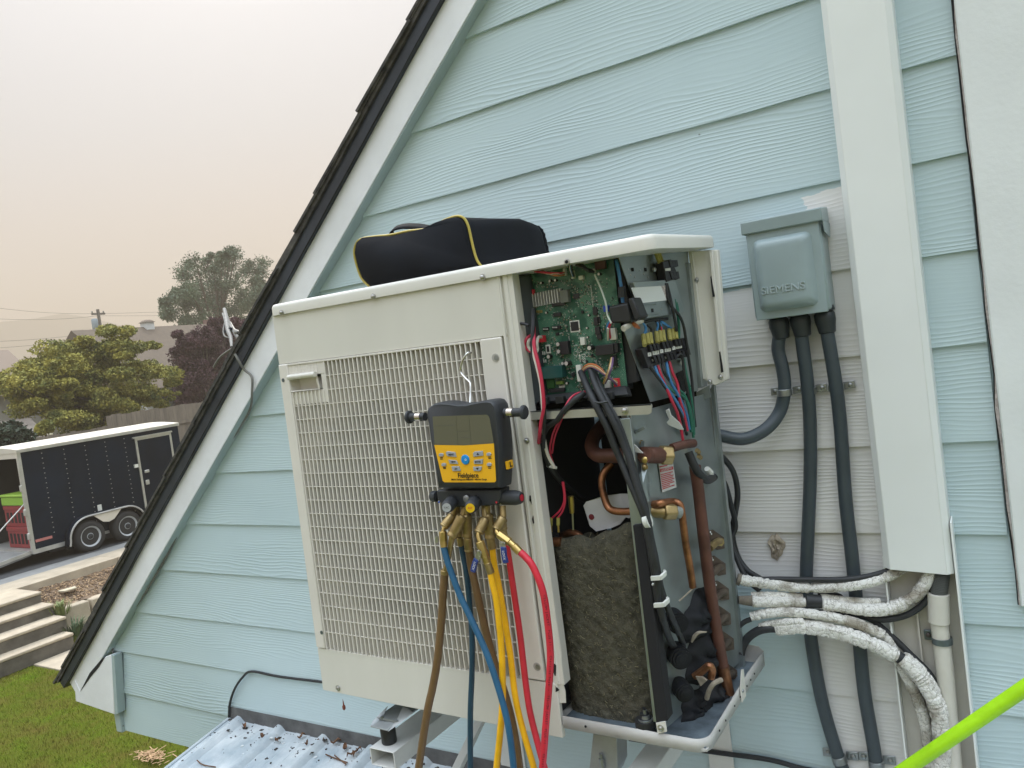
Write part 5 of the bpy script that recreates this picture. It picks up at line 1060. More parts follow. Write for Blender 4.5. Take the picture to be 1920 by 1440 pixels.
# folded top edge going back
nb = len(g.v); tv = []
for k in range(1, 7):
    for j in range(NX+1):
        x, y, z = jv[j]; p = np.array((x, y+0.018*k, z-0.010*k+(0.012 if 0.35 < j/NX < 0.9 else 0.02)*(k > 2)+0.004*noise3((x, y+0.018*k, z), 120, 2)+rj.normal(0, 0.0012))); tv.append(tuple(p))
g.v += tv
for k in range(6):
    for j in range(NX):
        a = (j if k == 0 else nb+(k-1)*(NX+1)+j); b2 = nb+k*(NX+1)+j
        g.f.append((a, a+1, b2+1, b2))
M_FELT = mat('grey_green_fibre_felt', (0.098, 0.092, 0.066), 0.98, var=0.2, vscale=60, col2=(0.055, 0.053, 0.040), bump=0.7, bscale=340, bdet=5, spec=0.1)
jk = g.obj('compressor_jacket', M_FELT, unit, angle=180)
g = G(); gl = G()
for i in range(900):
    fx, fz = random.uniform(0.02, 0.98), random.uniform(0.0, 0.99)
    j0, i0 = int(fx*NX), int(fz*NZ); p = np.array(jv[i0*(NX+1)+j0]); a = random.uniform(0, 6.28); L = random.uniform(0.004, 0.013); cv = random.uniform(-2.5, 2.5)
    pts = []
    q0 = p+np.array([0, -0.0012, 0])
    for s_ in range(5):
        pts.append(q0.copy()); q0 = q0+np.array([math.cos(a), -0.10*random.random()*(1 if s_ < 2 else -1), math.sin(a)])*L/4; a += cv/2.5
    (gl if random.random() < 0.22 else g).tube(pts, random.uniform(0.0002, 0.00042), n=3, smooth=False, caps=False)
g.obj('stray_fibres', mat('pale_fibre', (0.15, 0.135, 0.09), 0.9), jk, kind='stuff'); gl.obj('stray_fibres', mat('straw_fibre', (0.30, 0.265, 0.15), 0.9), jk, kind='stuff')
# rubber-footed compressor bolt, dark coils of black solenoids
bolt = G().lathe(F(1211, 1362, 0.02), (0, 0, 1), [(0, 0.020), (0.014, 0.020), (0.015, 0.013), (0.018, 0.013), (0.019, 0.009), (0.026, 0.009), (0.027, 0.004), (0.036, 0.004)], n=14).obj('mounting_bolt', M_BLK, unit)
G().lathe(F(1211, 1350, 0.018), (0, 0, 1), [(0, 0.014), (0.003, 0.014), (0.0035, 0.009), (0.010, 0.008), (0.011, 0.004), (0.02, 0.004)], n=12).obj('nut', M_ZINC, bolt)
M_SOL = mat('black_valve_wrap', (0.006, 0.007, 0.009), 0.65, var=0.4, vscale=18, bump=0.8, bscale=30, spec=0.3)
zq = Zm(1200, 1060, 4.8); CQ = lambda X, Y, v: clearof(*zq(X, Y), v, 0.012)
def lump(X, Y, rx, ry, h, seed, rot=0.0, name='insulation_wrap'):   # folded rubbery wrap swelling out from the partition
    nu, nv = 36, 12; V, Fc = [], []; r_ = np.random.default_rng(seed); ph = r_.uniform(0, 6.28, 6)
    c = Q(*zq(X, Y), 0.0)
    for jj in range(nv+1):
        t_ = jj/nv
        for ii in range(nu):
            a = 6.2832*ii/nu; e_ = 1+0.12*math.sin(3*a+ph[0])+0.07*math.sin(7*a+ph[1])
            x_, z_ = rx*t_*e_*math.cos(a), ry*t_*e_*math.sin(a); x_, z_ = x_*math.cos(rot)-z_*math.sin(rot), x_*math.sin(rot)+z_*math.cos(rot)
            d_ = h*(1-t_**3.2)*(1+0.16*math.sin(5*a+8*t_+ph[2])+0.12*math.sin(z_*190+ph[3]+x_*60)+0.08*math.sin(x_*260+ph[4]))
            V.append(c+pdir*x_+np.array([0, 0, z_])+pnn*max(0.0005, d_))
    for jj in range(nv):
        for ii in range(nu): Fc.append((jj*nu+ii, jj*nu+(ii+1) % nu, (jj+1)*nu+(ii+1) % nu, (jj+1)*nu+ii))
    return G().add(V, Fc).obj(name, M_SOL, unit, angle=60)
lump(520, 470, 0.070, 0.052, 0.026, 21, 0.2); lump(560, 800, 0.075, 0.055, 0.028, 22, -0.1); lump(620, 1180, 0.085, 0.050, 0.030, 23, 0.15); lump(470, 1270, 0.05, 0.034, 0.022, 24)
for X, Y, r in ((345, 525, 0.020), (370, 840, 0.021), (405, 1150, 0.018)):
    p = Q(*zq(X, Y), 0.030)
    G().lathe(p, pnn*0.75-pdir*0.66, [(-0.035, r), (0.0, r), (0.0002, r*0.86), (0.004, r*0.84), (0.0042, r*0.60), (0.007, r*0.58), (0.0072, r*0.3), (0.0076, r*0.28)], n=28).obj('expansion_valve', M_SOL, unit, angle=25)
M_FRAY = mat('torn_tan_foam', (0.30, 0.26, 0.20), 0.9, var=0.3, vscale=60)
G().tube([CQ(465, 690, 0.10), CQ(490, 640, 0.10), CQ(530, 605, 0.10), CQ(600, 600, 0.11)], [0.002, 0.004, 0.003, 0.001], n=6).obj('torn_edge', M_FRAY, unit)
G().tube([CQ(352, 322, 0.115), CQ(420, 260, 0.115), CQ(490, 195, 0.13)], 0.0016, n=6).obj('torn_edge', M_FRAY, unit)
G().tube([CQ(600, 1200, 0.12), CQ(625, 1120, 0.115), CQ(670, 1060, 0.115), CQ(735, 1030, 0.13)], 0.0048, n=8).obj('torn_edge', M_FRAY, unit)
G().prism([CQ(500, 1000, 0.11), CQ(560, 1010, 0.11), CQ(600, 1040, 0.11), CQ(545, 1090, 0.11)], (0, 0.006, 0)).obj('torn_edge', M_FRAY, unit)
G().tube([CQ(490, 1000, 0.12), CQ(560, 950, 0.12), CQ(620, 905, 0.12), CQ(650, 940, 0.125), CQ(640, 1010, 0.13)], 0.0075, n=8).obj('copper_pipe', M_COP, unit)
# black cable with conductors leaving through the knock-out
G().tube([C5(1010, 310, .17), C5(1040, 380, .17), C5(1070, 430, .18), C5(1110, 460, .22), C5(1140, 450, .28), C5(1150, 440, .32)], 0.0085, n=10).obj('power_cable', M_RUB, unit)
G().tube([C5(1110, 400, .30), C5(1125, 420, .31), C5(1130, 445, .32)], [0.006, 0.008, 0.006], n=8).obj('cable_end', M_WHTP, unit)
for X, Y in ((1055, 300), (1065, 330)): G().tube([C5(X, Y, .25), C5(X+12, Y+12, .27)], 0.005, n=6, smooth=False).obj('ring_terminal', M_BRASSD, unit)
# white plastic clip on the partition
G().prism([C5(885, 85, .10), C5(905, 75, .10), C5(915, 110, .10), C5(960, 150, .12), C5(985, 190, .13), C5(960, 190, .12), C5(905, 165, .10), C5(890, 150, .10), C5(905, 135, .10)], (0, 0.004, 0)).obj('plastic_clip', mat('pale_plastic_clip', (0.42, 0.43, 0.40), 0.5), unit, bevel=0.001)
G().prism([C5(720, 195, .03), C5(770, 170, .03), C5(775, 185, .03), C5(722, 212, .03)], (0, 0.01, 0)).obj('plate_tab', M_GALV, unit, bevel=0.001)
# ------------------------------------------------------------------ gauge set hanging on the grille (measured on the unit's front)
M_GRUB = mat('charcoal_rubber_case', (0.028, 0.031, 0.035), 0.55, var=0.12, vscale=15, bump=0.08, bscale=200)
M_GYEL = mat('yellow_face_plate', (0.86, 0.45, 0.012), 0.42)
M_GKEY = mat('grey_key', (0.33, 0.35, 0.38), 0.5)
M_INKB = mat('black_ink', (0.01, 0.01, 0.01), 0.5)
gz = Zm(740, 720, 6.0)
ga = wor(F(*gz(800, 1300), -0.06))
gauge = thing('manifold_gauge', 'yellow and black digital refrigerant gauge hanging on the cream grille', 'gauge', ga, world=False, rot=(0, UTH, 0))
GA = loc(ga)
ORG[gauge.name] = tuple(GA)
FV = -0.078
def A_(X, Y, v=FV): return F(*gz(X, Y), v)
out = [(350, 300), (372, 262), (430, 222), (500, 212), (580, 215), (700, 234), (800, 232), (900, 210), (1000, 192), (1090, 188), (1160, 200), (1215, 245), (1240, 330), (1258, 420), (1285, 560), (1305, 700), (1312, 850), (1305, 1000), (1296, 1100), (1288, 1180), (900, 1190), (480, 1182), (462, 1060), (440, 930), (410, 760), (385, 600), (365, 440), (346, 350)]
# the photograph shows face plus right flank: face outline ends left of the flank
fo_ = [(x if x < 1000 else 1000+(x-1000)*0.62, y) for x, y in out]
c0 = np.mean([A_(x, y) for x, y in fo_], axis=0)
V = []; n = len(fo_)
for v, k in ((-0.030, 0.97), (-0.036, 1.0), (-0.066, 1.0), (-0.074, 0.985), (FV, 0.95)):
    for x, y in fo_:
        p = A_(x, y, FV); V.append((c0[0]+(p[0]-c0[0])*k, v, c0[2]+(p[2]-c0[2])*k))
Fc = [(i*n+j, i*n+(j+1) % n, (i+1)*n+(j+1) % n, (i+1)*n+j) for i in range(4) for j in range(n)]+[tuple(range(4*n, 5*n)), tuple(range(n))[::-1]]
case = G().add(V, [f[::-1] for f in Fc]).obj('case', M_GRUB, gauge, angle=50)
G().prism([A_(425, 365, FV-0.0004), A_(1030, 345, FV-0.0004), A_(1058, 362, FV-0.0004), A_(1072, 400, FV-0.0004), A_(1115, 667, FV-0.0004), A_(780, 690, FV-0.0004), A_(450, 683, FV-0.0004)], (0, 0.002, 0)).obj('screen', mat('blank_lcd', (0.125, 0.118, 0.075), 0.18), gauge, smooth=False)
for a, b2 in (((690, 370), (712, 675)), ((835, 360), (860, 670)), ((430, 470), (690, 462)), ((695, 535), (850, 530)), ((700, 605), (855, 600))):
    p, q_ = A_(*a, FV-0.0006), A_(*b2, FV-0.0006); G().tube([p, q_], 0.00028, n=4, smooth=False).obj('screen_segment', mat('lcd_segment', (0.085, 0.08, 0.05), 0.3), gauge)
face = G().prism([A_(445, 686, FV-0.0006), A_(780, 692, FV-0.0006), A_(1115, 669, FV-0.0006), A_(1140, 1090, FV-0.0006), A_(1125, 1106, FV-0.0006), A_(560, 1106, FV-0.0006), A_(540, 1090, FV-0.0006)], (0, 0.002, 0)).obj('face_plate', M_GYEL, gauge, smooth=False)
def key(P, name='key', m=None):
    c = np.mean([A_(*p) for p in P], axis=0)
    V = [A_(x, y, FV-0.0008) for x, y in P]
    o = G().prism(V, (0, -0.0022, 0), k=0.9).obj(name, m or M_GKEY, gauge, bevel=0.0004); return o
key([(578, 762), (600, 755), (685, 765), (700, 822), (600, 812), (585, 795)]); key([(605, 850), (700, 858), (718, 900), (620, 895)]); key([(640, 925), (730, 922), (748, 978), (655, 980)])
key([(882, 775), (900, 757), (995, 750), (1000, 805), (890, 820)]); key([(890, 855), (998, 840), (995, 900), (892, 898)]); key([(882, 930), (985, 925), (980, 965), (960, 980), (890, 978)])
for X, Y in ((526, 797), (556, 907), (1062, 790), (1066, 905)): key([(X-26, Y-12), (X-14, Y-20), (X+16, Y-20), (X+28, Y-10), (X+26, Y+12), (X+14, Y+17), (X-18, Y+17), (X-26, Y+10)])
G().lathe(A_(797, 850, FV-0.0006), (0, -1, 0), [(0, 0.0098), (0.0012, 0.0098), (0.0026, 0.0088), (0.0030, 0.006)], n=28).obj('power_key', mat('blue_key', (0.004, 0.24, 0.62), 0.4), gauge)
M_WI = mat('white_ink', (0.8, 0.8, 0.8), 0.5)
pk = A_(797, 852, FV-0.0038)
G().tube([pk+np.array([0.0019*math.cos(R(120+300*i/12)), 0, 0.0019*math.sin(R(120+300*i/12))]) for i in range(13)], 0.0004, n=4, smooth=False).obj('power_symbol', M_WI, gauge)
G().tube([pk, pk+np.array([0, 0, 0.0028])], 0.0004, n=4, smooth=False).obj('power_symbol', M_WI, gauge)
def gt(s, X, Y, size, m=None, v=FV-0.0016, sx=1.0, bold=0.0001): return text(s, 'lettering', m or M_INKB, gauge, A_(X, Y, v), size, ext=0.00015, sx=sx, bold=bold)
gt('MENU', 636, 795, 0.0050, v=FV-0.0032); gt('VIEW', 657, 877, 0.0050, v=FV-0.0032); gt('AH', 688, 955, 0.0050, v=FV-0.0032); gt('ENTER', 935, 877, 0.0046, v=FV-0.0032)
for X, Y, s_ in ((935, 788, 1), (930, 953, -1)):
    c = A_(X, Y, FV-0.0031); G().prism([c+np.array([-0.0036, 0, -0.0018*s_]), c+np.array([0.0036, 0, -0.0018*s_]), c+np.array([0, 0, 0.0026*s_])], (0, -0.0002, 0)).obj('arrow_mark', M_INKB, gauge)
gt('Fieldpiece', 824, 1030, 0.0135, sx=0.92, bold=0.00016); gt('SMAN Refrigerant Manifold + Micron Gauge', 832, 1074, 0.0050, sx=0.95, bold=0.00004)
for X, Y in ((526, 828), (528, 844), (560, 938), (562, 950), (1068, 822), (1072, 838), (1066, 932), (1070, 948)):
    G().obox(A_(X, Y, FV-0.0008), (0.0034, 0, 0), (0, 0.0002, 0), (0, 0, 0.0008)).obj('small_print', M_INKB, gauge)
# flank emblem
fx_ = A_(1000+(1285-1000)*0.66, 930, -0.05)
# side handles with bright bands
for X0, X1, Yc, s_ in ((345, 175, 368, -1), (1240, 1440, 322, 1)):
    a, b2 = A_(X0, Yc, -0.058), A_(X1, Yc-4*s_, -0.058)
    G().tube([a, b2], 0.0085, n=16, smooth=False).obj('side_handle', M_GRUB, gauge)
    d0 = nrm(b2-a)
    G().lathe(b2-d0*0.002, d0, [(0, 0.0095), (0.002, 0.0135), (0.006, 0.0138), (0.009, 0.011), (0.0095, 0.006)], n=18).obj('handle_end', M_GRUB, gauge)
    m_ = a+(b2-a)*(0.42 if s_ < 0 else 0.33)
    G().tube([m_-d0*0.0062, m_+d0*0.0062], 0.0090, n=16, smooth=False).obj('bright_band', mat('chrome_band', (0.62, 0.56, 0.50), 0.25, 0.9), gauge)
# manifold block and knobs
G().prism([A_(470, 1195, -0.062), A_(1190, 1190, -0.062), A_(1185, 1300, -0.062), A_(1150, 1365, -0.062), A_(560, 1395, -0.062), A_(480, 1300, -0.062)], (0, 0.036, 0)).obj('valve_block', M_GRUB, gauge, bevel=0.003)
def knob(p, ax, r, L, m=M_GRUB, ring=None, rk_=0.66):
    ax = nrm(ax); o = G()
    nn = 24; aa = nrm(np.cross(ax, (0.3, 0.2, 1))); bb = np.cross(ax, aa); V = []
    prof = [(0, 0.8), (0.08, 1.0), (0.72, 1.0), (0.92, 0.86), (1.0, 0.7)]
    for t_, k in prof:
        for j in range(nn):
            rr = r*k*(1-(0.07 if j % 4 == 0 and 0.05 < t_ < 0.9 else 0)); V.append(p+ax*L*t_+(aa*math.cos(6.2832*j/nn)+bb*math.sin(6.2832*j/nn))*rr)
    m_ = len(prof)
    o.add(V, [(i*nn+j, i*nn+(j+1) % nn, (i+1)*nn+(j+1) % nn, (i+1)*nn+j) for i in range(m_-1) for j in range(nn)]+[tuple(range(nn))[::-1], tuple(range((m_-1)*nn, m_*nn))])
    kb = o.obj('valve_knob', m, gauge, angle=35)
    if ring: G().lathe(p+ax*L, ax, [(-0.0005, r*rk_), (0.0006, r*rk_)], n=20).obj('knob_cap', ring, kb)
    return kb
knob(A_(480, 1265, -0.045), A_(390, 1262, -0.045)-A_(480, 1265, -0.045), 0.0115, 0.016)
knob(A_(1200, 1275, -0.045), A_(1460, 1280, -0.045)-A_(1200, 1275, -0.045), 0.0145, 0.047, ring=mat('red_cap', (0.55, 0.02, 0.04), 0.45), rk_=0.45)
M_CG, M_CY = mat('grey_cap_disc', (0.42, 0.43, 0.43), 0.5), mat('yellow_cap_disc', (0.80, 0.50, 0.01), 0.5)
k1, k2 = A_(650, 1320, -0.062), A_(905, 1320, -0.062)
d1, d2_ = A_(585, 1390, -0.105)-k1, A_(850, 1395, -0.105)-k2
knob(k1, d1, 0.0135, np.linalg.norm(d1), ring=M_CG); knob(k2, d2_, 0.0135, np.linalg.norm(d2_), ring=M_CY)
def tface(s, p, ax, size, m):
    ax = nrm(ax); xx = nrm(np.cross((0, 0, 1), ax)); zz = np.cross(ax, xx); p = p+ax*0.0008-GA
    text(s, 'lettering', m, gauge, None, size, matrix=Matrix(((xx[0], zz[0], ax[0], p[0]), (xx[1], zz[1], ax[1], p[1]), (xx[2], zz[2], ax[2], p[2]), (0, 0, 0, 1))), ext=0.0001)
tface('VAC', k1+d1, d1, 0.0055, M_INKB); tface('REF', k2+d2_, d2_, 0.0055, M_REDP)
G().lathe(A_(810, 1290, -0.064), (0, -1, 0), [(0, 0.0075), (0.002, 0.0075), (0.004, 0.005)], n=16).obj('sight_glass', mat('glass_lens', (0.25, 0.25, 0.24), 0.1, 0.3), gauge)
G().lathe(A_(500, 1328, -0.0625), (0, -1, 0), [(0, 0.0022), (0.001, 0.002)], n=10).obj('blue_dot', mat('blue_dot', (0.02, 0.08, 0.4), 0.5), gauge)
G().lathe(A_(1145, 1330, -0.0625), (0, -1, 0), [(0, 0.0022), (0.001, 0.002)], n=10).obj('red_dot', M_REDP, gauge)
zfp = Zm(740, 900, 6.0)
for X0, X1, vv in ((690, 650, -.05), (790, 760, -.052), (808, 806, -.045), (1010, 1018, -.052), (1040, 1046, -.045), (1215, 1222, -.05), (700, 718, -.035)):
    G().tube([F(*zfp(X0, 290), -0.045), F(*zfp(X1, 415), vv)], 0.0062, n=10, smooth=False).obj('brass_port', M_BRASSD, gauge)
# wire hook over the grille bar
zw = Zm(740, 620, 8.0); hk = lambda X, Y, v: F(*zw(X, Y), v)
G().tube([hk(1165, 345, 0.006), hk(1130, 325, -0.008), hk(1080, 350, -0.016), hk(1020, 440, -0.020), hk(985, 570, -0.020), hk(1000, 640, -0.020), hk(1060, 710, -0.022), hk(1125, 775, -0.025), hk(1137, 830, -0.028), hk(1135, 960, -0.034), hk(1130, 1090, -0.042)], 0.0022, n=8).obj('hook', mat('chrome_wire', (0.62, 0.62, 0.60), 0.2, 0.95), gauge)
# emblem on the right flank
fe = [(1210, 900), (1275, 882), (1270, 985), (1215, 1000)]
ue = max(v[0] for v in V if False) if False else None
right_u = max(A_(*q_)[0] for q_ in fo_[14:18])+0.0004
we = A_(1200, 935)[2]
G().box(right_u-0.005, right_u+0.0004, -0.063, -0.043, we-0.0075, we+0.0075).obj('emblem', M_GYEL, gauge, bevel=0.0005)
G().box(right_u, right_u+0.0008, -0.056, -0.0525, we-0.005, we+0.005).obj('emblem_mark', M_INKB, gauge)
G().box(right_u, right_u+0.0008, -0.053, -0.047, we-0.005, we-0.0025).obj('emblem_mark', M_INKB, gauge)

# ------------------------------------------------------------------ refrigerant hoses with brass ends (world frame through the unit's frame)
zf = Zm(740, 900, 6.0)
def Bf(X, Y, v): return wor(F(*zf(X, Y), v))
def Hp(px, py, v): return wor(F(px, py, v))
def hosemat(name, c): return mat(name, c, 0.42, var=0.14, vscale=16, bump=0.12, bscale=70)
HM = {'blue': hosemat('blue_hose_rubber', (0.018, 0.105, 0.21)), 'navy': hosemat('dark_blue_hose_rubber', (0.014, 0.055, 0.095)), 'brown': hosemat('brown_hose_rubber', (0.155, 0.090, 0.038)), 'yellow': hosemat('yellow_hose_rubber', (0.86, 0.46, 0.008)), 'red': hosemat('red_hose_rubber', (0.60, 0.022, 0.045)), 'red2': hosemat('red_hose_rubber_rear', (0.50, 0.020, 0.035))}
def knurl(a, b2, r, parent, name='knurled_nut'):
    a, b2 = np.array(a), np.array(b2); t_ = nrm(b2-a); L = np.linalg.norm(b2-a); nn = 36; aa = nrm(np.cross(t_, (0.3, 0.2, 1))); bb = np.cross(t_, aa)
    prof = [(0, 0.75, 0), (0.06, 0.95, 0), (0.1, 1, 1), (0.74, 1.0, 1), (0.77, 0.93, 0), (0.84, 0.93, 0), (0.87, 1.0, 0), (0.96, 1.0, 0), (1, 0.8, 0)]; V = []
    for f, k, kn in prof:
        for j in range(nn): V.append(a+t_*L*f+(aa*math.cos(6.2832*j/nn)+bb*math.sin(6.2832*j/nn))*r*k*(1-(0.06 if kn and j % 2 else 0)))
    m_ = len(prof)
    return G().add(V, [(i*nn+j, i*nn+(j+1) % nn, (i+1)*nn+(j+1) % nn, (i+1)*nn+j) for i in range(m_-1) for j in range(nn)]+[tuple(range(nn))[::-1], tuple(range((m_-1)*nn, m_*nn))]).obj(name, M_BRASSD, parent, angle=30)
def stub(a, b2, r, parent, n=6, m=None, name='hex_body', bev=0.0012): return G().tube([a, b2], r, n=n, smooth=False).obj(name, m or M_BRASS, parent, bevel=bev)
hoses = []
def hose(lb, col, pts, r, at_px):
    P = [Hp(*p) for p in pts]
    P += [P[-1]+np.array([0.0, -0.03, -0.16]), np.array([P[-1][0]+0.03, P[-1][1]-0.10, 2.30])]
    t_ = thing('refrigerant_hose', lb, 'hose', P[-1], 'coloured hoses below the gauge')
    G().tube(P, r, n=16, k=8).obj('hose_tube', HM[col], t_)
    return t_, P
hA, PA_ = hose('front blue hose crossing to the right over the other hoses', 'blue', [(831, 1022, -.075), (837, 1046, -.078), (847, 1076, -.08), (864, 1120, -.082), (884, 1162, -.085), (914, 1229, -.09), (939, 1305, -.095), (954, 1367, -.1), (963, 1440, -.1), (966, 1500, -.1)], 0.0066, None)
knurl(Bf(655, 400, -.05), Bf(548, 530, -.07), 0.0098, hA)
G().tube([Bf(560, 515, -.068), Bf(545, 560, -.072), Bf(540, 600, -.074)], 0.0036, n=10).obj('bent_neck', M_BRASS, hA)
stub(Bf(538, 575, -.074), Bf(548, 690, -.075), 0.0082, hA); stub(Bf(545, 680, -.075), Bf(556, 755, -.076), 0.0072, hA, 14, name='ferrule')
G().obox(Bf(475, 670, -.075), (0.004, 0, 0.001), (0, 0.0015, 0), (0.001, 0, 0.006)).obj('valve_lever', M_STEEL, hA)
hB, PB_ = hose('thick brown hose slanting down to the left from a long brass neck', 'brown', [(834, 1072, -.06), (831, 1110, -.062), (827, 1170, -.065), (820, 1238, -.07), (811, 1290, -.075), (801, 1336, -.08), (785, 1440, -.085), (778, 1500, -.085)], 0.0084, None)
knurl(Bf(765, 400, -.055), Bf(640, 640, -.07), 0.0112, hB)
G().tube([Bf(650, 620, -.07), Bf(635, 700, -.07), Bf(618, 800, -.068), Bf(605, 900, -.064), Bf(570, 1030, -.06)], [0.0068, 0.0062, 0.0048, 0.0045, 0.0068], n=12).obj('long_neck', M_BRASSD, hB)
stub(Bf(566, 1010, -.06), Bf(562, 1060, -.06), 0.0088, hB, 16, M_BRASSD, 'ferrule')
hC, PC_ = hose('dark blue rear hose hanging almost straight down', 'navy', [(864, 1018, -.03), (869, 1045, -.03), (875, 1076, -.032), (881, 1137, -.035), (885, 1195, -.04), (885, 1260, -.045), (882, 1336, -.05), (882, 1440, -.05), (883, 1500, -.05)], 0.0060, None)
stub(Bf(730, 640, -.034), Bf(745, 738, -.03), 0.0068, hC, 16, M_BRASSD, 'ferrule'); knurl(Bf(720, 480, -.03), Bf(730, 640, -.034), 0.0085, hC)
hD, PD_ = hose('thick brown rear hose drifting down to the right behind yellow', 'brown', [(879, 1030, -.038), (883, 1060, -.038), (890, 1092, -.04), (905, 1159, -.042), (924, 1232, -.045), (948, 1305, -.05), (963, 1367, -.055), (974, 1440, -.06), (978, 1500, -.06)], 0.0080, None)
knurl(Bf(805, 380, -.045), Bf(815, 640, -.042), 0.0108, hD); knurl(Bf(820, 640, -.042), Bf(836, 800, -.038), 0.0092, hD, 'ferrule')
hE, PE_ = hose('front yellow hose below the blue levered valve', 'yellow', [(919, 1070, -.075), (924, 1096, -.076), (931, 1128, -.077), (939, 1199, -.078), (942, 1260, -.08), (942, 1321, -.082), (937, 1382, -.085), (931, 1440, -.086), (926, 1500, -.086)], 0.0066, None)
knurl(Bf(1020, 430, -.055), Bf(945, 600, -.075), 0.0102, hE)
G().tube([Bf(950, 570, -.074), Bf(940, 620, -.078), Bf(950, 670, -.08), Bf(965, 700, -.08)], 0.0042, n=10).obj('bent_neck', M_BRASS, hE)
stub(Bf(955, 690, -.08), Bf(1020, 870, -.078), 0.0088, hE); stub(Bf(1018, 860, -.078), Bf(1045, 950, -.077), 0.0070, hE, 14, name='swivel'); stub(Bf(1042, 930, -.077), Bf(1085, 1050, -.075), 0.0076, hE, 16, M_BRASSD, 'ferrule')
M_LEV = mat('blue_lever_grip', (0.02, 0.045, 0.22), 0.4)
def lever(h, pts, grip):
    g = G()
    for a, b2 in zip(pts, pts[1:]): g.obox((a+b2)/2, (b2-a)/2*1.08, (0, 0.0011, 0), nrm(np.cross(b2-a, (0, 1, 0)))*0.0052)
    lv_ = g.obj('valve_lever', M_STEEL, h, bevel=0.0008)
    g = G()
    for a, b2 in zip(grip, grip[1:]): g.obox((a+b2)/2, (b2-a)/2*1.06, (0, 0.0030, 0), nrm(np.cross(b2-a, (0, 1, 0)))*0.0056)
    gp = g.obj('lever_grip', M_LEV, h, bevel=0.0014)
    a, b2 = grip[0], grip[-1]; ax = nrm(b2-a); yy = nrm(np.cross((0, -1, 0), ax))
    zz = np.cross(ax, yy); p = (a+b2)/2+np.array([0, -0.0036, 0])-np.array(ORG[h.name])
    if zz[1] > 0: yy = -yy; zz = -zz
    text('LOCK', 'lettering', M_WI, h, None, 0.0070, matrix=Matrix(((ax[0], yy[0], zz[0], p[0]), (ax[1], yy[1], zz[1], p[1]), (ax[2], yy[2], zz[2], p[2]), (0, 0, 0, 1))), ext=0.0001)
    G().lathe(pts[0]+np.array([0, -0.001, 0]), (0, -1, 0), [(0, 0.0034), (0.002, 0.0032), (0.0026, 0.002)], n=8).obj('lever_nut', M_STEEL, h)
lever(hE, [Bf(952, 800, -.092), Bf(945, 850, -.092), Bf(925, 895, -.091)], [Bf(922, 890, -.091), Bf(898, 950, -.090), Bf(882, 1030, -.090)])
hF, PF_ = hose('rear yellow hose partly hidden behind the front yellow one', 'yellow', [(923, 1026, -.045), (927, 1060, -.046), (934, 1092, -.048), (945, 1153, -.05), (957, 1229, -.054), (966, 1305, -.06), (980, 1367, -.065), (1001, 1440, -.07), (1015, 1500, -.07)], 0.0064, None)
knurl(Bf(1045, 380, -.045), Bf(1075, 660, -.045), 0.0108, hF); stub(Bf(1076, 655, -.045), Bf(1096, 775, -.045), 0.0086, hF, 16, M_BRASSD, 'ferrule')
hG, PG_ = hose('rear red hose running down beside the grille edge', 'red2', [(948, 1015, -.035), (953, 1040, -.035), (963, 1107, -.036), (975, 1189, -.04), (985, 1275, -.05), (994, 1336, -.06), (1010, 1400, -.07), (1024, 1450, -.08), (1040, 1500, -.08)], 0.0064, None)
stub(Bf(1215, 560, -.03), Bf(1258, 740, -.034), 0.0078, hG, 16, M_BRASSD, 'ferrule'); knurl(Bf(1200, 400, -.035), Bf(1220, 560, -.032), 0.009, hG)
hH, PH_ = hose('front red hose bowing out to the right over the corner post', 'red', [(972, 1032, -.075), (985, 1044, -.076), (1000, 1064, -.077), (1018, 1110, -.078), (1027, 1168, -.08), (1032, 1229, -.082), (1029, 1290, -.085), (1024, 1351, -.09), (1020, 1406, -.095), (1017, 1440, -.097), (1013, 1500, -.1)], 0.0068, None)
knurl(Bf(1225, 420, -.055), Bf(1145, 560, -.07), 0.0102, hH)
G().tube([Bf(1155, 545, -.07), Bf(1150, 580, -.074), Bf(1175, 620, -.076)], 0.0042, n=10).obj('bent_neck', M_BRASS, hH)
stub(Bf(1170, 605, -.076), Bf(1295, 700, -.077), 0.0088, hH); stub(Bf(1290, 695, -.077), Bf(1345, 745, -.077), 0.0068, hH, 14, name='swivel'); stub(Bf(1340, 740, -.077), Bf(1408, 812, -.076), 0.0080, hH, 14, name='ferrule')
lever(hH, [Bf(1215, 705, -.088), Bf(1220, 740, -.088), Bf(1226, 760, -.087)], [Bf(1224, 755, -.087), Bf(1232, 850, -.086), Bf(1252, 930, -.085)])
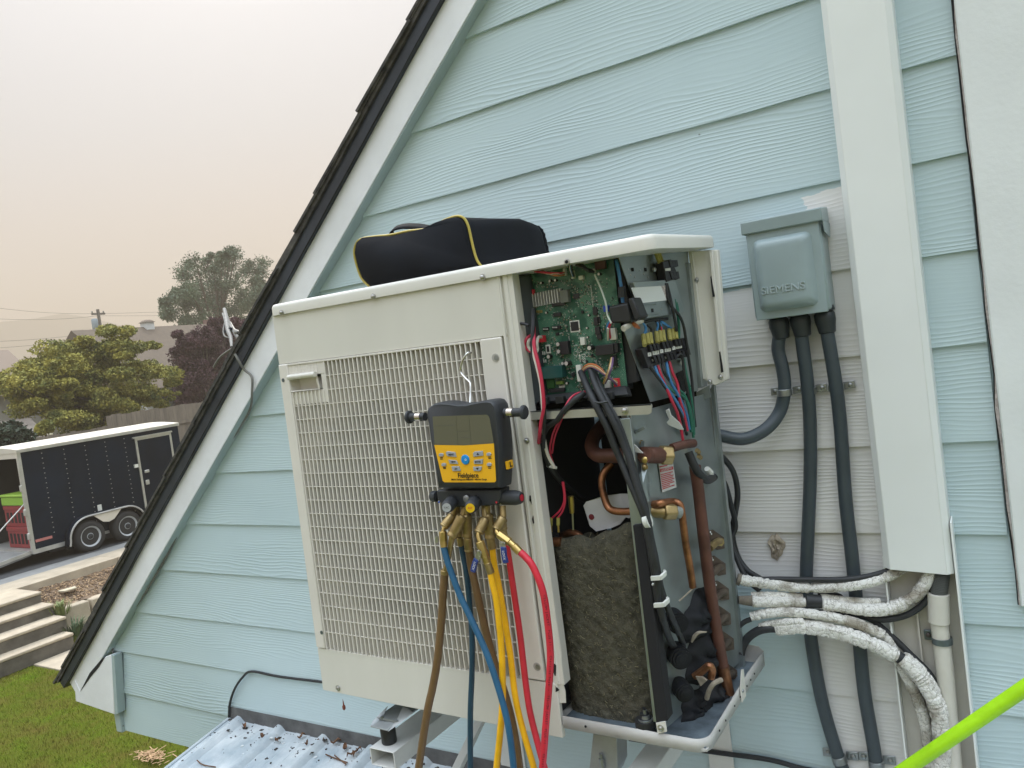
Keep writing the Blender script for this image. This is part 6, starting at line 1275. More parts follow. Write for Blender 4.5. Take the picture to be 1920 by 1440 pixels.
# printing along the front red hose
Ps = catmull(PH_, 40); segl = np.cumsum([0]+[np.linalg.norm(b2-a) for a, b2 in zip(Ps, Ps[1:])])
def along(s): i = int(np.searchsorted(segl, s)); i = min(max(i, 1), len(Ps)-1); f = (s-segl[i-1])/(segl[i]-segl[i-1]); return Ps[i-1]+(Ps[i]-Ps[i-1])*f, nrm(Ps[i]-Ps[i-1])
s_ = 0.098; lv_, lf_ = [], []
M_PRT = mat('dark_print', (0.10, 0.012, 0.02), 0.5)
for ch_ in 'YELLOW JACKET  PLUS II  -  Charging hose  -  YELLOW JACKET  PLUS II  -  Charging hose':
    p, t_ = along(s_)
    vdir = nrm(CAM-p+np.array([0.12, 0, 0])); nn_ = nrm(vdir-t_*(vdir @ t_)); yy = np.cross(nn_, t_)
    s_ += 0.0046 if ch_ != ' ' else 0.0034
    if ch_ == ' ' or s_ > segl[-1]-0.05: continue
    p = p+nn_*0.0069
    o_ = text(ch_, 'hose_letter', M_PRT, hH, None, 0.0060, matrix=Matrix.Identity(4), ext=0.00005, bold=0.0001)
    nb_ = len(lv_); lv_ += [tuple(p+t_*q_.co.x+yy*q_.co.y+nn_*q_.co.z) for q_ in o_.data.vertices]; lf_ += [tuple(nb_+i_ for i_ in f_.vertices) for f_ in o_.data.polygons]
    bpy.data.objects.remove(o_)
G().add(lv_, lf_).obj('hose_print', M_PRT, hH, smooth=False)

# ------------------------------------------------------------------ black gauge bag on the lid
z3 = Zm(480, 380, 3.0)
M_BAG = mat('black_nylon', (0.005, 0.006, 0.0085), 0.8, var=0.4, vscale=8, bump=0.5, bscale=10, spec=0.2)
M_PIP = mat('yellow_piping', (0.42, 0.33, 0.06), 0.5)
bag = thing('tool_bag', 'black nylon bag with yellow piping lying on top of the cream unit', 'bag', wor((0.45, 0.15, 0.958)), world=False, rot=(0, UTH, 0))
ORG[bag.name] = (0.45, 0.15, 0.958)
bo = [(650, 484), (600, 430), (575, 370), (556, 290), (566, 232), (600, 203), (680, 190), (760, 182), (860, 160), (960, 148), (1030, 115), (1090, 88), (1140, 76), (1175, 90), (1198, 135), (1215, 210), (1232, 280), (1250, 330), (1275, 360)]
fpts = [F(*z3(X, Y), 0.045) for X, Y in bo]
base = 0.9585
fpts = [np.array([p[0], 0.045, max(p[2], base)]) for p in fpts]
fpts[0][2] = fpts[-1][2] = base
V = []; n = len(fpts); cen = np.mean(fpts, axis=0)
secs = [(0.0, 0.94, -0.010), (0.0, 1.0, 0.0), (0.05, 1.02, 0.03), (0.35, 1.03, 0.10), (0.7, 1.01, 0.19), (0.9, 0.95, 0.245), (1.0, 0.84, 0.272), (1.0, 0.5, 0.285)]
for f, k, dv in secs:
    for p in fpts:
        q_ = cen+(p-cen)*np.array([k if k < 1 else 1+(k-1)*0.3, 0, k]); V.append((q_[0]+0.045*f+0.002*math.sin(9*f+p[0]*40), 0.045+dv, max(base, q_[2]+0.003*math.sin(f*7+p[0]*30))))
m_ = len(secs)
Fc = [(i*n+j, i*n+(j+1) % n, (i+1)*n+(j+1) % n, (i+1)*n+j) for i in range(m_-1) for j in range(n)]+[tuple(range(n))[::-1], tuple(range((m_-1)*n, m_*n))]
G().add(V, [f[::-1] for f in Fc]).obj('bag_body', M_BAG, bag, angle=80)
G().tube([p+np.array([0, -0.002, 0]) for p in fpts], 0.0028, n=8, k=4).obj('piping', M_PIP, bag)
sp6 = catmull([F(*z3(745, 190), 0.040), F(*z3(750, 145), 0.050), F(*z3(810, 124), 0.056), F(*z3(890, 124), 0.056), F(*z3(960, 136), 0.052), F(*z3(1000, 150), 0.048)], 5)
Vs, Fs = [], []
for p in sp6: Vs += [p+np.array([0, 0, -0.008]), p+np.array([0, 0.018, 0.004])]
cs = G().add(Vs, [(2*i, 2*i+2, 2*i+3, 2*i+1) for i in range(len(sp6)-1)]).obj('carry_strap', M_BAG, bag); cs.modifiers.new('thick', 'SOLIDIFY').thickness = 0.0025
zpts = [np.array(V[6*n+j])+np.array([0.001, 0.0, 0.0]) for j in range(n-8, n)]
zp2 = catmull(zpts, 3)
G().tube(zp2, [0.0035+0.0016*(i % 2) for i in range(len(zp2))], n=6, smooth=False).obj('zip_edge', M_BAG, bag)

# ------------------------------------------------------------------ wall brackets
M_BRK = mat('white_powder_coat', (0.62, 0.62, 0.59), 0.45, var=0.06, vscale=10)
def tubearm(t_, x0, x1, y0, y1, z0, z1):
    th = 0.0025
    G().box(x0, x1, y0, y1, z1-th, z1).obj('arm_top', M_BRK, t_, bevel=0.001); G().box(x0, x1, y0, y1, z0, z0+th).obj('arm_bottom', M_BRK, t_, bevel=0.001)
    G().box(x0, x0+th, y0, y1, z0+th, z1-th).obj('arm_side', M_BRK, t_); G().box(x1-th, x1, y0, y1, z0+th, z1-th).obj('arm_side', M_BRK, t_)
pe = PY(693, 1403, -0.53); pe2 = PY(736, 1414, -0.53)
xa, xb, zt2 = pe[0], pe2[0]+0.004, pe[2]+0.002
b1 = thing('wall_bracket', 'white steel bracket arm with black rubber mount under the cream grille', 'bracket', (xa, 0, zt2-0.3), 'brackets holding the unit')
tubearm(b1, xa, xb, -0.53, -0.012, zt2-0.042, zt2)
G().box(xa-0.005, xb+0.005, -0.020, -0.0165, zt2-0.32, zt2+0.05).obj('wall_rail', M_BRK, b1)
G().obox(((xa+xb)/2, -0.22, zt2-0.16), (0.012, 0, 0), (0, 0.20, 0.11), (0, -0.004, 0.006)).obj('brace', M_BRK, b1)
zw6 = Zm(560, 1000, 3.273)
rm0, rm1 = PY(*zw6(560, 1296), -0.495), PY(*zw6(560, 1190), -0.495)
G().lathe((rm0[0], -0.495, zt2), (0, 0, 1), [(0, 0.017), (0.003, 0.0185), (rm1[2]-zt2-0.003, 0.0185), (rm1[2]-zt2, 0.017)], n=24).obj('rubber_mount', M_BLK, b1)
M_FOOT = mat('grey_zinc_foot', (0.36, 0.38, 0.38), 0.45, 0.6, var=0.12, vscale=15)
zf_ = rm1[2]+0.001
ft = G().prism([PY(*zw6(440, 1190), -0.525), PY(*zw6(545, 1215), -0.525), PY(*zw6(600, 1160), -0.50), PY(*zw6(490, 1150), -0.50)], (0, 0, 0.003)).obj('mounting_foot', M_FOOT, unit.parent if False else b1, bevel=0.001)
G().prism([PY(*zw6(545, 1215), -0.524), PY(*zw6(700, 1100), -0.49), PY(*zw6(640, 1060), -0.48), PY(*zw6(600, 1150), -0.50)], (0.003, 0, 0)).obj('foot_side', M_FOOT, b1)
G().prism([PY(*zw6(440, 1185), -0.524), PY(*zw6(455, 1150), -0.51), PY(*zw6(535, 1080), -0.48), PY(*zw6(545, 1060), -0.48), PY(*zw6(500, 1150), -0.50)], (0.002, 0, 0)).obj('foot_side', M_FOOT, b1)
G().box(rm0[0]-0.02, rm0[0]+0.05, -0.505, -0.30, zf_+0.02, zf_+0.024).obj('foot_plate', M_FOOT, b1)
G().lathe((rm0[0]-0.004, -0.502, zf_), (0, 0, 1), [(0, 0.008), (0.006, 0.008), (0.0065, 0.004), (0.028, 0.004)], n=8).obj('bolt', M_ZINC, b1)
b2_ = thing('wall_bracket', 'white steel bracket arm below the fibre wrapped compressor', 'bracket', (-0.72, 0, zt2-0.3), 'brackets holding the unit')
pe = PY(1185, 1430, -0.45); xo = pe[0]
tubearm(b2_, xo, xo+0.052, -0.53, -0.012, pe[2]-0.042, pe[2])
G().box(xo-0.005, xo+0.057, -0.020, -0.0165, pe[2]-0.32, pe[2]+0.05).obj('wall_rail', M_BRK, b2_)
G().prism([PY(1112, 1376, -0.47), PY(1156, 1384, -0.47), PY(1158, 1440, -0.47), PY(1150, 1460, -0.47), PY(1104, 1450, -0.47)], (0, 0.05, 0)).obj('mounting_foot', M_FOOT, b2_, bevel=0.001)
G().lathe(PY(1130, 1440, -0.475), (0, 0, 1), [(0, 0.006), (0.02, 0.006), (0.021, 0.004), (0.03, 0.004)], n=8).obj('bolt', M_ZINC, b2_)
G().tube([PY(1192, 1432, -0.42)+np.array([0, 0, 0.004]), PY(1222, 1402, -0.30)+np.array([0, 0, 0.0]), ], 0.002, n=6, smooth=False).obj('slot_edge', M_FOOT, b2_)

# ------------------------------------------------------------------ ribbed metal porch roof with litter
M_MROOF = mat('pale_blue_roof_metal', (0.54, 0.57, 0.58), 0.5, 0.05, var=0.1, vscale=7, col2=(0.33, 0.39, 0.43), bump=0.25, bscale=35)
zr6 = Zm(300, 1240, 4.174)
mr = thing('porch_roof', 'pale ribbed metal porch roof littered with dry debris below the wall', 'roof', (-2.6, -1.0, 2.0))
xr0 = PY(*zr6(548, 470), -0.02)[0]; zw0 = 2.352; sl = 0.17
def rz(y): return zw0+(y+0.02)*sl
rib_px = [PY(*zr6(620, 478), -0.02)[0], PY(*zr6(925, 530), -0.02)[0], PY(*zr6(1280, 605), -0.02)[0]]
sp_ = (rib_px[2]-rib_px[0])/2
ribs = [rib_px[0]+sp_*i for i in range(15)]
pts = [(xr0, 0.0)]
for x in ribs:
    pts += [(x-0.030, 0.0), (x-0.015, 0.013), (x-0.007, 0.018), (x+0.007, 0.018), (x+0.015, 0.013), (x+0.030, 0.0), (x+sp_*0.36, 0.0), (x+sp_*0.38, 0.0018), (x+sp_*0.44, 0.0018), (x+sp_*0.46, 0.0), (x+sp_*0.60, 0), (x+sp_*0.62, .0018), (x+sp_*0.68, .0018), (x+sp_*0.70, 0)]
V, Fc = [], []
ys = [-0.018, -0.3, -0.6, -1.0]
for y in ys: V += [(x, y, rz(y)+h+random.uniform(-0.0008, 0.0008)) for x, h in pts]
n = len(pts)
Fc = [(i*n+j, (i+1)*n+j, (i+1)*n+j+1, i*n+j+1) for i in range(len(ys)-1) for j in range(n-1)]
ro = G().add(V, Fc).obj('roof_sheet', M_MROOF, mr, smooth=False); ro.modifiers.new('thick', 'SOLIDIFY').thickness = 0.0015
G().box(xr0-0.004, 1.6, -0.0175, -0.0158, zw0-0.03, zw0+0.048).obj('wall_flashing', mat('tarred_flashing', (0.10, 0.10, 0.10), 0.7, var=0.4, vscale=14), mr)
G().tube([(xr0-0.002, y, rz(y)+0.002) for y in ys], 0.006, n=8, smooth=False).obj('edge_trim', M_MROOF, mr)
G().box(xr0+0.06, 1.6, -0.95, -0.02, 2.10, 2.16).obj('porch_framing', M_LOW, mr, smooth=False)
g = G(); g2 = G()
for i in range(260):
    x = random.uniform(xr0+0.02, -1.2); y = -0.025-abs(random.gauss(0, 0.09)); 
    if y < -0.5: continue
    d0 = min(abs(x-r_) for r_ in ribs)
    h = 0.001 if d0 > 0.03 else 0.0185 if d0 < 0.010 else 0.012
    a = random.uniform(0, 3.14); L = random.choice((0.0008, 0.0012, 0.002, 0.0035, 0.006))*random.uniform(0.7, 1.2); w = L*random.uniform(0.3, 0.9)
    (g if random.random() < 0.8 else g2).obox((x, y, rz(y)+h+0.0008), (L*math.cos(a), L*math.sin(a), 0), (-w*math.sin(a), w*math.cos(a), 0), (0, 0, random.uniform(0.0005, 0.0016)))
g.obj('roof_litter', mat('dark_litter', (0.035, 0.028, 0.022), 0.9), mr, smooth=False, kind='stuff'); g2.obj('roof_litter', mat('pale_chips', (0.62, 0.64, 0.64), 0.6), mr, smooth=False, kind='stuff')
M_LEAF = mat('dry_brown_leaf', (0.13, 0.062, 0.030), 0.8, var=0.4, vscale=50)
for i, (X, Y) in enumerate(((1110, 612), (1150, 660), (1262, 648), (1490, 745), (1530, 735), (1680, 770), (915, 628), (805, 600), (1450, 700), (1400, 645), (665, 525), (1700, 740), (1560, 715))):
    p = PY(*zr6(X, Y), -0.06-0.0003*max(0, Y-500)); y = p[1]; p = PZ(*zr6(X, Y), rz(-0.08)+0.006)
    if p[1] > -0.02: p[1] = -0.03
    x, y = p[0], p[1]; a = random.uniform(0, 6.28); L = random.uniform(0.010, 0.02)
    V = []
    for k in range(5):
        f = k/4-0.5; w = L*0.42*math.cos(f*2.9); cz = 0.006*math.sin(k*1.7+i)+0.006
        for s_ in (-1, 0, 1): V.append((x+math.cos(a)*f*2*L-math.sin(a)*w*s_, y+math.sin(a)*f*2*L+math.cos(a)*w*s_, rz(y)+cz+0.006*abs(s_)+0.004))
    lf = G().add(V, [(3*k+j, 3*k+j+1, 3*k+j+4, 3*k+j+3) for k in range(4) for j in range(2)]).obj('dry_leaf', M_LEAF, label='curled dry brown leaf lying on the metal porch roof', cat='leaf', group='dry leaves on the porch roof')
    lf.modifiers.new('thick', 'SOLIDIFY').thickness = 0.0006
for P, lb in (([(285, 745), (330, 775), (430, 795)], 'dry twig lying near the left edge of the metal roof'), ([(1300, 755), (1390, 790), (1470, 815)], 'longer dry twig by the white bracket on the metal roof'), ([(1370, 765), (1420, 800), (1460, 825)], 'shorter dry twig beside the longer one near the bracket')):
    q_ = []
    for X, Y in P:
        p = PZ(*zr6(X, Y), rz(-0.14)+0.004); p[1] = min(p[1], -0.03); q_.append((p[0], p[1], rz(p[1])+0.007))
    G().tube(q_, 0.0022, n=5).obj('dry_twig', M_LEAF, label=lb, cat='twig', group='twigs on the porch roof')
# seed pod hanging by a thread below the unit
G().lathe(PY(645, 1327, -0.4)+np.array([0, 0, -0.006]), (0, 0, 1), [(0, 0.002), (0.003, 0.004), (0.010, 0.0045), (0.014, 0.002), (0.03, 0.0003)], n=8).obj('cocoon', mat('rust_brown_cocoon', (0.22, 0.055, 0.03), 0.7), label='tiny rust brown cocoon hanging by a thread under the unit', cat='cocoon')
# ------------------------------------------------------------------ ground, yard, street side
M_GRASS = mat('mown_grass_soil', (0.05, 0.075, 0.006), 0.95, var=0.3, vscale=2.2, col2=(0.09, 0.075, 0.016), bump=0.5, bscale=60, spec=0.02)
M_DRYG = mat('dry_yard', (0.16, 0.145, 0.09), 0.95, var=0.25, vscale=0.8, col2=(0.09, 0.10, 0.045), bump=0.4, bscale=20)
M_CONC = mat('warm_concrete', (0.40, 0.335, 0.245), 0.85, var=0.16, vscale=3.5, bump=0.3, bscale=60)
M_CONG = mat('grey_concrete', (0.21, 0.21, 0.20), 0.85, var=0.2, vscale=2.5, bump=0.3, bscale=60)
M_CONR = mat('stained_shaded_concrete', (0.105, 0.092, 0.072), 0.9, var=0.4, vscale=4, bump=0.5, bscale=40)  # stains plus shade, both put into this dark base colour
M_SOIL = mat('mulch_soil', (0.17, 0.115, 0.070), 0.95, var=0.5, vscale=9, col2=(0.07, 0.048, 0.030), bump=0.9, bscale=40)
M_DGND = mat('dark_ground_cover', (0.045, 0.045, 0.047), 0.9, var=0.2, vscale=5, bump=0.3, bscale=120)
def sheet(name, x0, x1, y0, y1, z, m, kind='structure', nx=1, ny=1, amp=0.0, zx=None):
    V, Fc = [], []
    for i in range(nx+1):
        for j in range(ny+1):
            x = x0+(x1-x0)*i/nx; y = y0+(y1-y0)*j/ny; V.append((x, y, (zx(x, y) if zx else z)+random.uniform(-amp, amp)))
    for i in range(nx):
        for j in range(ny): a = i*(ny+1)+j; Fc.append((a, a+ny+1, a+ny+2, a+1))
    return G().add(V, Fc).obj(name, m, kind=kind)
ground = sheet('ground', -900, 500, -700, 900, -0.06, M_DRYG)
sheet('lawn', -13.02, 30, -30, 40, 0.0, M_GRASS, nx=40, ny=40, amp=0.012)
up = G().box(-700, -15.75, -400, 700, -0.05, 0.780).obj('upper_ground', M_DRYG, kind='structure', smooth=False)
drv = G().box(-20.5, -14.56, -40, 60, -0.05, 0.792).obj('driveway', M_CONG, kind='structure', smooth=False)
sheet('dark_ground_strip', -19.6, -15.05, -40, 30, 0.797, M_DGND)  # near-black sheet laid over the driveway, under and beside the trailer
kb = thing('kerb_path', 'warm beige concrete path edge beside the trailer driveway', 'path', (-14.2, 4, 0))
for i in range(14): G().box(-14.555, -13.85, -8+i*2.0, -8+i*2.0+1.99, 0.25, 0.800).obj('path_slab', M_CONC, kb, bevel=0.01)
# steps
stp = thing('garden_steps', 'four weathered concrete garden steps leading down to the lawn', 'steps', (-12.6, 3, 0))
sx = [(-13.05, 0.80), (-12.70, 0.63), (-12.36, 0.46), (-12.10, 0.25)]
yr = [4.25, 4.24, 4.22, 4.16]
for i, (x, z) in enumerate(sx):
    xb = -13.848 if i == 0 else sx[i-1][0]-0.02
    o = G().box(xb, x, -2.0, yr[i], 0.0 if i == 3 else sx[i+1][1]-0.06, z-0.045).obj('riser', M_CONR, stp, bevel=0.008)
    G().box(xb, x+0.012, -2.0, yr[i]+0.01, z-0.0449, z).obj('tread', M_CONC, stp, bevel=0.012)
# planting bed
def bedz(x, y): return 0.66-(x+13.84)*-0.0 - (x+13.84)*0.22 + 0.03*math.sin(x*7)*math.sin(y*5)
sheet('planting_bed', -13.86, -12.95, 4.26, 12.0, 0.5, M_SOIL, nx=24, ny=120, amp=0.012, zx=bedz)
wallb = thing('stone_edging', 'row of pale rough block stones holding the mulch bed', 'edging', (-12.9, 4.6, 0))
y = 4.42
while y < 10:
    L = random.uniform(0.42, 0.6); 
    V = [(-13.02, y, 0.1), (-12.80, y+0.01, 0.1), (-12.80+random.uniform(-.03, .03), y+L-0.02, 0.1), (-13.04, y+L-0.02, 0.1)]
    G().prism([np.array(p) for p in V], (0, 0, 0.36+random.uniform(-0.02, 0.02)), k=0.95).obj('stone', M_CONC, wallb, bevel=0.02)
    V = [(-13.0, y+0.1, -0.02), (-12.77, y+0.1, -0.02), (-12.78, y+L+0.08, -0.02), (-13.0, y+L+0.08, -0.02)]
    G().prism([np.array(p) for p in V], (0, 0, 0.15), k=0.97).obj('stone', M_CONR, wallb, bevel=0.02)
    y += L
wk = thing('garden_walk', 'pale concrete walk at the foot of the garden steps', 'path', (-11.6, 4, 0))
for i in range(6): G().box(-12.08+0.0*i, -11.05, 3.55+i*1.2, 3.55+i*1.2+1.185, -0.05, 0.024).obj('walk_slab', M_CONC, wk, bevel=0.01)
# mulch bits, flat pale stone, weeds
g = G(); gb = G()
for i in range(2600):
    x, y = random.uniform(-13.83, -13.02), 4.28+random.random()**1.4*4; a = random.uniform(0, 6.28); L = random.uniform(0.008, 0.03); w = random.uniform(0.003, 0.008)
    (g if random.random() < .5 else gb).obox((x, y, bedz(x, y)+0.012), (L*math.cos(a), L*math.sin(a), random.uniform(-.01, .01)), (-w*math.sin(a), w*math.cos(a), 0), (0, 0, 0.003))
g.obj('bark_mulch', mat('straw_chip', (0.40, 0.27, 0.15), 0.9), kind='stuff', smooth=False, label='scattered straw and bark chips over the planting bed'); gb.obj('bark_mulch', mat('brown_chip', (0.12, 0.075, 0.045), 0.9), kind='stuff', smooth=False, label='darker bark chips over the planting bed')
p = PZ(128, 1107, 0.60)
G().prism([p+np.array(q_) for q_ in ((-0.10, -0.12, 0), (0.07, -0.09, 0), (0.09, 0.10, 0), (-0.03, 0.13, 0))], (0, 0, 0.03)).obj('flat_stone', mat('cream_stone', (0.48, 0.42, 0.30), 0.8), bevel=0.008, label='flat cream stone lying on the mulch bed', cat='stone')
def tuft(name, lb, p, n, L, m, spread=0.12, cat='plant', group=None):
    g = G()
    for i in range(n):
        a = random.uniform(0, 6.28); r0 = random.random()*spread*0.5; b0 = np.array(p)+np.array([r0*math.cos(a), r0*math.sin(a), 0]); l = L*random.uniform(0.6, 1.1); lean = random.uniform(0.2, 0.9); w = 0.012
        side = np.array([-math.sin(a), math.cos(a), 0])*w; P1 = b0+np.array([math.cos(a)*lean*l*0.4, math.sin(a)*lean*l*0.4, l*0.6]); P2 = b0+np.array([math.cos(a)*lean*l, math.sin(a)*lean*l, l*0.75])
        g.add([b0-side, b0+side, P1+side*.8, P1-side*.8, P2], [(0, 1, 2, 3), (3, 2, 4)])
    return g.obj(name, m, label=lb, cat=cat, group=group)
M_WEED = mat('pale_green_leaf', (0.16, 0.19, 0.06), 0.7, var=0.3, vscale=20); M_WEEDD = mat('mid_green_leaf', (0.07, 0.11, 0.045), 0.7, var=0.3, vscale=20)
tuft('leafy_weed', 'pale yellow green leafy plant beside the top garden steps', PZ(113, 1152, 0.42), 90, 0.26, M_WEED, 0.3)
tuft('leafy_weed', 'dusky green weed growing against the stone edging', PZ(140, 1190, 0.12), 70, 0.30, M_WEEDD, 0.4)
tuft('leafy_weed', 'low green grass clump at the end of the garden steps', PZ(120, 1205, 0.05), 80, 0.18, M_WEEDD, 0.4)
# lawn blades
N = 90000
bx_ = rng.uniform(-13.0, -4.5, N); by_ = rng.uniform(0.3, 5.2, N)
keep = ~((bx_ < -11.05) & (by_ > 3.52)) & ~((bx_ < -12.08) & (by_ < 4.3))
bx_, by_ = bx_[keep], by_[keep]; N = len(bx_)
patch = np.sin(bx_*1.7+1)*np.sin(by_*2.3)+0.5*np.sin(bx_*4.1+by_*3)
hb = rng.uniform(0.02, 0.05, N)*(1+0.25*patch); an = rng.uniform(0, 6.28, N); ln = rng.uniform(0.0, 0.03, N); wb = rng.uniform(0.0022, 0.0042, N)
v = np.zeros((N*3, 3)); cx, sn = np.cos(an), np.sin(an)
v[0::3] = np.c_[bx_-sn*wb, by_+cx*wb, np.zeros(N)]; v[1::3] = np.c_[bx_+sn*wb, by_-cx*wb, np.zeros(N)]; v[2::3] = np.c_[bx_+cx*ln, by_+sn*ln, hb]
me = bpy.data.meshes.new('grass'); me.vertices.add(N*3); me.vertices.foreach_set('co', v.ravel()); me.loops.add(N*3); me.loops.foreach_set('vertex_index', np.arange(N*3)); me.polygons.add(N); me.polygons.foreach_set('loop_start', np.arange(N)*3); me.update()
M_BLADE = mat('grass_blade', (0.128, 0.190, 0.012), 0.9, var=0.35, vscale=1.1, col2=(0.170, 0.140, 0.036), spec=0.02)
me.materials.append(M_BLADE); go = bpy.data.objects.new('grass', me); COL.objects.link(go); tag(go, 'short patchy green lawn grass below the gable', kind='stuff')
p = PZ(287, 1421, 0.03); g = G()
for i in range(110):
    a = random.uniform(0, 6.28); L = random.uniform(0.02, 0.05); x, y = p[0]+random.gauss(0, 0.13), p[1]+random.gauss(0, 0.05)
    g.obox((x, y, 0.045+random.random()*0.02), (L*math.cos(a), L*math.sin(a), 0.006), (-0.004*math.sin(a), 0.004*math.cos(a), 0), (0, 0, 0.002))
g.obj('straw_heap', mat('dry_straw', (0.42, 0.27, 0.15), 0.9), smooth=False, label='small heap of dry straw lying on the lawn', kind='stuff')

# ------------------------------------------------------------------ cargo trailer
TX, TY0, TY1, TZ0, TZ1, TW = -15.35, 5.30, 8.62, 1.02, 2.98, 2.0
M_NAVY = mat('navy_trailer_skin', (0.004, 0.009, 0.018), 0.5, var=0.3, vscale=1.5, spec=0.15, bump=0.5, bscale=1.5, bdet=1)
M_ALU = mat('aluminium_trim', (0.50, 0.49, 0.46), 0.4, 0.6, var=0.12, vscale=5)
M_TROOF = mat('pale_trailer_roof', (0.60, 0.55, 0.46), 0.55, var=0.06, vscale=2)
tr = thing('cargo_trailer', 'navy enclosed tandem axle cargo trailer with its rear ramp lowered', 'trailer', (TX-TW/2, 7, 0.8))
M_TIN = mat('shaded_trailer_lining', (0.03, 0.028, 0.026), 0.8)  # interior shade is put into this near-black lining colour
G().box(TX-0.03, TX, TY0+0.04, TY1, TZ0+0.06, TZ1-0.06).obj('side_wall', M_NAVY, tr, smooth=False)
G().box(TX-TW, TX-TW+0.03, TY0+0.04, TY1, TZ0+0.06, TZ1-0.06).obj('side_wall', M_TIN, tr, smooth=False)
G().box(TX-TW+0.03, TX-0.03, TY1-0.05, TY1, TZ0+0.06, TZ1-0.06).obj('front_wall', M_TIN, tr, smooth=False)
G().box(TX-TW, TX, TY0, TY1, TZ0, TZ0+0.058).obj('floor', M_ALU, tr, smooth=False)
g = G(); V = []
for y in (TY0-0.02, TY1+0.03):
    for i in range(9):
        f = i/8; V.append((TX+0.02-(TW+0.04)*f, y, TZ1+0.07*math.sin(math.pi*f)))
    V += [(TX-TW-0.02, y, TZ1-0.06), (TX+0.02, y, TZ1-0.06)]
n = 11
G().add(V, [(i, n+i, n+(i+1) % n, (i+1) % n) for i in range(n)]+[tuple(range(n)), tuple(range(n, 2*n))[::-1]]).obj('roof', M_TROOF, tr, smooth=False)
G().box(TX+0.0205, TX+0.026, TY0-0.02, TY1+0.02, TZ1-0.062, TZ1-0.015).obj('roof_trim', M_ALU, tr)
G().box(TX+0.0005, TX+0.012, TY0, TY0+0.62, TZ0-0.005, TZ0+0.075).obj('bottom_trim', M_ALU, tr)
for x in (TX-0.055, TX-TW): G().box(x, x+0.06, TY0-0.01, TY0+0.05, TZ0, TZ1-0.061).obj('rear_post', M_ALU, tr)
G().box(TX-TW, TX+0.001, TY0-0.011, TY0+0.05, TZ1-0.16, TZ1-0.0615).obj('rear_header', M_TROOF, tr)
rp_ = G().prism([(TX-0.08, TY0, TZ0+0.02), (TX-TW+0.08, TY0, TZ0+0.02), (TX-TW+0.08, TY0-1.75, 0.83), (TX-0.08, TY0-1.75, 0.83)], (0, 0, -0.05)).obj('ramp', M_CONG, tr, smooth=False)
G().obox((TX-0.085, TY0-0.87, 0.955), (0.02, 0, 0), (0, 0.885, 0.0975), (0, -.003, 0.03)).obj('ramp_edge', M_ALU, rp_)
G().tube([(TX-0.10, TY0+0.02, 1.95), (TX-0.12, TY0-1.2, 0.95)], 0.012, n=6, smooth=False).obj('ramp_cable', M_ALU, rp_)
# side door
D0, D1, DZ0, DZ1 = 7.58, 8.42, TZ0+0.10, TZ1-0.18
dr = G().box(TX+0.002, TX+0.016, D0+0.04, D1-0.04, DZ0+0.04, DZ1-0.04).obj('side_door', M_NAVY, tr)
for a in ((D0, D0+0.045, DZ0, DZ1), (D1-0.045, D1, DZ0, DZ1), (D0+0.046, D1-0.046, DZ1-0.045, DZ1), (D0+0.046, D1-0.046, DZ0, DZ0+0.045)): G().box(TX+0.001, TX+0.024, *a).obj('door_frame', M_ALU, dr)
G().box(TX+0.0, TX+0.045, D0-0.05, D1+0.02, DZ1+0.002, DZ1+0.035).obj('drip_cap', M_ALU, dr)
G().box(TX+0.016, TX+0.05, D0+0.10, D0+0.20, 2.05, 2.11).obj('door_latch', M_ALU, dr, bevel=0.01); G().box(TX+0.016, TX+0.045, D0+0.09, D0+0.17, 1.80, 1.90).obj('door_lock', M_ALU, dr, bevel=0.01)
G().box(TX+0.001, TX+0.04, D0-0.10, D0-0.02, 2.20, 2.27).obj('door_holdback', M_WHTP, tr)
# rivet rows
g = G()
for yy in (5.72, 6.13, 6.54, 6.95, 7.36):
    for k in range(17): g.obox((TX+0.003, yy, TZ0+0.30+k*0.095), (0.004, 0, 0), (0, 0.008, 0), (0, 0, 0.006))
    
g.obj('rivets', M_ALU, tr, smooth=False, kind='stuff')
# wheels and fender
for k, yy in enumerate((6.29, 7.06)):
    wz = 1.085
    wh = G().lathe((TX+0.08, yy, wz), (1, 0, 0), [(-0.10, 0.20), (-0.10, 0.27), (-0.06, 0.31), (0.06, 0.31), (0.10, 0.285), (0.115, 0.25), (0.11, 0.205), (0.085, 0.20)], n=36).obj('wheel', mat('tyre_rubber', (0.022, 0.021, 0.020), 0.85, bump=0.3, bscale=30), tr)
    rim = G().lathe((TX+0.08, yy, wz), (1, 0, 0), [(0.06, 0.0), (0.085, 0.05), (0.088, 0.06), (0.07, 0.09), (0.075, 0.16), (0.10, 0.185), (0.108, 0.2)], n=32, caps=False).obj('rim', mat('grey_steel_rim', (0.40, 0.41, 0.41), 0.5, 0.1), wh)
    for j in range(10):
        a = 6.2832*j/10; G().lathe((TX+0.08+0.075, yy+0.125*math.cos(a), wz+0.125*math.sin(a)), (1, 0, 0), [(0, 0.021), (0.003, 0.021)], n=10).obj('rim_hole', M_DARK, rim)
    G().lathe((TX+0.08+0.06, yy, wz), (1, 0, 0), [(0, 0.05), (0.05, 0.048), (0.06, 0.035)], n=16).obj('hub', M_BLK, rim)
yc0, yc1, wz, rf = 6.29, 7.06, 1.085, 0.40
fp_ = [(yc0-rf-0.02, TZ0-0.02)]+[(yc0-rf*math.cos(R(a)), wz+rf*math.sin(R(a))) for a in range(0, 91, 10)]+[(yc1+rf*math.sin(R(a)), wz+rf*math.cos(R(a))) for a in range(0, 91, 10)]+[(yc1+rf+0.02, TZ0-0.02)]
g = G(); V = []
for y, z in fp_: V += [(TX+0.002, y, z), (TX+0.21, y, z-0.004)]
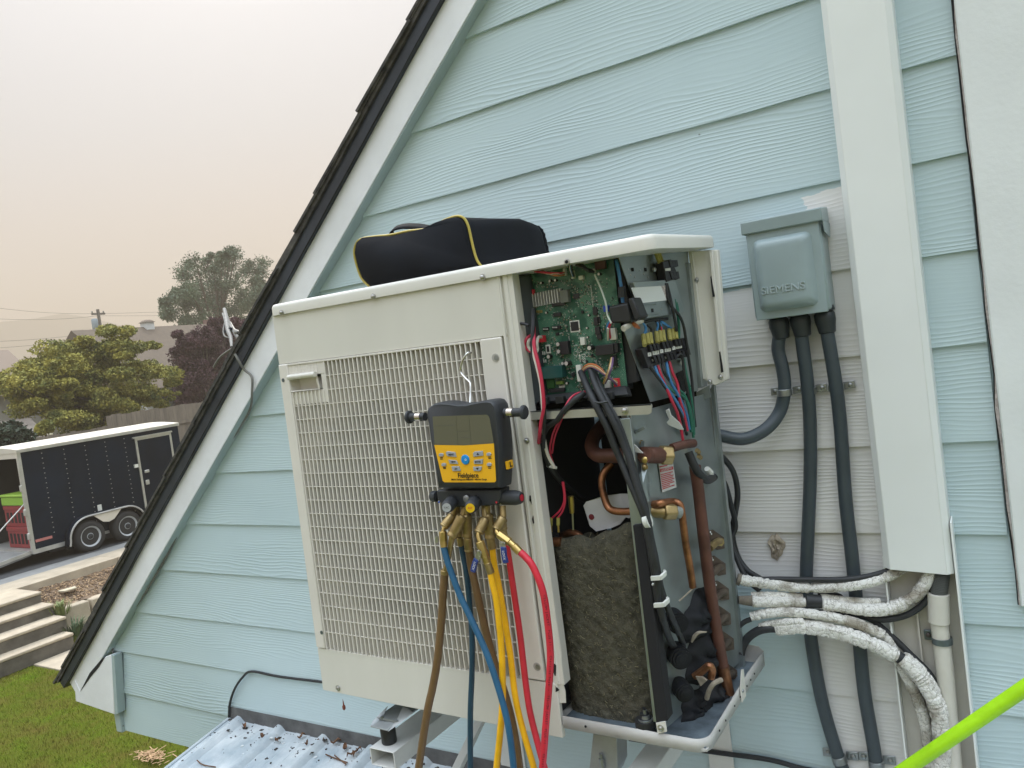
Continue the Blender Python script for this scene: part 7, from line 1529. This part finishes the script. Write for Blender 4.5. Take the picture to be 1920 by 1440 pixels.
fd = g.add(V, [(2*i, 2*i+2, 2*i+3, 2*i+1) for i in range(len(fp_)-1)]).obj('fender', M_NAVY, tr); fd.modifiers.new('thick', 'SOLIDIFY').thickness = 0.008
G().tube([(TX+0.21, y, z) for y, z in fp_], 0.018, n=8, smooth=False).obj('fender_trim', M_ALU, fd)
G().prism([(TX+0.20, yc0+0.10, wz+rf-0.02), (TX+0.20, yc1-0.10, wz+rf-0.02), (TX+0.20, yc1-0.27, wz+0.22), (TX+0.20, (yc0+yc1)/2, wz+0.19), (TX+0.20, yc0+0.27, wz+0.22)], (0.004, 0, 0)).obj('fender_web', M_TROOF, fd)
G().box(TX-0.012, TX-0.001, yc0-rf, yc1+rf, TZ0-0.1, wz+rf-0.03).obj('wheel_well', M_DARK, tr)
G().box(TX+0.002, TX+0.014, 6.60, 6.68, wz+rf+0.02, wz+rf+0.14).obj('reflector', M_WHTP, tr)
G().box(TX+0.001, TX+0.008, TY0+0.07, TY0+0.37, TZ0+0.20, TZ0+0.25).obj('marker_decal', mat('faded_red_decal', (0.45, 0.16, 0.14), 0.5), tr)
for zz in (1.3, 1.75, 2.2): G().box(TX-0.03, TX+0.03, TY0-0.05, TY0-0.012, zz, zz+0.12).obj('hinge', M_ALU, tr, bevel=0.01)
G().box(TX-TW, TX-0.05, TY0+0.3, TY1-0.3, 0.95, 1.018).obj('chassis', M_DARK, tr)
# crates at the tailgate
M_RCR = mat('red_crate_plastic', (0.22, 0.012, 0.018), 0.5, var=0.2, vscale=8)
cpos = PY(20, 990, TY0+0.30)
for k in range(2):
    t_ = thing('red_crate', ('lower red plastic crate standing on the trailer floor', 'upper red plastic crate stacked under the lime bin')[k], 'crate', (TX-0.62, TY0+0.35, TZ0+0.06+0.41*k), 'red crates in the trailer')
    x0_, x1_, y0_, y1_, z0_ = TX-1.12, TX-0.16, TY0+0.12, TY0+0.62, TZ0+0.062+0.41*k
    G().box(x0_, x1_, y0_, y1_, z0_, z0_+0.40).obj('crate_body', M_RCR, t_, bevel=0.015)
    G().box(x0_-0.01, x1_+0.01, y0_-0.012, y1_+0.012, z0_+0.33, z0_+0.4075).obj('crate_rim', M_RCR, t_, bevel=0.01)
    for j in range(6): G().box(x0_+0.09+j*0.14, x0_+0.17+j*0.14, y0_-0.004, y0_+0.002, z0_+0.08, z0_+0.28).obj('crate_opening', M_DARK, t_)
t_ = thing('lime_bin', 'bright lime green bin on top of the red crates', 'bin', (TX-0.62, TY0+0.35, TZ0+0.885))
G().box(TX-1.14, TX-0.14, TY0+0.10, TY0+0.62, TZ0+0.885, TZ0+1.05).obj('bin_body', mat('lime_plastic', (0.22, 0.40, 0.03), 0.5), t_, bevel=0.02)
G().box(TX-1.16, TX-0.12, TY0+0.085, TY0+0.64, TZ0+1.051, TZ0+1.10).obj('bin_lid', mat('lime_plastic_lid', (0.30, 0.48, 0.05), 0.5), t_, bevel=0.02)

# ------------------------------------------------------------------ fence, shed and houses behind
def bx3(*a): return G().box(*a)
M_FEN = mat('weathered_fence_wood', (0.20, 0.165, 0.125), 0.9, var=0.25, vscale=6, stretch=(1, 1, 0.2), bump=0.3, bscale=40)
FX = -21.5
fen = thing('board_fence', 'weathered brown board fence behind the navy trailer', 'fence', (FX, 12, 0.78))
pf = PX(288, 768, FX); ftop = pf[2]
y = 7.0; k = 0
while y < 15.5:
    G().box(FX+random.uniform(-.012, .012), FX+0.02, y, y+0.145, 0.78, ftop+0.02+random.uniform(-0.02, 0.02)-(0.30 if y < 10.6 else 0)).obj('fence_board', M_FEN, fen, smooth=False)
    y += 0.15
for zz in (1.2, ftop-0.55): G().box(FX+0.021, FX+0.06, 7.0, 15.5, zz, zz+0.09).obj('fence_rail', M_FEN, fen)
M_SHED = mat('grey_shed_siding', (0.25, 0.235, 0.205), 0.8, var=0.12, vscale=3)
pa_ = PX(22, 785, -22.5); pb_ = PX(73, 762, -22.5)
shed = thing('garden_shed', 'grey lap sided shed corner behind the left end of trailer', 'shed', (-23.5, pa_[1]+1, 0.78))
for i in range(14):
    z = 0.78+i*0.14; G().prism([(-22.5, pa_[1]-1.2, z), (-22.47, pa_[1]-1.2, z), (-22.495, pa_[1]-1.2, z+0.145), (-22.51, pa_[1]-1.2, z+0.145)], (0, pb_[1]-pa_[1]+1.2, 0)).obj('siding_board', M_SHED, shed, smooth=False)
G().box(-24.5, -22.512, pa_[1]-1.2, pb_[1], 0.78, 2.75).obj('shed_wall', M_SHED, shed); G().box(-22.5, -22.45, pb_[1]-0.06, pb_[1]+0.04, 0.78, 2.76).obj('corner_board', M_FEN, shed)
G().prism([(-22.3, pa_[1]-1.4, 2.72), (-24.7, pa_[1]-1.4, 2.72), (-23.5, pa_[1]-1.4, 3.5)], (0, pb_[1]-pa_[1]+1.6, 0)).obj('shed_roof', mat('tan_shingle_roof', (0.20, 0.17, 0.14), 0.9, var=0.2, vscale=6), shed, smooth=False)
# neighbour house with grey roof
M_GROOF = mat('grey_brown_roof_shingle', (0.115, 0.088, 0.062), 0.95, var=0.15, vscale=4, bump=0.4, bscale=20)
M_WWALL = mat('white_house_wall', (0.60, 0.60, 0.58), 0.7, var=0.05, vscale=2)
HX = -36.0
r1, r2 = PX(215, 643, HX), PX(420, 606, HX)
hr = max(r1[2], r2[2]); hy0, hy1 = r1[1]-2.0, r2[1]+6
nh = thing('neighbour_house', 'low white house with long grey roof behind the trees', 'house', (HX, (hy0+hy1)/2, 0.78))
ev = hr-2.9
G().box(HX-4, HX+4.2, hy0+0.5, hy1-0.5, 0.7, ev+0.1).obj('wall', M_WWALL, nh, smooth=False)
nr = G().prism([(HX-4.8, hy0, ev-0.3), (HX+4.9, hy0, ev-0.3), (HX, hy0, hr)], (0, hy1-hy0, 0)).obj('roof', M_GROOF, nh, smooth=False)
pc_ = PX(286, 630, HX+0.3)
cu = G().box(HX-0.25, HX+0.25, pc_[1]-0.22, pc_[1]+0.22, hr-0.4, hr+0.22).obj('cupola', M_WWALL, nr); G().prism([(HX-0.32, pc_[1]-0.28, hr+0.221), (HX+0.32, pc_[1]-0.28, hr+0.221), (HX+0.32, pc_[1]+0.28, hr+0.221), (HX-0.32, pc_[1]+0.28, hr+0.221)], (0, 0, 0.12), k=0.45).obj('cupola_roof', M_GROOF, nr)
pcm = PX(397, 607, HX); G().box(HX-0.4, HX+0.4, pcm[1]-0.25, pcm[1]+0.35, hr-0.5, hr+0.25).obj('chimney', mat('brick_red', (0.20, 0.125, 0.105), 0.9, var=0.2, vscale=12), nr)
for px in (302, 318, 332):
    pw = PX(px, 748, HX+4.2); w_ = G().box(HX+4.203, HX+4.25, pw[1]-0.35, pw[1]+0.35, pw[2]-0.55, pw[2]+0.5).obj('window', M_WHTP, nh); G().box(HX+4.251, HX+4.262, pw[1]-0.27, pw[1]+0.27, pw[2]-0.47, pw[2]+0.42).obj('pane', mat('dark_glass', (0.05, 0.06, 0.07), 0.1), w_)
# brown roofed house at far left edge
p0 = PX(0, 705, -40)
lh = thing('brown_house', 'low house with tan gable roof at the far left edge', 'house', (-41, p0[1]-2, 0.78))
G().box(-44, -38, p0[1]-7, p0[1]+0.6, 0.7, p0[2]-0.8).obj('wall', M_SHED, lh, smooth=False); G().prism([(-44.5, p0[1]-7.2, p0[2]-1.0), (-37.5, p0[1]-7.2, p0[2]-1.0), (-41, p0[1]-7.2, p0[2]+1.3)], (0, 8.2, 0)).obj('roof', mat('tan_shingle_roof', (0.22, 0.17, 0.13), 0.9), lh, smooth=False)

# ------------------------------------------------------------------ trees
def leafmesh(blobs, size, per, seed, flat=0.0, droop=0.0, shell=0.35):
    r_ = np.random.default_rng(seed); cs, ns = [], []
    for (x, y, z, rx, ry, rz_), w in blobs:
        n = int(per*w); d = r_.normal(size=(n, 3)); d /= np.linalg.norm(d, axis=1)[:, None]; rad = (shell+(1-shell)*r_.random(n))**0.6
        rad *= 1+0.18*np.sin(d[:, 0]*5+x)*np.sin(d[:, 2]*6+y)
        cs.append(np.c_[x+d[:, 0]*rad*rx, y+d[:, 1]*rad*ry, z+d[:, 2]*rad*rz_])
    c = np.concatenate(cs); n = len(c)
    a = r_.normal(size=(n, 3)); a[:, 2] *= (1-flat); a /= np.linalg.norm(a, axis=1)[:, None]
    b = np.cross(a, r_.normal(size=(n, 3))); b /= np.linalg.norm(b, axis=1)[:, None]
    s = size*r_.uniform(0.55, 1.35, n)[:, None]
    v = np.zeros((n*4, 3)); v[0::4] = c-a*s; v[1::4] = c-b*s*0.5; v[2::4] = c+a*s; v[3::4] = c+b*s*0.5
    return v, n
def leafobj(name, v, n, m, parent):
    me = bpy.data.meshes.new(name); me.vertices.add(n*4); off = np.array(ORG.get(parent.name, (0, 0, 0))); me.vertices.foreach_set('co', (v-off).ravel()); me.loops.add(n*4); me.loops.foreach_set('vertex_index', np.arange(n*4)); me.polygons.add(n); me.polygons.foreach_set('loop_start', np.arange(n)*4); me.update()
    me.materials.append(m); o = bpy.data.objects.new(name, me); COL.objects.link(o); o.parent = parent; ORG[o.name] = tuple(off); return o
def leafmat(name, c1, c2, sc=0.9):
    m = mat(name, c1, 0.75, var=0.25, vscale=sc, col2=c2, spec=0.25); return m
M_BARK = mat('bark', (0.10, 0.08, 0.06), 0.95, var=0.3, vscale=10)
def tree(name, lb, base, blobs, size, per, m, seed, trunk_r=0.15, cat='tree', group='trees beyond the trailer', limbs=10, **k):
    t_ = thing(name, lb, cat, base, group); base = np.array(base, float)
    cen = np.mean([b[0][:3] for b in blobs], axis=0)
    G().tube([base, base+(cen-base)*0.4+np.array([0.05, 0.1, 0]), base+(cen-base)*0.8, cen], [trunk_r, trunk_r*0.8, trunk_r*0.5, trunk_r*0.2], n=9).obj('trunk', M_BARK, t_)
    g = G(); r_ = random.Random(seed)
    for b, w in blobs[:limbs] if limbs < len(blobs) else blobs:
        st = base+(cen-base)*r_.uniform(0.35, 0.85); e2 = np.array(b[:3]); md = (st+e2)/2+np.array([0, 0, -0.1*np.linalg.norm(e2-st)*0.3]); g.tube([st, md, e2], [trunk_r*0.35, trunk_r*0.22, trunk_r*0.06], n=5, k=4)
    g.obj('limbs', M_BARK, t_)
    v, n = leafmesh(blobs, size, per, seed, **k); leafobj('crown', v, n, m, t_)
    return t_
# golden cedar: ragged arms of puffy tufts
def mpp(X, px=175, py=720): p = PX(px, py, X); return np.linalg.norm(p-CAM)/FOC
DX = -25.0
rs_ = random.Random(5)
arms = [(60, 715, 60, 24), (30, 722, 35, 16), (90, 690, 40, 16), (105, 660, 30, 14), (140, 700, 55, 24), (180, 660, 30, 16), (195, 690, 50, 22), (165, 640, 18, 12), (225, 640, 14, 20), (235, 660, 12, 14), (260, 690, 40, 16), (285, 650, 20, 10), (300, 705, 45, 16), (330, 720, 25, 9), (250, 735, 50, 18), (200, 740, 55, 24), (140, 745, 60, 26), (90, 745, 55, 22), (60, 755, 40, 16), (190, 775, 55, 26), (150, 795, 50, 22), (230, 770, 40, 22), (110, 780, 45, 20), (280, 735, 40, 14), (120, 720, 40, 20), (320, 742, 30, 8), (205, 620, 8, 16), (240, 625, 7, 14)]
bl = []; mp = mpp(DX)
for px, py, w, h in arms:
    for k in range(5):
        q_ = PX(px+rs_.uniform(-.5, .5)*w*1.1, py+rs_.uniform(-.5, .5)*h*1.3, DX+rs_.uniform(-1.6, 1.6)); rr = mp*h*rs_.uniform(0.42, 0.75)
        bl.append(((q_[0], q_[1], q_[2], rr*1.5, rr*1.9, rr*0.85), rr))
for k in range(110):
    px, py = rs_.uniform(40, 310), rs_.uniform(650, 805)
    if abs(px-175) > 150-(max(0, 700-py)*1.1+max(0, py-770)*1.6): continue
    q_ = PX(px, py, DX+rs_.uniform(-1.8, 1.2)); rr = mp*rs_.uniform(9, 19); bl.append(((q_[0], q_[1], q_[2], rr*1.4, rr*1.5, rr*0.8), rr*0.75))
bs = PX(180, 830, DX); bs[2] = 0.78
M_CED = leafmat('golden_cedar_needles', (0.34, 0.295, 0.06), (0.085, 0.115, 0.038), 2.0)
tree('golden_cedar', 'spreading yellow green cedar with tufted arms behind the navy trailer', bs, bl, 0.052, 2400, M_CED, 11, 0.16, limbs=14, shell=0.3)
# burgundy tree
BX = -29.0; mp = mpp(BX, 390, 680); bl = []
for px, py, w in ((350, 645, 20), (380, 635, 28), (410, 630, 26), (430, 620, 24), (345, 670, 24), (370, 670, 30), (400, 670, 30), (345, 700, 24), (370, 710, 30), (400, 710, 28), (355, 735, 26), (380, 745, 28), (365, 765, 26), (345, 755, 16), (440, 650, 26), (455, 615, 20), (420, 690, 28), (435, 680, 24)):
    q_ = PX(px, py, BX+rs_.uniform(-1.0, 1.0)); rr = mp*w*rs_.uniform(0.7, 1.0); bl.append(((q_[0], q_[1], q_[2], rr*1.2, rr*1.05, rr*1.0), 1))
    for k in range(3):
        q_ = PX(px+rs_.uniform(-1, 1)*w, py+rs_.uniform(-1, 1)*w, BX+rs_.uniform(-1.0, 1.0)); rr = mp*w*rs_.uniform(0.25, 0.5); bl.append(((q_[0], q_[1], q_[2], rr*1.2, rr, rr*0.95), 0.3))
bs = PX(385, 800, BX); bs[2] = 0.78
M_BUR = leafmat('burgundy_leaves', (0.090, 0.042, 0.048), (0.042, 0.022, 0.028), 1.2)
tree('plum_tree', 'rounded dark burgundy leaved tree beside the white rake board', bs, bl, 0.052, 2000, M_BUR, 12, 0.14, shell=0.1)
# large grey green tree
LX = -50.0; mp = mpp(LX, 410, 560); bl = []
for px, py, w in ((370, 500, 22), (345, 530, 26), (400, 490, 20), (430, 485, 22), (415, 515, 30), (450, 510, 24), (480, 510, 24), (495, 530, 22), (380, 545, 32), (420, 550, 30), (460, 545, 30), (335, 565, 24), (320, 585, 16), (350, 595, 30), (390, 590, 32), (370, 615, 26), (340, 615, 20), (440, 580, 26), (470, 575, 24), (490, 560, 20), (360, 560, 26), (500, 545, 18), (420, 478, 10), (330, 548, 12), (312, 570, 9)):
    for k in range(6):
        q_ = PX(px+rs_.uniform(-.8, .8)*w, py+rs_.uniform(-.8, .8)*w, LX+rs_.uniform(-3, 3)); rr = mp*w*rs_.uniform(0.35, 0.85); bl.append(((q_[0], q_[1], q_[2], rr, rr*1.1, rr*0.9), 0.7))
bs = PX(410, 700, LX); bs[2] = 0.78
M_BIG = leafmat('hazed_grey_green_leaves', (0.11, 0.145, 0.085), (0.065, 0.092, 0.056), 0.8)  # leaf colour lightened to carry some of the haze
tree('shade_tree', 'tall airy grey green tree standing above the roofs', bs, bl, 0.088, 430, M_BIG, 13, 0.32, limbs=26, shell=0.0)
# small pale tree and far left shrubs
for lb, px, py, w, X_, m_, sd, hgt in (('pale light green tree between cedar and pole', 120, 655, 22, -45.0, leafmat('pale_leaves', (0.14, 0.17, 0.085), (0.09, 0.12, 0.06)), 14, 3), ('dark green bush at the left edge beside the shed', 8, 812, 34, -19.5, leafmat('dark_bush_leaves', (0.035, 0.052, 0.028), (0.018, 0.028, 0.018), 2.0), 15, 2), ('low golden shrub at the foot of the cedar', 85, 798, 12, -21.8, M_CED, 16, 1), ('hazy dark tree far beyond the left rooftops', 45, 690, 14, -80.0, M_BIG, 17, 2)):
    mp = mpp(X_, px, py); bl = []
    for k in range(7):
        q_ = PX(px+rs_.uniform(-.9, .9)*w, py+rs_.uniform(-.5, .8)*w, X_+rs_.uniform(-.5, .5)*w*mp); rr = mp*w*rs_.uniform(0.45, 0.8); bl.append(((q_[0], q_[1], max(q_[2], 0.8+rr*0.6), rr, rr, rr*0.9), 1))
    bs = PX(px, py+20, X_); bs[2] = 0.78
    tree('leafy_tree' if hgt > 2 or sd == 17 else 'garden_shrub', lb, bs, bl, 0.06 if X_ > -30 else 0.14, 700, m_, sd, 0.05 if X_ > -30 else 0.15, cat='tree' if hgt > 2 or sd == 17 else 'shrub')
# white blossom-like sail glimpsed through the cedar
pv = PX(205, 705, -33)
G().prism([pv+np.array((0, -0.12, 0.45)), pv+np.array((0, 0.10, 0.35)), pv+np.array((0, 0.22, -0.1)), pv+np.array((0, 0.05, -0.45)), pv+np.array((0, -0.18, -0.1))], (0.05, 0, 0)).obj('window_panel', M_WWALL, nh, smooth=False)
# ------------------------------------------------------------------ utility pole and wires
UX = -62.0
p1, p2 = PX(183, 580, UX), PX(193, 660, UX)
po = thing('utility_pole', 'wooden utility pole with crossarm and transformer can above the cedar', 'utility pole', (UX, p1[1], 0.78))
M_POLE = mat('weathered_pole_wood', (0.13, 0.115, 0.10), 0.9, var=0.2, vscale=4)
G().tube([(UX, p1[1], 0.7), (UX, p1[1], p1[2])], [0.17, 0.12], n=10, smooth=False).obj('pole', M_POLE, po)
G().box(UX-0.08, UX+0.08, p1[1]-0.55, p1[1]+0.55, p1[2]-0.45, p1[2]-0.30).obj('crossarm', M_POLE, po)
for dy in (-0.5, 0.45): G().lathe((UX, p1[1]+dy, p1[2]-0.30), (0, 0, 1), [(0, 0.05), (0.08, 0.07), (0.16, 0.04)], n=8).obj('insulator', M_CLMP, po)
pt_ = PX(177, 608, UX)
G().lathe((UX+0.1, pt_[1], pt_[2]-0.45), (0, 0, 1), [(0, 0.22), (0.05, 0.25), (0.8, 0.25), (0.9, 0.18)], n=16).obj('transformer', mat('transformer_grey', (0.25, 0.30, 0.33), 0.5), po)
for i, (pa0, pb0, sag) in enumerate((((0, 578), (183, 588), 1.2), ((0, 598), (183, 592), 1.4), ((0, 640), (188, 622), 1.0), ((0, 652), (188, 630), 1.0), ((183, 588), (520, 570), 1.5), ((183, 592), (520, 582), 1.5), ((188, 625), (520, 612), 1.2))):
    a, b2 = PX(*pa0, UX), PX(*pb0, UX)
    P = [a+(b2-a)*t/12-np.array([0, 0, sag*4*(t/12)*(1-t/12)*0.12]) for t in range(13)]
    G().tube(P, 0.011, n=5, smooth=False).obj('power_line', M_POLE, label=('topmost power line leaving the pole to the left', 'second power line leaving the pole to the left', 'third power line leaving the pole to the left', 'lowest power line leaving the pole to the left', 'topmost power line running right towards the shade tree', 'middle power line running right towards the shade tree', 'lowest power line running right towards the shade tree')[i], cat='power line', group='overhead power lines')
# ------------------------------------------------------------------ far hills
for nm, X_, prof, zb in (('hills', -800.0, [(-500, 640), (-250, 620), (-60, 606), (0, 604), (60, 598), (117, 588), (160, 594), (233, 611), (320, 618), (420, 612), (560, 600), (800, 590)], -1), ('far_woods', -150.0, [(-300, 690), (-60, 684), (0, 682), (20, 679), (40, 686), (70, 684), (110, 672), (200, 668), (330, 665), (520, 650)], -1)):
    V = []
    for px, py in prof: p = PX(px, py, X_); V += [p, (X_, p[1], -3)]
    for px, py in prof: p = PX(px, py, X_); V += [(X_-60, p[1], p[2]*0.9), (X_-60, p[1], -3)]
    n = len(prof)
    Fc = [(2*i+1, 2*i+3, 2*i+2, 2*i) for i in range(n-1)]+[(2*i, 2*i+2, 2*n+2*i+2, 2*n+2*i) for i in range(n-1)]+[(2*n+2*i, 2*n+2*i+2, 2*n+2*i+3, 2*n+2*i+1) for i in range(n-1)]
    G().add(V, Fc).obj(nm, mat(nm+'_cover', (0.07, 0.09, 0.06), 0.95, var=0.3, vscale=0.05), kind='structure')
# ------------------------------------------------------------------ smoke haze filling the air
hz = G().box(-890, 60, -420, 640, -4.5, 108).obj('haze', mat('haze_air', (1, 1, 1)), kind='stuff')
hm = hz.data.materials[0]; hm.node_tree.nodes.remove(hm.node_tree.nodes['Principled BSDF'])
pvn = hm.node_tree.nodes.new('ShaderNodeVolumePrincipled'); pvn.inputs['Color'].default_value = (0.63, 0.53, 0.43, 1); pvn.inputs['Density'].default_value = HAZE = 0.0024; pvn.inputs['Anisotropy'].default_value = 0.2
hm.node_tree.links.new(pvn.outputs['Volume'], hm.node_tree.nodes['Material Output'].inputs['Volume'])
